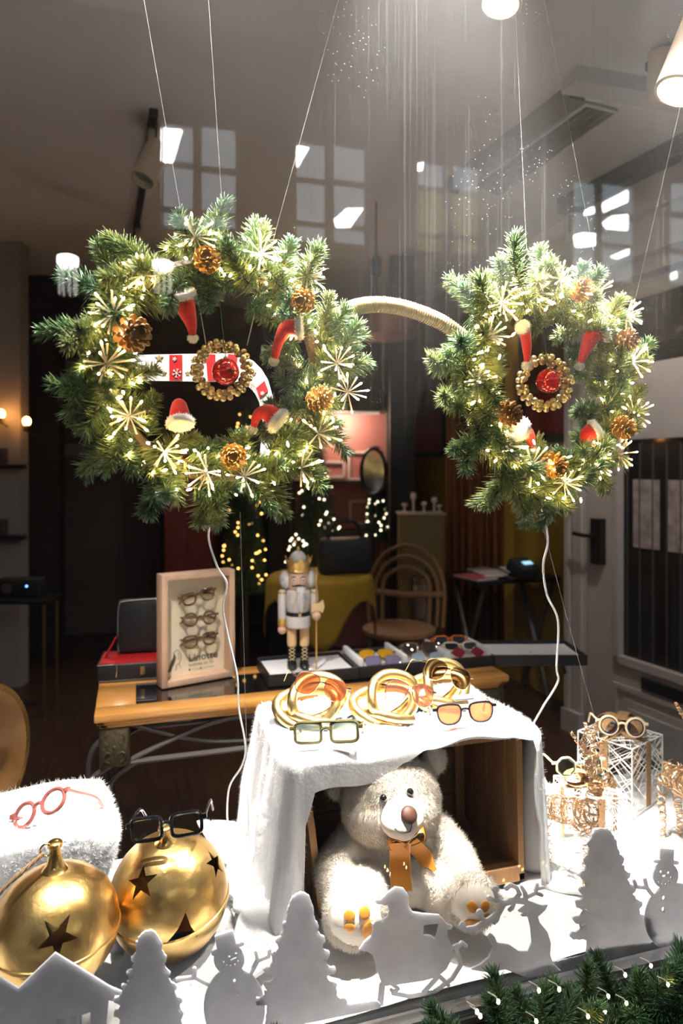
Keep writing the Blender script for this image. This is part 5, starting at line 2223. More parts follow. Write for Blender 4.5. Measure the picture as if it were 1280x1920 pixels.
def gift(label, c, yaw, W, H, seed, loops):
    rg_ = random.Random(seed)
    t_ = thing('gift_box', label, 'gift box', c, (0, 0, yaw), group='white wire gift boxes')
    h = W / 2
    corners = [(-h, -h), (h, -h), (h, h), (-h, h)]
    for i in range(4):
        a, b = corners[i], corners[(i + 1) % 4]
        MB().tube([(*a, 0), (*a, H)], .0020, 6).build('frame_wire', m_wirew, t_)
        for z in (0.002, H):
            MB().tube([(*a, z), (*b, z)], .0020, 6).build('frame_wire', m_wirew, t_)

    def panel(o, u, v, U, V_, dens):
        mb_ = MB()
        o, u, v = Vector(o), Vector(u), Vector(v)
        nrm = u.cross(v)
        for k in range(dens):
            sl = rg_.choice((1, -1)) * rg_.uniform(.8, 1.7)
            x0_ = rg_.uniform(-.4, 1.4) * U
            p_ = []
            for f_ in (0, 1):
                x_ = x0_ + sl * (f_ - .5) * V_
                p_.append((x_, f_ * V_))
            (xa, ya), (xb, yb) = p_
            # clip to the panel width
            def clip(xa, ya, xb, yb):
                if xa < 0:
                    if xb <= 0: return None
                    f_ = -xa / (xb - xa); xa, ya = 0, ya + (yb - ya) * f_
                if xa > U:
                    if xb >= U: return None
                    f_ = (U - xa) / (xb - xa); xa, ya = U, ya + (yb - ya) * f_
                return xa, ya
            r1 = clip(xa, ya, xb, yb)
            r2 = clip(xb, yb, xa, ya)
            if r1 is None or r2 is None:
                continue
            off = nrm * rg_.uniform(-.0015, .0015)
            mb_.tube([o + u * r1[0] + v * r1[1] + off, o + u * r2[0] + v * r2[1] + off], .00095, 5)
        mb_.build('wire_lattice', m_wirew, t_)
    dn = int(W * 150)
    panel((-h, -h, 0), (1, 0, 0), (0, 0, 1), W, H, dn)
    panel((h, -h, 0), (0, 1, 0), (0, 0, 1), W, H, dn)
    panel((h, h, 0), (-1, 0, 0), (0, 0, 1), W, H, dn)
    panel((-h, h, 0), (0, -1, 0), (0, 0, 1), W, H, dn)
    panel((-h, -h, H), (1, 0, 0), (0, 1, 0), W, W, int(dn * 1.3))
    # ribbon straps down each side and over the lid
    rw = W * .15
    e = .003
    for (dx, dy) in ((0, -1), (1, 0), (0, 1), (-1, 0)):
        wd = (1, 0, 0) if dx == 0 else (0, 1, 0)
        MB().strip([(0, 0, H + e), (dx * h * .6, dy * h * .6, H + e), (dx * (h + e), dy * (h + e), H + e * .3), (dx * (h + e), dy * (h + e), H * .5), (dx * (h + e), dy * (h + e), 0.004)], wd, rw, .0012).build('ribbon_strap', m_jute, t_)
    # rolled bow loops
    lw = rw * 1.25
    for (an, ln, up) in loops:
        d = Vector((math.cos(an), math.sin(an), 0))
        sd_ = Vector((-math.sin(an), math.cos(an), 0))
        pts = []
        for k in range(15):
            a = -PI * .95 + 1.9 * PI * k / 14
            pts.append(Vector((0, 0, H + .004)) + d * (ln * .5 + ln * .5 * math.cos(a)) + Vector((0, 0, up * .5 + up * .5 * math.sin(a))))
        MB().strip(pts, sd_, lw, .0014).build('bow_loop', m_jute, t_)
    for k in range(3):
        o_ = bpy.data.objects.new('pine_cone', CONES[0])
        COL.objects.link(o_)
        o_.parent = t_
        o_.location = (rg_.uniform(-.012, .012), rg_.uniform(-.012, .012), H + .012)
        o_.scale = (.32, .32, .32)
        o_.rotation_euler = (rg_.uniform(0, 3), rg_.uniform(0, 3), 0)
    return t_


def on_floor(p, lift=0.0):
    p = Vector(p)
    p.z = cot(p.x, p.y) + lift
    return p


k_ = 38
nc = RT * .741 + FW * 1.742
W_ = .155
cen = nc + (RT * math.cos(math.radians(k_)) + FW * math.sin(math.radians(k_))) * W_ / 2 + (-RT * math.sin(math.radians(k_)) + FW * math.cos(math.radians(k_))) * W_ / 2
cen.y = min(cen.y, 1.60)
gz = .565
gift('larger white wire gift box tied with a jute bow', Vector((cen.x, cen.y, gz)), -YAW + math.radians(k_), W_, .170, 3, [(.2, .072, .042), (1.5, .06, .040), (3.0, .075, .044), (4.5, .074, .044), (5.5, .055, .036)])
gs = P(1104, 1590, 1.65)
gift('smaller white wire gift box half hidden by the wire reindeer', Vector((gs.x, gs.y, .563)), -YAW + math.radians(4), .125, .120, 8, [(.1, .058, .036), (1.6, .05, .034), (3.1, .06, .036), (4.7, .056, .038)])
spectacles('spectacles', 'round cream spectacles with navy inner rims on the larger gift box', P(1166, 1362, 1.765), (math.radians(-6), math.radians(3), yawcam(-6)), 'round', .0225, .0225, .021, .0032, m_beigeac, m_clear, temple=.10, inner=m_navy)
spectacles('spectacles', 'octagonal cream spectacles with dark green inner rims on the smaller gift box', P(1086, 1436, 1.60), (math.radians(-4), math.radians(-2), yawcam(6)), 'octagon', .0225, .0215, .020, .0028, m_beigeac, m_clear, temple=.09, inner=m_dgreen)

# ---------------------------------------------------------------- wire reindeer
m_copper = M('rose_gold_glitter_wire', (.92, .64, .40), .28, .92, var=(.78, .50, .27), vscale=300)


def wire_limb(mb, pts, radii, turns, strands, rg_, w=.0011):
    """cage of crossing helical wires around a tapering limb"""
    sp_ = smooth_path(pts, 8)
    n = len(sp_)
    for s in range(strands):
        dirn = 1 if s % 2 else -1
        ph = rg_.uniform(0, 6.28)
        m_ = int(turns * 9)
        c = []
        for k in range(m_ + 1):
            f_ = k / m_
            q = f_ * (n - 1)
            i = min(int(q), n - 2)
            p_ = sp_[i].lerp(sp_[i + 1], q - i)
            tg_ = nd(sp_[i + 1] - sp_[i])
            u = nd(tg_.orthogonal())
            v = tg_.cross(u)
            rq = f_ * (len(radii) - 1)
            j = min(int(rq), len(radii) - 2)
            r = radii[j] + (radii[j + 1] - radii[j]) * (rq - j)
            a = ph + dirn * 2 * PI * turns * f_ + rg_.uniform(-.10, .10)
            r *= rg_.uniform(.92, 1.05)
            c.append(p_ + (u * math.cos(a) + v * math.sin(a)) * r)
        mb.tube(c, w, 4)


def reindeer(label, base, yaw, s, seed):
    rg_ = random.Random(seed)
    t_ = thing('wire_reindeer', label, 'reindeer figure', base, (0, 0, yaw), group='gold wire reindeer', scale=s)
    # local: +X is forwards
    mb_ = MB()
    wire_limb(mb_, [(-.060, 0, .150), (-.02, 0, .156), (.03, 0, .160), (.060, 0, .172)], [.020, .028, .031, .024], 5, 4, rg_, .0012)
    wire_limb(mb_, [(-.055, 0, .152), (.06, 0, .165)], [.016, .018], 3, 2, rg_)
    for k in range(30):
        a = rg_.uniform(0, 6.28)
        x = rg_.uniform(-.055, .055)
        c0 = Vector((x, .027 * math.cos(a), .157 + .027 * math.sin(a)))
        mb_.tube(smooth_path([c0 + Vector((rg_.uniform(-.022, .022), rg_.uniform(-.010, .010), rg_.uniform(-.010, .010))) for q in range(5)], 3), .0011, 4)
    mb_.build('wire_body', m_copper, t_)
    mb_ = MB()
    wire_limb(mb_, [(.050, 0, .172), (.062, 0, .215), (.066, 0, .250)], [.022, .016, .014], 4, 5, rg_)
    mb_.build('wire_neck', m_copper, t_)
    mb_ = MB()
    wire_limb(mb_, [(.052, 0, .262), (.072, 0, .262), (.098, 0, .250), (.110, 0, .244)], [.012, .016, .010, .006], 5, 5, rg_)
    hd = mb_.build('wire_head', m_copper, t_)
    for sg in (-1, 1):
        mb_ = MB()
        wire_limb(mb_, [(.058, sg * .012, .270), (.046, sg * .030, .280)], [.007, .003], 3, 3, rg_, .0009)
        mb_.build('ear', m_copper, t_)
        mb_ = MB()
        q = [(.060, sg * .009, .272), (.050, sg * .020, .302), (.050, sg * .030, .338), (.058, sg * .032, .372)]
        wire_limb(mb_, q, [.006, .006, .005, .003], 7, 4, rg_, .0010)
        for (a, b) in (((.050, sg * .022, .306), (.080, sg * .028, .340)), ((.050, sg * .027, .322), (.024, sg * .040, .356)), ((.054, sg * .016, .288), (.078, sg * .016, .312))):
            A_, B_ = Vector(a), Vector(b)
            wire_limb(mb_, [a, A_.lerp(B_, .5) + Vector((0, 0, -.003)), b], [.005, .005, .003], 4, 3, rg_, .0009)
        mb_.build('antler', m_copper, t_)
        MB().ball((.080, sg * .014, .266), .004, 10, 6).build('eye', M('green_glass_eye', (.01, .16, .08), .1, coat=1), t_)
        for x, kn in ((.046, .010), (-.050, -.012)):
            mb_ = MB()
            wire_limb(mb_, [(x, sg * .018, .150), (x + kn, sg * .021, .090), (x + kn * .3, sg * .021, .050), (x + kn * .5, sg * .021, .0)], [.016, .010, .007, .006], 7, 4, rg_)
            mb_.build('leg', m_copper, t_)
    mb_ = MB()
    wire_limb(mb_, [(-.060, 0, .158), (-.076, 0, .170), (-.084, 0, .162)], [.008, .009, .004], 4, 3, rg_, .0009)
    mb_.build('tail', m_copper, t_)
    return t_


d1 = on_floor(P(1064, 1652, 1.49))
d1.z = cot(d1.x, d1.y) - .004
reindeer('glittering gold wire reindeer beside the smaller gift box', d1, math.radians(-58), .94, 5)
d2 = on_floor(P(1284, 1604, 1.60))
reindeer('gold wire reindeer cut by the picture edge behind the snowman', d2, math.radians(-100), 1.0, 6)

# ---------------------------------------------------------------- fir garland outside along the sill
gar = thing('fir_garland', 'fir garland with warm fairy lights along the outer window sill', 'garland', (.75, YG - .10, .466))
GB = [branch_mesh(300 + i, 260, .030, .0011) for i in range(6)]
for me in GB:
    me.materials.append(m_garland)
    me.materials.append(m_twig)
rg_ = random.Random(31)
axis = []
for i in range(40):
    f_ = i / 39
    axis.append(Vector((.22 + 1.15 * f_, YG - .105 + .018 * math.sin(f_ * 17), .555 - .045 * f_ + .012 * math.sin(f_ * 23))))
MB().tube(axis, .008, 6).build('garland_core', m_twig, gar, True)
for i in range(110):
    f_ = rg_.random()
    p_ = axis[int(f_ * 39)].copy()
    d = nd(Vector((rg_.uniform(-.8, .9), rg_.uniform(-.75, .35), rg_.uniform(-.7, .8))))
    if i % 6 == 0:
        d = nd(Vector((rg_.uniform(-.3, .4), rg_.uniform(-.1, .25), 1)))
    o = bpy.data.objects.new('fir_branch', rg_.choice(GB))
    COL.objects.link(o)
    o.parent = gar
    o.location = p_ - gar.location
    o.rotation_mode = 'QUATERNION'
    o.rotation_quaternion = d.to_track_quat('Z', 'Y') @ Quaternion((0, 0, 1), rg_.uniform(0, 6.28))
    if d.y > .1 and p_.y > YG - .14:
        o.location.y -= .03
    o.scale = (1.0, 1.0, rg_.uniform(.7, 1.05))
m_gbulb = emission('garland_bulb', (1.0, .62, .22), 34)
GBULB = MB().ball((0, 0, 0), (.0022, .0022, .0034), 10, 7).mesh('fairy_bulb')
GBULB.materials.append(m_gbulb)
for (x, y) in ((894, 1897), (900, 1905), (934, 1878), (1010, 1857), (1048, 1855), (1102, 1906), (1134, 1897), (1174, 1881), (1172, 1828), (1220, 1811), (1005, 1915), (1252, 1846), (1140, 1868)):
    p_ = P(x, y, .97 + .16 * (x - 880) / 400)
    p_.y = min(p_.y, YG - .04)
    o = bpy.data.objects.new('fairy_bulb', GBULB)
    COL.objects.link(o)
    o.parent = gar
    o.location = p_ - gar.location
    MB().tube([p_, p_ + Vector((-.003, .003, .006)), p_ + Vector((-.008, .016, .004))], .0009, 5).build('bulb_lead', M('clear_lead', (.35, .36, .32), .3), gar, True)
# ---------------------------------------------------------------- console table
TX0, TX1, TY0, TY1, TZ = -.105, 1.225, 2.055, 2.415, .75
m_tw = M('honey_wood', (.50, .215, .045), .28, coat=.5, var=(.60, .29, .07), vscale=5, stretch=(.8, 8, 8))
m_iron = M('wrought_iron', (.13, .12, .115), .45, .6)
m_bronze = M('cast_bronze', (.10, .08, .045), .4, .8, bump=.5, bscale=70)
t = thing('console_table', 'honey wood console table with black glass inset and iron scroll legs', 'table', ((TX0 + TX1) / 2, (TY0 + TY1) / 2, 0))
xc, yc = (TX0 + TX1) / 2, (TY0 + TY1) / 2
bw = .075
for nm, c, s in (('top_board', (xc, TY0 + bw / 2, TZ - .011), (TX1 - TX0, bw, .022)), ('top_board', (xc, TY1 - bw / 2, TZ - .011), (TX1 - TX0, bw, .022)),
                 ('top_board', (TX0 + bw / 2 + .02, yc, TZ - .0112), (bw + .04, TY1 - TY0 - 2 * bw, .022)), ('top_board', (TX1 - bw / 2 - .02, yc, TZ - .0112), (bw + .04, TY1 - TY0 - 2 * bw, .022))):
    MB().rbox(c, s, .003).build(nm, m_tw, t, True)
MB().box((xc, yc, TZ - .012), (TX1 - TX0 - .23, TY1 - TY0 - 2 * bw + .002, .018)).build('glass_inset', M('black_glass', (.006, .006, .007), .03, coat=1), t, True, smooth=False)
# moulded rim under the top, stepped
for k, (o_, h) in enumerate(((.006, .010), (.014, .012))):
    z_ = TZ - .022 - .010 * k - h / 2
    for c, s in (((xc, TY0 + o_ + .012, z_), (TX1 - TX0 - 2 * o_, .024, h)), ((TX0 + o_ + .012, yc, z_), (.024, TY1 - TY0 - 2 * o_, h)), ((TX1 - o_ - .012, yc, z_), (.024, TY1 - TY0 - 2 * o_, h))):
        MB().rbox(c, s, .003).build('rim_moulding', m_tw, t, True)
zt = TZ - .048
for (sx, x) in ((-1, TX0 + .055), (1, TX1 - .055)):
    for (sy, y) in ((-1, TY0 + .05), (1, TY1 - .05)):
        bl = MB().rbox((x, y, zt - .055), (.085, .07, .115), .006).build('corner_block', m_bronze, t, True)
        if sy < 0:
            # scroll relief on the front of the block
            for (a0, fx, fz) in ((0, 1, 1), (0, -1, 1), (0, 1, -1), (0, -1, -1)):
                pts = []
                for q in range(14):
                    f_ = q / 13
                    r_ = .024 * (1 - .7 * f_)
                    an = 4.2 * f_
                    pts.append((x + fx * (.016 + r_ * math.sin(an) * .7), y - .036, zt - .055 + fz * (.022 + r_ * math.cos(an) * .8)))
                MB().tube(pts, .0028, 5).build('scroll_relief', m_bronze, bl, True)
            MB().ball((x, y - .035, zt - .055), (.007, .004, .007), 10, 6).build('rosette', m_bronze, bl, True)
            for sgn in (-1, 1):
                MB().tube([(x + sgn * .038, y - .036, zt - .108), (x + sgn * .038, y - .036, zt - .004)], .003, 6).build('rope_edge', m_bronze, bl, True)
        for dx in (-.026, .040):
            xa = x + dx
            pts = smooth_path([(xa + .03, y, zt - .112), (xa - .0, y, zt - .125), (xa - .045, y, zt - .16), (xa - .062, y, zt - .23), (xa - .048, y, zt - .34), (xa - .03, y, zt - .48), (xa - .03, y, 0.0)], 6)
            MB().tube([p if sx < 0 else Vector((2 * x - p.x, p.y, p.z)) for p in pts], .009, 8).build('leg', m_iron, t, True)
# crossing stretchers
for y in (TY0 + .045, TY1 - .045):
    L0, L1 = TX0 + .10, TX1 - .10
    mid = (L0 + L1) / 2
    MB().tube(smooth_path([(L0, y, zt - .105), (L0 + .13, y, zt - .055), (L0 + .28, y, zt - .015), (mid, y, zt - .002), (L1 - .28, y, zt - .015), (L1 - .13, y, zt - .055), (L1, y, zt - .105)], 5), .008, 8).build('stretcher', m_iron, t, True)
    MB().tube(smooth_path([(L0, y + .012, zt - .004), (L0 + .13, y + .012, zt - .055), (L0 + .28, y + .012, zt - .088), (mid, y + .012, zt - .098), (L1 - .28, y + .012, zt - .088), (L1 - .13, y + .012, zt - .055), (L1, y + .012, zt - .004)], 5), .008, 8).build('stretcher', m_iron, t, True)
    MB().tube([(L0 - .02, y, zt - .112), (L1 + .02, y, zt - .112)], .009, 8).build('lower_rail', m_iron, t, True)

# ---------------------------------------------------------------- black case with red lining, standing open
m_lea = M('black_leather', (.016, .016, .018), .42, bump=.15, bscale=250)
m_redl = M('red_lining', (.50, .012, .015), .7)
m_zip = M('zip_silver', (.45, .45, .46), .35, .8)
cl = PH(212, 1272, TZ)
t = thing('zip_case', 'black leather case standing open with a red lining', 'case', (cl.x + .07, cl.y + .03, TZ), (0, 0, math.radians(-4)))
MB().rbox((0, 0, .030), (.23, .17, .06), .014).build('case_base', m_lea, t)
MB().rbox((0, 0, .061), (.215, .155, .004), .001).build('lining', m_redl, t)
MB().tube([Vector((x, y, .058)) for x, y in ((-.112, -.082), (.112, -.082), (.112, .082), (-.112, .082))], .0022, 5, True).build('zip', m_zip, t)
MB().tube([Vector((x, y, .006)) for x, y in ((-.108, -.084), (.108, -.084), (.113, .078), (-.113, .078))], .0016, 5, True).build('piping', m_zip, t)
lid = MB().rbox((.035, .05, .155), (.20, .045, .185), .020, Matrix.Rotation(math.radians(-8), 3, 'X')).build('lid', m_lea, t)
MB().tube(smooth_path([(-.055, .020, .075), (-.058, .030, .12), (-.056, .036, .225), (-.03, .040, .243), (.10, .040, .245), (.128, .036, .225), (.13, .026, .10), (.12, .02, .072)], 6), .0022, 6).build('lid_zip', m_zip, t)
MB().strip([(-.10, 0, .06), (-.075, .015, .10), (-.062, .025, .125)], (.3, 1, 0), .018, .003).build('strap', m_redl, t)
MB().tube([(-.052, -.088, .056), (-.050, -.092, .04), (-.053, -.091, .02)], .002, 6).build('zip_pull', m_goldw, t)
MB().rbox((.03, -.087, .035), (.014, .006, .028), .002).build('clasp', M('clasp_brass', (.55, .40, .18), .3, 1), t)

# ---------------------------------------------------------------- wooden shadow box with three spectacles
fa, fb = Vector((.089, 2.242, TZ)), Vector((.331, 2.313, TZ))
fd = nd(fb - fa)
W_, H_, D_ = .252, .362, .055
m_bx = M('pale_beech', (.60, .38, .25), .5, var=(.66, .44, .30), vscale=5, stretch=(6, 6, .8))
t = thing('shadow_box', 'pale wooden box frame showing three tortoiseshell spectacles', 'display box', fa + (fb - fa) * .5 + Vector((0, 0, .0005)), (math.radians(0), 0, math.atan2(fd.y, fd.x)))
bt = .020
MB().rbox((-W_ / 2 + bt / 2, D_ / 2, H_ / 2), (bt, D_, H_), .002).build('frame_side', m_bx, t)
MB().rbox((W_ / 2 - bt / 2, D_ / 2, H_ / 2), (bt, D_, H_), .002).build('frame_side', m_bx, t)
MB().rbox((0, D_ / 2, bt / 2), (W_ - 2 * bt, D_, bt), .002).build('frame_bottom', m_bx, t)
MB().rbox((0, D_ / 2, H_ - bt / 2), (W_ - 2 * bt, D_, bt), .002).build('frame_top', m_bx, t)
card = MB().box((0, D_ - .006, H_ / 2), (W_ - 2 * bt, .008, H_ - 2 * bt)).build('back_card', M('cream_card', (.80, .70, .55), .7, var=(.74, .66, .42), vscale=9), t, smooth=False)
yk = D_ - .0112
me = text_mesh('Linotte', .034, .0004, 1.05)
o = link('lettering', me, M('print_ink', (.05, .05, .045), .8), card)
o.rotation_euler = (PI / 2, 0, 0)
o.location = (-.022, yk, .062)
me = text_mesh('lunettes en lin', .0145, .0003, 1.05)
o = link('lettering', me, M('print_ink_pale', (.38, .34, .28), .8), card)
o.rotation_euler = (PI / 2, 0, 0)
o.location = (-.022, yk, .046)
for x in (-.018, .022):
    MB().ball((x, yk, .034), (.003, .0006, .003), 8, 5).build('print_dot', M('print_ink', (.05, .05, .045), .8), card)
MB().box((.004, yk, .034), (.030, .0006, .0008)).build('print_line', MATS['print_ink_pale'], card, smooth=False)
MB().box((.05, yk, .034), (.044, .0006, .0008)).build('print_line', MATS['print_ink_pale'], card, smooth=False)
# little bird drawing
ink = MATS['print_ink']
for pts, r in (([(-.070, .098), (-.064, .105), (-.056, .104), (-.050, .094), (-.047, .080), (-.051, .066), (-.058, .056)], .0007), ([(-.070, .098), (-.074, .097), (-.070, .094)], .0007),
               ([(-.070, .094), (-.072, .084), (-.078, .070), (-.084, .054), (-.091, .036)], .0016), ([(-.068, .090), (-.073, .072), (-.081, .056), (-.086, .040)], .0015),
               ([(-.064, .084), (-.070, .068), (-.078, .052), (-.084, .036)], .0013), ([(-.060, .060), (-.064, .052), (-.062, .046), (-.068, .040)], .0006), ([(-.054, .058), (-.050, .050), (-.046, .047)], .0006),
               ([(-.058, .096), (-.055, .084), (-.056, .072)], .0006)):
    MB().tube(smooth_path([(x, yk, z) for x, z in pts], 4), r, 5).build('bird_stroke', ink, card)
for (z, kind, roll, xo) in ((.280, 'panto', -9, .004), (.205, 'round', 0, .010), (.135, 'panto', -3, .010)):
    wo = t.matrix_basis @ Vector((xo, D_ - .035, z))
    nm_ = {.280: 'topmost', .205: 'middle', .135: 'lowest'}[z]
    spectacles('spectacles', '%s of the three tortoiseshell spectacles in the box frame' % nm_, wo, (math.radians(-4), math.radians(roll), t.rotation_euler.z), kind, .0225, .0205, .021, .0034, m_tort, m_clear, grp='spectacles in the box frame', temple=.03, fold=True)

# ---------------------------------------------------------------- nutcracker
NB = PH(556, 1272, TZ)
t = thing('nutcracker', 'white and gold nutcracker king holding an axe staff', 'nutcracker', (NB.x + .01, NB.y + .02, TZ), (0, 0, yawcam(6)))
m_nw = M('nut_white', (.60, .575, .55), .35, coat=.3)
m_ng = M('nut_gold', (.66, .43, .14), .32, .7)
m_nl = M('nut_bare_wood', (.72, .50, .26), .45)
m_nk = M('nut_black', (.012, .012, .013), .2)
m_ns = M('nut_skin', (.66, .43, .31), .4)
MB().rbox((.012, -.01, .013), (.10, .085, .026), .002).build('base_plinth', M('nut_grey', (.60, .59, .58), .4), t)
MB().rbox((.012, -.01, .027), (.092, .078, .003), .001).build('plinth_top', m_nw, t)
for sg in (-1, 1):
    x = sg * .021
    bt_ = MB().lathe([(.016, .028), (.0165, .04), (.014, .06), (.0155, .10), (.016, .105)], 18, Matrix.Translation((x, 0, 0))).build('boot', m_nk, t)
    MB().ball((x, -.016, .037), (.014, .022, .010), 14, 8).build('boot_toe', m_nk, bt_)
    for k in range(4):
        z = .058 + .012 * k
        for q in (-1, 1):
            MB().tube([(x - .010 * q, -.0115, z), (x, -.0165, z + .005), (x + .010 * q, -.0125, z + .011)], .0010, 5).build('boot_lace', m_nl, bt_)
    MB().lathe([(.0145, .103), (.0165, .115), (.0165, .165), (.0155, .175)], 18, Matrix.Translation((x, 0, 0))).build('leg', m_nl, t)
MB().lathe([(.038, .168), (.042, .172), (.042, .205), (.039, .215)], 28).build('coat_skirt', m_nw, t)
MB().lathe([(.0405, .208), (.0415, .210), (.0415, .220), (.0405, .222)], 28).build('belt', m_nk, t)
MB().rbox((.004, -.0415, .215), (.010, .003, .011), .001).build('buckle', m_ng, t)
MB().lathe([(.037, .22), (.040, .235), (.043, .275), (.040, .29), (.028, .298)], 28).build('torso', m_nw, t)
for sg in (-1, 1):
    pts = [(sg * (.014 + .006 * math.sin(k * 1.3)), -math.sqrt(max(.0425 ** 2 - (.014 + .006 * math.sin(k * 1.3)) ** 2, 0)), .235 + .008 * k) for k in range(7)]
    MB().tube(smooth_path(pts, 3), .0009, 5).build('gold_braid', m_ng, t)
    x = sg * .054
    arm = [(.0135, -.09), (.0145, -.07), (.015, -.01), (.0135, 0), (.010, .006)] if sg < 0 else [(.0135, -.075), (.0145, -.06), (.015, -.01), (.0135, 0), (.010, .006)]
    MB().lathe([(r, z + .288) for r, z in arm], 18, Matrix.Translation((x, -.004, 0))).build('arm', m_nw, t)
    MB().lathe([(.0152, .284), (.0165, .287), (.0152, .290)], 18, Matrix.Translation((x, -.004, 0)), cap=False).build('epaulette', m_ng, t)
MB().lathe([(.0135, .172), (.015, .174), (.015, .196), (.0145, .198)], 18, Matrix.Translation((-.054, -.004, 0))).build('cuff', m_ng, t)
MB().ball((-.054, -.004, .161), .0155, 16, 10).build('hand', m_ns, t)
MB().ball((.060, -.022, .208), .0155, 16, 10).build('hand', m_ns, t)
MB().tube([(.060, -.022, .028), (.060, -.022, .345)], .0030, 8).build('axe_staff', m_ng, t)
MB().lathe([(.003, .335), (.0058, .342), (.0058, .352), (.001, .372)], 12, Matrix.Translation((.060, -.022, 0))).build('staff_tip', m_ng, t)
me = curve_mesh([[(-.016, -.016), (.008, -.013), (.020, -.020), (.027, 0), (.022, .022), (.008, .012), (-.016, .011)]], .007, .0006)
o = link('axe_blade', me, m_nl, t)
o.rotation_euler = (PI / 2, 0, 0)
o.location = (.060, -.022, .238)
MB().lathe([(.026, .292), (.034, .297), (.0355, .305), (.0355, .345), (.034, .352)], 28).build('head', m_ns, t)
me_ = MB().ball((0, 0, 0), 1, 6, 4)
for sg in (-1, 1):
    hb = MB().ball((sg * .040, .006, .327), (.016, .022, .028), 14, 10).build('hair', m_fur, t)
    fz = link('hair_tuft', fuzz(hb.data, 900, .012, .0006, 3), m_fur, hb)
    fz['kind'] = 'stuff'
    ex = sg * .0155
    MB().ball((ex, -.0325, .331), (.0052, .002, .0056), 12, 8).build('eye', M('eye_white', (.85, .83, .8), .3), t)
    MB().ball((ex, -.0342, .331), (.0030, .0014, .0032), 10, 6).build('iris', M('eye_blue', (.03, .13, .40), .2), t)
    MB().tube([(ex - .007, -.033, .3395), (ex, -.0345, .343), (ex + .007, -.033, .3405)], .0013, 6).build('eyebrow', m_nk, t)
    MB().tube(smooth_path([(0, -.0375, .3135), (sg * .009, -.037, .3125), (sg * .017, -.033, .3105), (sg * .0225, -.028, .3135)], 4), [.0028] * 5 + [.0022] * 4 + [.0016] * 3 + [.0008], 6).build('moustache', m_nk, t)
MB().lathe([(.0065, .318), (.006, .326), (.003, .342)], 10, Matrix.Translation((.001, -.034, 0))).build('nose', m_ns, t)
bd = MB().lathe([(.0015, .222), (.007, .235), (.011, .26), (.0135, .29), (.012, .305)], 14, Matrix.Translation((.008, -.040, 0))).build('beard', m_fur, t)
fz = link('beard_tuft', fuzz(bd.data, 900, .009, .0006, 4), m_fur, bd)
fz['kind'] = 'stuff'
MB().lathe([(.034, .352), (.0385, .354), (.0385, .358), (.036, .362), (.0415, .388), (.0405, .389), (.034, .365)], 28, cap=False).build('crown_band', m_ng, t)
for k in range(9):
    a = 2 * PI * k / 9
    c0 = Vector((.0408 * math.cos(a), .0408 * math.sin(a), .387))
    R = Matrix.Rotation(a, 3, 'Z')
    MB().add([c0 + R @ Vector(v) for v in ((0, -.012, 0), (0, .012, 0), (-.003, .012, 0), (-.003, -.012, 0), (.004, 0, .018))], [(0, 1, 4), (1, 2, 4), (2, 3, 4), (3, 0, 4), (0, 3, 2, 1)]).build('crown_point', m_ng, t, smooth=False)
    MB().ball(c0 + Vector((.004 * math.cos(a), .004 * math.sin(a), .018)), .003, 8, 6).build('crown_pearl', m_ng, t)
MB().ball((0, 0, .396), (.0285, .0285, .030), 20, 12).build('crown_cap', m_nw, t)
MB().lathe([(.005, .422), (.006, .428), (.005, .436), (.001, .441)], 12).build('finial', m_ng, t)

# ---------------------------------------------------------------- open sunglasses case in three trays
trL, trR = PH(472, 1247, TZ + .03), PH(1078, 1264, TZ + .03)
m_trayb = M('tray_black', (.014, .014, .016), .4)
m_trayw = M('tray_white', (.80, .79, .80), .55)
t = thing('sunglasses_case', 'long black folding case with white lining holding seven pairs of sunglasses', 'display case', (.80, 2.30, TZ), (0, 0, 0))


def trayquad(nm, pts, z0, z1, m):
    return MB().hexa([(p[0], p[1], z0) for p in pts] + [(p[0], p[1], z1) for p in pts]).build(nm, m, t, True, smooth=False)


A = [(.42, 2.165), (.72, 2.165), (.72, 2.38), (.42, 2.38)]
B = [(.725, 2.165), (1.225, 2.165), (1.225, 2.38), (.725, 2.38)]
Cq = [(1.23, 2.165), (1.545, 2.07), (1.60, 2.27), (1.23, 2.38)]
for nm, q_, w_ in (('lid_tray', A, True), ('main_tray', B, True), ('lid_tray', Cq, True)):
    trayquad(nm, q_, TZ + .001, TZ + .022, m_trayb)
    cx_ = sum(p[0] for p in q_) / 4
    cy_ = sum(p[1] for p in q_) / 4
    ins = [(cx_ + (p[0] - cx_) * .94, cy_ + (p[1] - cy_) * .90) for p in q_]
    trayquad('white_lining', ins, TZ + .020, TZ + .028, m_trayw)
    for i in range(4):
        a, b = q_[i], q_[(i + 1) % 4]
        if i == 1 and nm == 'x':
            continue
        MB().strip([(a[0], a[1], TZ + .020), (b[0], b[1], TZ + .020)], (0, 0, 1), .038 if i in (0, 2) else .036, .006).build('tray_wall', m_trayb, t, True, smooth=False)
for x in (.735, .895, 1.055, 1.215):
    MB().rbox((x, 2.27, TZ + .045), (.016, .19, .034), .003).build('divider', m_trayw, t, True)
for (x, y, a) in ((.585, 2.25, 0), (1.40, 2.20, -12)):
    c0 = Vector((x, y, TZ + .0285))
    Rz = Matrix.Rotation(math.radians(a), 3, 'Z')
    MB().box(c0, (.007, .016, .0006), Rz).build('gold_mark', m_ng, t, True, smooth=False)
    me = curve_mesh([[(0, -.008), (.007, 0), (0, .008)]], .0006)
    o = link('gold_mark', me, m_ng, t, True)
    o.location = c0 + Rz @ Vector((.009, 0, 0))
    o.rotation_euler = (0, 0, math.radians(a))
MB().tube([(1.50, 2.16, TZ + .022), (1.52, 2.16, .70)], .006, 6).build('support_foot', m_trayb, t, True)
L_yel = clear('yellow_lens', (.95, .62, .04), .08, haze=.35)
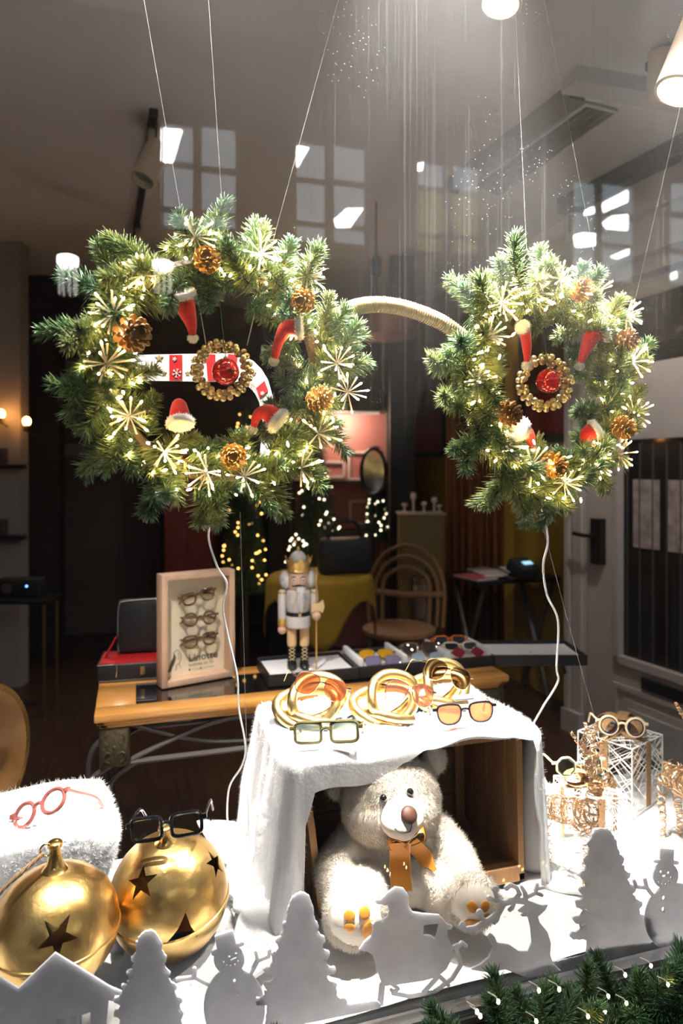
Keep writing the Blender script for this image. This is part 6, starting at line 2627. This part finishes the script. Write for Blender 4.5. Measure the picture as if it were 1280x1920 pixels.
L_pur = clear('lilac_lens', (.42, .38, .58), .08, haze=.35)
L_blu = clear('sky_lens', (.62, .74, .86), .08, haze=.35)
L_brn = clear('brown_lens', (.18, .09, .05), .1, haze=.2)
L_bur = clear('burgundy_lens', (.45, .03, .08), .1, haze=.35)
L_drk = clear('dark_lens', (.05, .05, .06), .1, haze=.2)
m_orange = M('orange_acetate', (.75, .17, .02), .3)
m_cream = M('ivory_acetate', (.75, .68, .55), .35)
m_gun = M('gunmetal_wire', (.10, .09, .09), .3, .9)
for (x, y, z, kind, a, b, rim, mr, ml, lab, tl) in (
        (.815, 2.25, .052, 'aviator', .0265, .0200, .0012, m_gun, L_yel, 'dark framed sunglasses with bright yellow lenses in the long case', -42),
        (.820, 2.195, .046, 'square', .0265, .0190, .0009, m_gun, L_pur, 'rimless sunglasses with lilac lenses in front of the yellow pair', -52),
        (.985, 2.26, .058, 'panto', .0275, .0240, .0042, m_tort, L_brn, 'chunky tortoiseshell sunglasses in the middle of the long case', -35),
        (.985, 2.195, .044, 'round', .0250, .0200, .0009, m_goldw, L_blu, 'fine gold sunglasses with sky blue lenses in the long case', -55),
        (1.13, 2.315, .062, 'panto', .0265, .0200, .0042, m_orange, L_drk, 'thick orange sunglasses at the back of the long case', -35),
        (1.145, 2.255, .054, 'cat', .0270, .0160, .0038, m_cream, L_drk, 'ivory sunglasses with slanted frames before the orange pair', -42),
        (1.145, 2.200, .047, 'diamond', .0270, .0240, .0010, m_goldw, L_bur, 'sunglasses with burgundy diamond lenses in the long case', -48)):
    spectacles('sunglasses', lab, (x, y, TZ + z), (math.radians(tl), 0, math.radians(-8)), kind, a, b, .016, rim, mr, ml, 'sunglasses', grp='sunglasses in the long case', temple=.05, fold=True)

# ---------------------------------------------------------------- the shop behind
m_copperl = M('copper_shade', (.30, .13, .06), .4, .3)
lp = P(722, 600, 3.9)
t = thing('pendant_lamp', 'brown disc pendant lamp hanging behind the rope bridge', 'lamp', lp)
MB().lathe([(.16, -.10), (.165, -.095), (.19, -.02), (.195, 0), (.19, .006), (.06, .02), (.012, .03)], 40).build('lamp_shade', m_copperl, t)
MB().lathe([(.155, -.098), (.12, -.092), (.0005, -.09)], 32, cap=False).build('diffuser', M('lamp_diffuser', (.35, .2, .12), .7), t)
MB().tube([(-.05, 0, .02), (-.055, 0, .24)], .006, 6).build('cord', m_blackm, t)
MB().lathe([(.018, .24), (.03, .26), (.034, .34), (.028, .355)], 18, Matrix.Translation((-.055, 0, 0))).build('cord_grip', M('blue_black', (.012, .018, .028), .4), t)
MB().tube([(-.055, 0, .35), (-.055, 0, ZC - lp.z)], .005, 6).build('cord', m_blackm, t)

# framed pictures on the mustard wall
def picture(label, s0, s1, z0, z1, m_art):
    t_ = thing('framed_picture', label, 'picture', YW((s0 + s1) / 2, .02, (z0 + z1) / 2), group='pictures on the mustard wall')
    w_ = .045
    for (a, b, c, d) in ((s0, s1, z0, z0 + w_), (s0, s1, z1 - w_, z1), (s0, s0 + w_, z0 + w_, z1 - w_), (s1 - w_, s1, z0 + w_, z1 - w_)):
        mb_ = MB()
        ywbox(mb_, a, b, .001, .035, c, d)
        mb_.build('frame_rail', m_black, t_, True, smooth=False)
    mb_ = MB()
    ywbox(mb_, s0 + w_, s1 - w_, .001, .012, z0 + w_, z1 - w_)
    mb_.build('painting', m_art, t_, True, smooth=False)
    mb_ = MB()
    ywbox(mb_, s0 + w_, s1 - w_, .002, .015, z0 + w_, (z0 + z1) / 2 - .05)
    mb_.build('painted_field', M('painted_red', (.28, .02, .025), .6, var=(.16, .012, .02), vscale=5), t_, True, smooth=False)


m_art = M('painting_dark', (.10, .06, .02), .6, var=(.22, .15, .03), vscale=6)
picture('dark framed picture with a red field seen through the wreath opening', .18, .75, 1.62, 2.38, m_art)
picture('dark framed picture further back on the mustard wall', 1.75, 2.45, 1.55, 2.40, m_art)
# narrow mouldings where the yellow wall meets the ceiling
mb = MB()
ywbox(mb, 0, 3.0, 0, .04, 2.90, 2.968)
o = mb.build('trim_5', m_ceil, smooth=False)
tag(o, 'pale moulding along the top of the mustard wall', kind='structure')

# magazine table
mtA = P(852, 1082, 4.30)
mtz = .79
t = thing('folding_table', 'black folding table stacked with magazines by the mustard wall', 'table', (mtA.x + .35, mtA.y - .05, 0))
px0, px1, py0_, py1_ = 1.93, 2.50, 3.60, 4.02
MB().rbox(((px0 + px1) / 2, (py0_ + py1_) / 2, mtz - .012), (px1 - px0, py1_ - py0_, .024), .004).build('table_top', m_black, t, True)
for x in (px0 + .05, px1 - .05):
    MB().tube([(x, py0_ + .03, 0), (x, py1_ - .03, mtz - .02)], .014, 8).build('leg', m_iron, t, True)
    MB().tube([(x + .02, py1_ - .03, 0), (x + .02, py0_ + .03, mtz - .02)], .014, 8).build('leg', m_iron, t, True)
MB().tube([(px0 + .05, py0_ + .2, .3), (px1 - .05, py0_ + .2, .3)], .01, 8).build('stretcher', m_iron, t, True)
mags = [((1.99, 3.73), 12, (.55, .10, .12), 'magazine with a red cover on the folding table'), ((2.11, 3.76), -8, (.62, .60, .58), 'magazine with a pale cover on the folding table'),
        ((2.24, 3.72), 5, (.25, .30, .45), 'magazine with a blue cover on the folding table'), ((2.34, 3.85), -14, (.70, .66, .60), 'magazine with a cream cover on the folding table'),
        ((2.20, 3.95), 20, (.35, .20, .16), 'magazine with a brown cover on the folding table')]
for i, ((x, y), a, c, lab) in enumerate(mags):
    z = mtz + .002 + .012 * (i % 2)
    tt_ = thing('magazine', lab, 'magazine', (x, y, z), (0, 0, math.radians(a)), group='magazines on the folding table')
    MB().box((0, 0, .004), (.16, .22, .008)).build('pages', M('mag_pages', (.7, .68, .64), .7), tt_, smooth=False)
    MB().box((0, 0, .0087), (.162, .222, .0012)).build('cover', M('mag_cover_%d' % i, c, .35), tt_, smooth=False)
bx_ = P(980, 1062, 4.05)
t = thing('card_terminal', 'black card terminal with a lit blue screen on the folding table', 'card terminal', (bx_.x, bx_.y, mtz + .022), (0, 0, math.radians(15)))
MB().rbox((0, 0, .05), (.15, .14, .08), .018, Matrix.Rotation(math.radians(25), 3, 'X')).build('terminal_body', m_blackm, t)
MB().box((0, -.035, .088), (.07, .03, .003), Matrix.Rotation(math.radians(25), 3, 'X')).build('screen', emission('blue_screen', (.35, .65, .85), .7), t, smooth=False)
MB().rbox((0, 0, .012), (.12, .12, .02), .004).build('terminal_foot', m_blackm, t)

# mustard cloth covered table, wicker chair, quilted bag, silver urn
m_must = M('mustard_cloth', (.48, .30, .02), .85, var=(.38, .23, .015), vscale=8)
p_ = P(600, 1090, 3.75)
t = thing('side_table', 'round table under a pointed mustard cloth behind the nutcracker', 'table', (p_.x, p_.y, 0))
MB().tube([(0, 0, .02), (0, 0, .85)], .03, 10).build('table_post', m_iron, t)
MB().lathe([(.22, .0), (.22, .02), (.04, .04)], 24).build('table_foot', m_iron, t)
MB().lathe([(.285, .84), (.285, .865)], 36).build('table_top', m_tw, t)
V, Fc = [], []
N_ = 40
for j in range(16):
    for i in range(N_):
        a = 2 * PI * i / N_
        drop = .10 + .24 * abs(math.cos(2 * a + .5)) ** 2.2
        f_ = j / 15
        if f_ < .5:
            V.append((.29 * f_ * 2 * math.cos(a), .29 * f_ * 2 * math.sin(a), .869))
        else:
            g_ = (f_ - .5) * 2
            rr = .292 + .02 * g_ + .012 * g_ * math.sin(6 * a)
            V.append((rr * math.cos(a), rr * math.sin(a), .869 - drop * g_))
for j in range(15):
    for i in range(N_):
        Fc.append((j * N_ + i, j * N_ + (i + 1) % N_, (j + 1) * N_ + (i + 1) % N_, (j + 1) * N_ + i))
mb = MB()
mb.add(V, Fc)
cl_ = mb.build('cloth', m_must, t, angle=None)
cl_.modifiers.new('thickness', 'SOLIDIFY').thickness = .004
p_ = P(640, 1052, 3.78)
t = thing('quilted_bag', 'black quilted bag on the mustard cloth', 'bag', (p_.x + .02, p_.y, .872))
MB().rbox((0, 0, .10), (.30, .12, .20), .03).build('bag_body', M('quilt_black', (.02, .02, .022), .5, bump=.6, bscale=40), t)
MB().tube(smooth_path([(-.10, 0, .19), (-.06, 0, .28), (.06, 0, .28), (.10, 0, .19)], 5), .010, 8).build('handle', m_lea, t)
p_ = P(748, 1075, 4.2)
m_wick = M('wicker', (.36, .20, .09), .6, var=(.26, .13, .05), vscale=50)
t = thing('wicker_chair', 'wicker chair with bent cane hoops behind the gold link stands', 'chair', (p_.x, p_.y, 0), (0, 0, math.radians(-35)))
MB().lathe([(.21, .44), (.225, .455), (.225, .475), (.20, .485)], 30).build('seat', m_wick, t)
for k in range(4):
    a = PI / 4 + k * PI / 2
    MB().tube([(.20 * math.cos(a), .20 * math.sin(a), .45), (.23 * math.cos(a), .23 * math.sin(a), 0)], .014, 8).build('leg', m_iron, t)
for k, r_ in enumerate((.24, .20, .15)):
    MB().tube(smooth_path([(-r_, .17, .46), (-r_ * 1.02, .20, .70), (-r_ * .7, .22, .88 - .05 * k), (0, .23, .96 - .07 * k), (r_ * .7, .22, .88 - .05 * k), (r_ * 1.02, .20, .70), (r_, .17, .46)], 5), .013, 8).build('back_hoop', m_wick, t)
MB().tube([(-.24, .19, .66), (0, .21, .64), (.24, .19, .66)], .02, 8).build('arm_rail', m_wick, t)
p_ = P(796, 1095, 4.5)
t = thing('steel_urn', 'tall brushed steel cylinder beside the folding table', 'urn', (p_.x, p_.y, 0))
MB().lathe([(.075, 0), (.08, .01), (.08, .68), (.076, .70), (.082, .71), (.082, .74), (.05, .76)], 28).build('urn_body', M('brushed_steel', (.42, .40, .38), .35, .9), t)
MB().tube([(-.06, 0, .74), (0, 0, .80), (.06, 0, .74)], .008, 8).build('urn_handle', m_iron, t)

# dark columns and low counter with jewellery at the back
def pillar(n_, label, xa, xb, z, m=m_blackm):
    a, b = P(xa, 900, z), P(xb, 900, z)
    w_ = (b - a).length
    c = (a + b) / 2
    o_ = MB().box((c.x, c.y, ZC / 2), (w_, .12, ZC), RY).build('pillar_%d' % n_, m, smooth=False)
    tag(o_, label, kind='structure')


pillar(1, 'black pillar behind the counter with jewellery', 730, 776, 4.9)
pillar(2, 'dark pillar at the edge of the lit tree', 505, 545, 5.2)
pillar(3, 'pale grey pilaster at the picture edge', -60, 46, 4.6, M('pilaster_grey', (.40, .36, .335), .75))
pillar(4, 'dark door leaf beside the grey pilaster', 52, 116, 5.4, M('door_brown', (.045, .035, .03), .6))
a, b = P(750, 960, 4.66), P(826, 960, 4.66)
c = (a + b) / 2
t = thing('jewel_counter', 'low olive counter carrying small white jewellery stands', 'counter', (c.x, c.y, 0), (0, 0, -YAW))
ct = a.z
MB().rbox((0, 0, ct / 2 - .01), (.30, .20, ct - .02), .006).build('counter_body', M('olive_lacquer', (.20, .13, .03), .5), t)
MB().rbox((0, 0, ct - .008), (.32, .22, .016), .004).build('counter_top', M('counter_cream', (.70, .55, .42), .5), t)
for k, (dx, h) in enumerate(((-.11, .06), (-.05, .13), (.02, .07), (.09, .10), (.125, .05))):
    q = thing('jewel_stand', ('second shortest white jewellery stand at the counter end', 'tallest white jewellery stand on the olive counter', 'white jewellery stand in the middle of the olive counter', 'second tallest white jewellery stand on the olive counter', 'shortest white jewellery stand beside the rust curtain')[k], 'jewellery stand', Vector((c.x, c.y, ct)) + RY @ Vector((dx, -.02, 0)), group='jewellery stands on the counter')
    MB().lathe([(.022, 0), (.022, .006), (.007, .012), (.007, h * .6), (.022, h * .75), (.018, h), (.002, h * 1.05)], 14).build('stand_bust', M('bust_white', (.85, .74, .66), .6), q)
    MB().tube([Vector((.021 * math.cos(x_), .021 * math.sin(x_), h * .78)) for x_ in [2 * PI * m_ / 12 for m_ in range(12)]], .002, 5, True).build('necklace', m_goldw, q)
# rust curtain
V, Fc = [], []
a, b = P(838, 900, 4.74), P(942, 900, 4.74)
for j in range(2):
    for i in range(80):
        f_ = i / 79
        p_ = a.lerp(b, f_) + FW * (.03 * math.sin(f_ * 42) + .01 * math.sin(f_ * 97))
        V.append((p_.x, p_.y, .15 if j == 0 else 2.15))
for i in range(79):
    Fc.append((i, i + 1, 80 + i + 1, 80 + i))
mb = MB()
mb.add(V, Fc)
t = thing('curtain', 'rust coloured curtain hanging beside the mustard wall', 'curtain', (a + b) / 2)
o = mb.build('curtain_cloth', M('rust_velvet', (.26, .10, .03), .8), t, True, angle=None)
o.modifiers.new('thickness', 'SOLIDIFY').thickness = .008
MB().tube([Vector((a.x, a.y, 2.17)) - RT * .05, Vector((b.x, b.y, 2.17)) + RT * .05], .014, 8).build('curtain_rod', m_iron, t, True)
for q in (a, b):
    MB().tube([Vector((q.x, q.y, 2.17)), Vector((q.x, q.y, ZC))], .006, 6).build('rod_hanger', m_iron, t, True)

# pink wall, white frames, oval mirror, lit tree: reflected shop, built inside as objects
a, b = P(548, 900, 5.5), P(728, 900, 5.5)
c = (a + b) / 2
t = thing('reflected_shop', 'pink backed cabinet with white shelf frames standing in for a reflected shop', 'cabinet', (c.x, c.y, 0), (0, 0, -YAW))
cw = (b - a).length
MB().box((0, .12, .97), (cw, .04, 1.94)).build('cabinet_back', M('dusty_pink', (.50, .20, .17), .7), t, smooth=False)
for x in (-cw / 2, cw / 2):
    MB().box((x, 0, .97), (.04, .28, 1.94)).build('cabinet_side', m_backwall, t, smooth=False)
for z in (.5, .95, 1.35, 1.92):
    MB().box((0, 0, z), (cw - .04, .26, .025)).build('shelf', m_backwall, t, smooth=False)
for (x, z, w_, h) in ((.18, 1.10, .2, .18), (.16, 1.48, .18, .22), (-.05, 1.45, .16, .12)):
    for (dx, dz, ww, hh) in ((0, h / 2, w_, .02), (0, -h / 2, w_, .02), (-w_ / 2, 0, .02, h), (w_ / 2, 0, .02, h)):
        MB().box((x + dx, .09, z + dz), (ww, .02, hh)).build('white_frame', M('frame_white', (.75, .66, .62), .6), t, smooth=False)
ld = bpy.data.lights.new('cabinet_light', 'POINT')
ld.energy = 5
ld.color = (1, .72, .55)
ld.shadow_soft_size = .05
lo = bpy.data.objects.new('cabinet_light', ld)
COL.objects.link(lo)
lo.parent = t
lo.location = (.0, -.08, 1.85)
MB().box((0, -.05, 1.897), (cw * .8, .03, .018)).build('light_strip', emission('cabinet_strip', (1, .75, .6), .3), t, smooth=False)
p_ = P(700, 885, 4.7)
t = thing('oval_mirror', 'oval standing mirror in front of the pink cabinet', 'mirror', (p_.x, p_.y, 0), (0, 0, -YAW))
zc_ = p_.z
ov = [Vector((.085 * math.cos(2 * PI * k / 36), 0, zc_ + .16 * math.sin(2 * PI * k / 36))) for k in range(36)]
MB().tube(ov, .012, 8, True).build('mirror_rim', m_black, t)
MB().add([(v.x, .002, v.z) for v in ov] + [(v.x, .008, v.z) for v in ov], [tuple(range(36)), tuple(range(71, 35, -1))] + [(k, 36 + k, 36 + (k + 1) % 36, (k + 1) % 36) for k in range(36)]).build('mirror_glass', M('mirror_silver', (.6, .55, .5), .08, 1), t)
MB().tube([(0, 0, .02), (0, 0, zc_ - .16)], .010, 8).build('mirror_stand', m_black, t)
MB().lathe([(.14, 0), (.14, .015), (.015, .03)], 24).build('mirror_foot', m_black, t)


def lit_tree(label, px, pyt, pyb, z, rad, seed, nl, col, gname):
    top, bot = P(px, pyt, z), P(px, pyb, z)
    zb0 = max(bot.z, .25)
    H = top.z - zb0
    t_ = thing('lit_fir_tree', label, 'christmas tree', (top.x, top.y, 0), group=gname)
    rng_ = np.random.default_rng(seed)
    n = 5200
    f_ = rng_.random(n) ** .6
    a_ = rng_.random(n) * 2 * PI
    r_ = rad * f_ * rng_.uniform(.25, 1, n)
    base = np.stack([r_ * np.cos(a_), r_ * np.sin(a_), zb0 + H * (1 - f_)], axis=1)
    out_ = np.stack([np.cos(a_), np.sin(a_), rng_.uniform(-.6, .2, n)], axis=1)
    V_, T_ = spikes3(base, base + out_ * .07 * rng_.uniform(.5, 1.1, n)[:, None], np.full(n, .004), rng_)
    fo = link('fir_foliage', np_mesh('fir_foliage', V_, T_), m_garland, t_)
    fo['kind'] = 'stuff'
    MB().tube([(0, 0, 0), (0, 0, top.z - .05)], [.035, .01], 8).build('trunk', m_twig, t_)
    rg2 = random.Random(seed)
    me = MB().ball((0, 0, 0), .007, 8, 6).mesh('tree_light')
    me.materials.append(emission('tree_light_%d' % seed, col, 3.0))
    for k in range(nl):
        f2 = rg2.random() ** .65
        a2 = rg2.uniform(0, 2 * PI)
        o_ = bpy.data.objects.new('tree_light', me)
        COL.objects.link(o_)
        o_.parent = t_
        o_.location = ((rad * f2 + .03) * math.cos(a2), (rad * f2 + .03) * math.sin(a2), zb0 + H * (1 - f2))
    return t_


lit_tree('fir tree with pale warm lights before the pink cabinet', 592, 800, 1110, 4.9, .23, 51, 95, (1, .72, .48), 'lit trees in the shop')
lit_tree('dark fir tree with amber lights seen below the big wreath', 458, 745, 1110, 5.0, .16, 52, 80, (1, .50, .12), 'lit trees in the shop')
lit_tree('small fir tree with sparkling lights behind the oval mirror', 706, 835, 1010, 5.12, .06, 53, 60, (1, .80, .55), 'lit trees in the shop')

# reddish reflection behind the big wreath, modelled as a cupboard
a, b = P(316, 900, 5.7), P(404, 900, 5.7)
c = (a + b) / 2
t = thing('red_reflection', 'dusky red cupboard standing in for a reflection behind the box frame', 'cupboard', (c.x, c.y, 0), (0, 0, -YAW))
cw = (b - a).length
MB().rbox((0, 0, .85), (cw, .3, 1.7), .01).build('cupboard_body', M('dusky_red', (.30, .07, .06), .6), t)
for x in (-cw / 4, cw / 4):
    MB().rbox((x, -.155, .85), (cw / 2 - .02, .015, 1.62), .004).build('cupboard_door', M('dusky_red', (.30, .07, .06), .6), t)
    MB().ball((x * .25, -.17, .9), .012, 10, 6).build('knob', m_goldw, t)

# console with a small radio, picture ledge and wall lights at the far side
a = P(40, 1118, 4.1)
t = thing('hall_console', 'narrow dark console with brass legs by the grey pilaster', 'table', (a.x - .05, a.y, 0), (0, 0, -YAW))
ht = a.z
MB().rbox((0, 0, ht - .012), (.52, .24, .024), .004).build('table_top', m_black, t)
for x in (-.23, .23):
    for y in (-.09, .09):
        MB().tube([(x, y, 0), (x, y, ht - .02)], .009, 8).build('leg', M('old_brass', (.30, .20, .08), .4, .9), t)
q = thing('radio', 'small black radio with a blue light on the dark console', 'radio', Vector((a.x, a.y, ht + .001)), (0, 0, -YAW))
MB().rbox((0, 0, .055), (.26, .12, .11), .012).build('radio_body', m_blackm, q)
MB().ball((.06, -.061, .07), .006, 10, 6).build('power_light', emission('blue_led', (.1, .25, 1), 4), q)
MB().lathe([(.03, -.003), (.03, .003)], 20, Matrix.Translation((-.06, -.061, .055)) @ Matrix.Rotation(PI / 2, 4, 'X')).build('dial', m_iron, q)
for k, (px, py, lab) in enumerate(((50, 790, 'glowing amber wall bulb beside the big wreath'), (2, 776, 'glowing amber wall bulb at the picture edge'))):
    p_ = P(px, py, 4.45)
    q = thing('wall_bulb', lab, 'wall lamp', p_, group='amber wall bulbs')
    MB().ball((0, 0, 0), (.025, .025, .03), 14, 10).build('bulb', emission('amber_bulb', (1, .42, .10), 14), q)
    MB().lathe([(.014, -.065), (.018, -.06), (.018, -.03), (.012, -.02)], 14).build('socket', M('old_brass', (.30, .20, .08), .4, .9), q)
    MB().tube([(0, 0, -.06), FW * .12 + Vector((0, 0, -.08))], .006, 6).build('bracket', M('old_brass', (.30, .20, .08), .4, .9), q)
for k, (py, lab) in enumerate(((875, 'upper dark picture ledge on the grey pilaster'), (1008, 'lower dark picture ledge on the grey pilaster'))):
    p_ = P(8, py, 4.48)
    q = thing('wall_ledge', lab, 'shelf', p_, (0, 0, -YAW), group='ledges on the pilaster')
    MB().rbox((0, 0, 0), (.26, .09, .03), .004).build('shelf_board', m_black, q)
    MB().rbox((-.03, .0, .07), (.09, .05, .10), .006).build('ledge_box', M('ledge_brown', (.10, .06, .045), .6), q)

# horizontal rails of dark panelling on the back wall
for k, z in enumerate((2.35, 1.62)):
    o = MB().box((-.6, YB - .02, z), (3.0, .04, .10)).build('trim_%d' % (6 + k), M('panel_rail', (.20, .165, .145), .7), smooth=False)
    tag(o, 'brown rail across the %s dark back wall' % ('upper' if k == 0 else 'lower'), kind='structure')
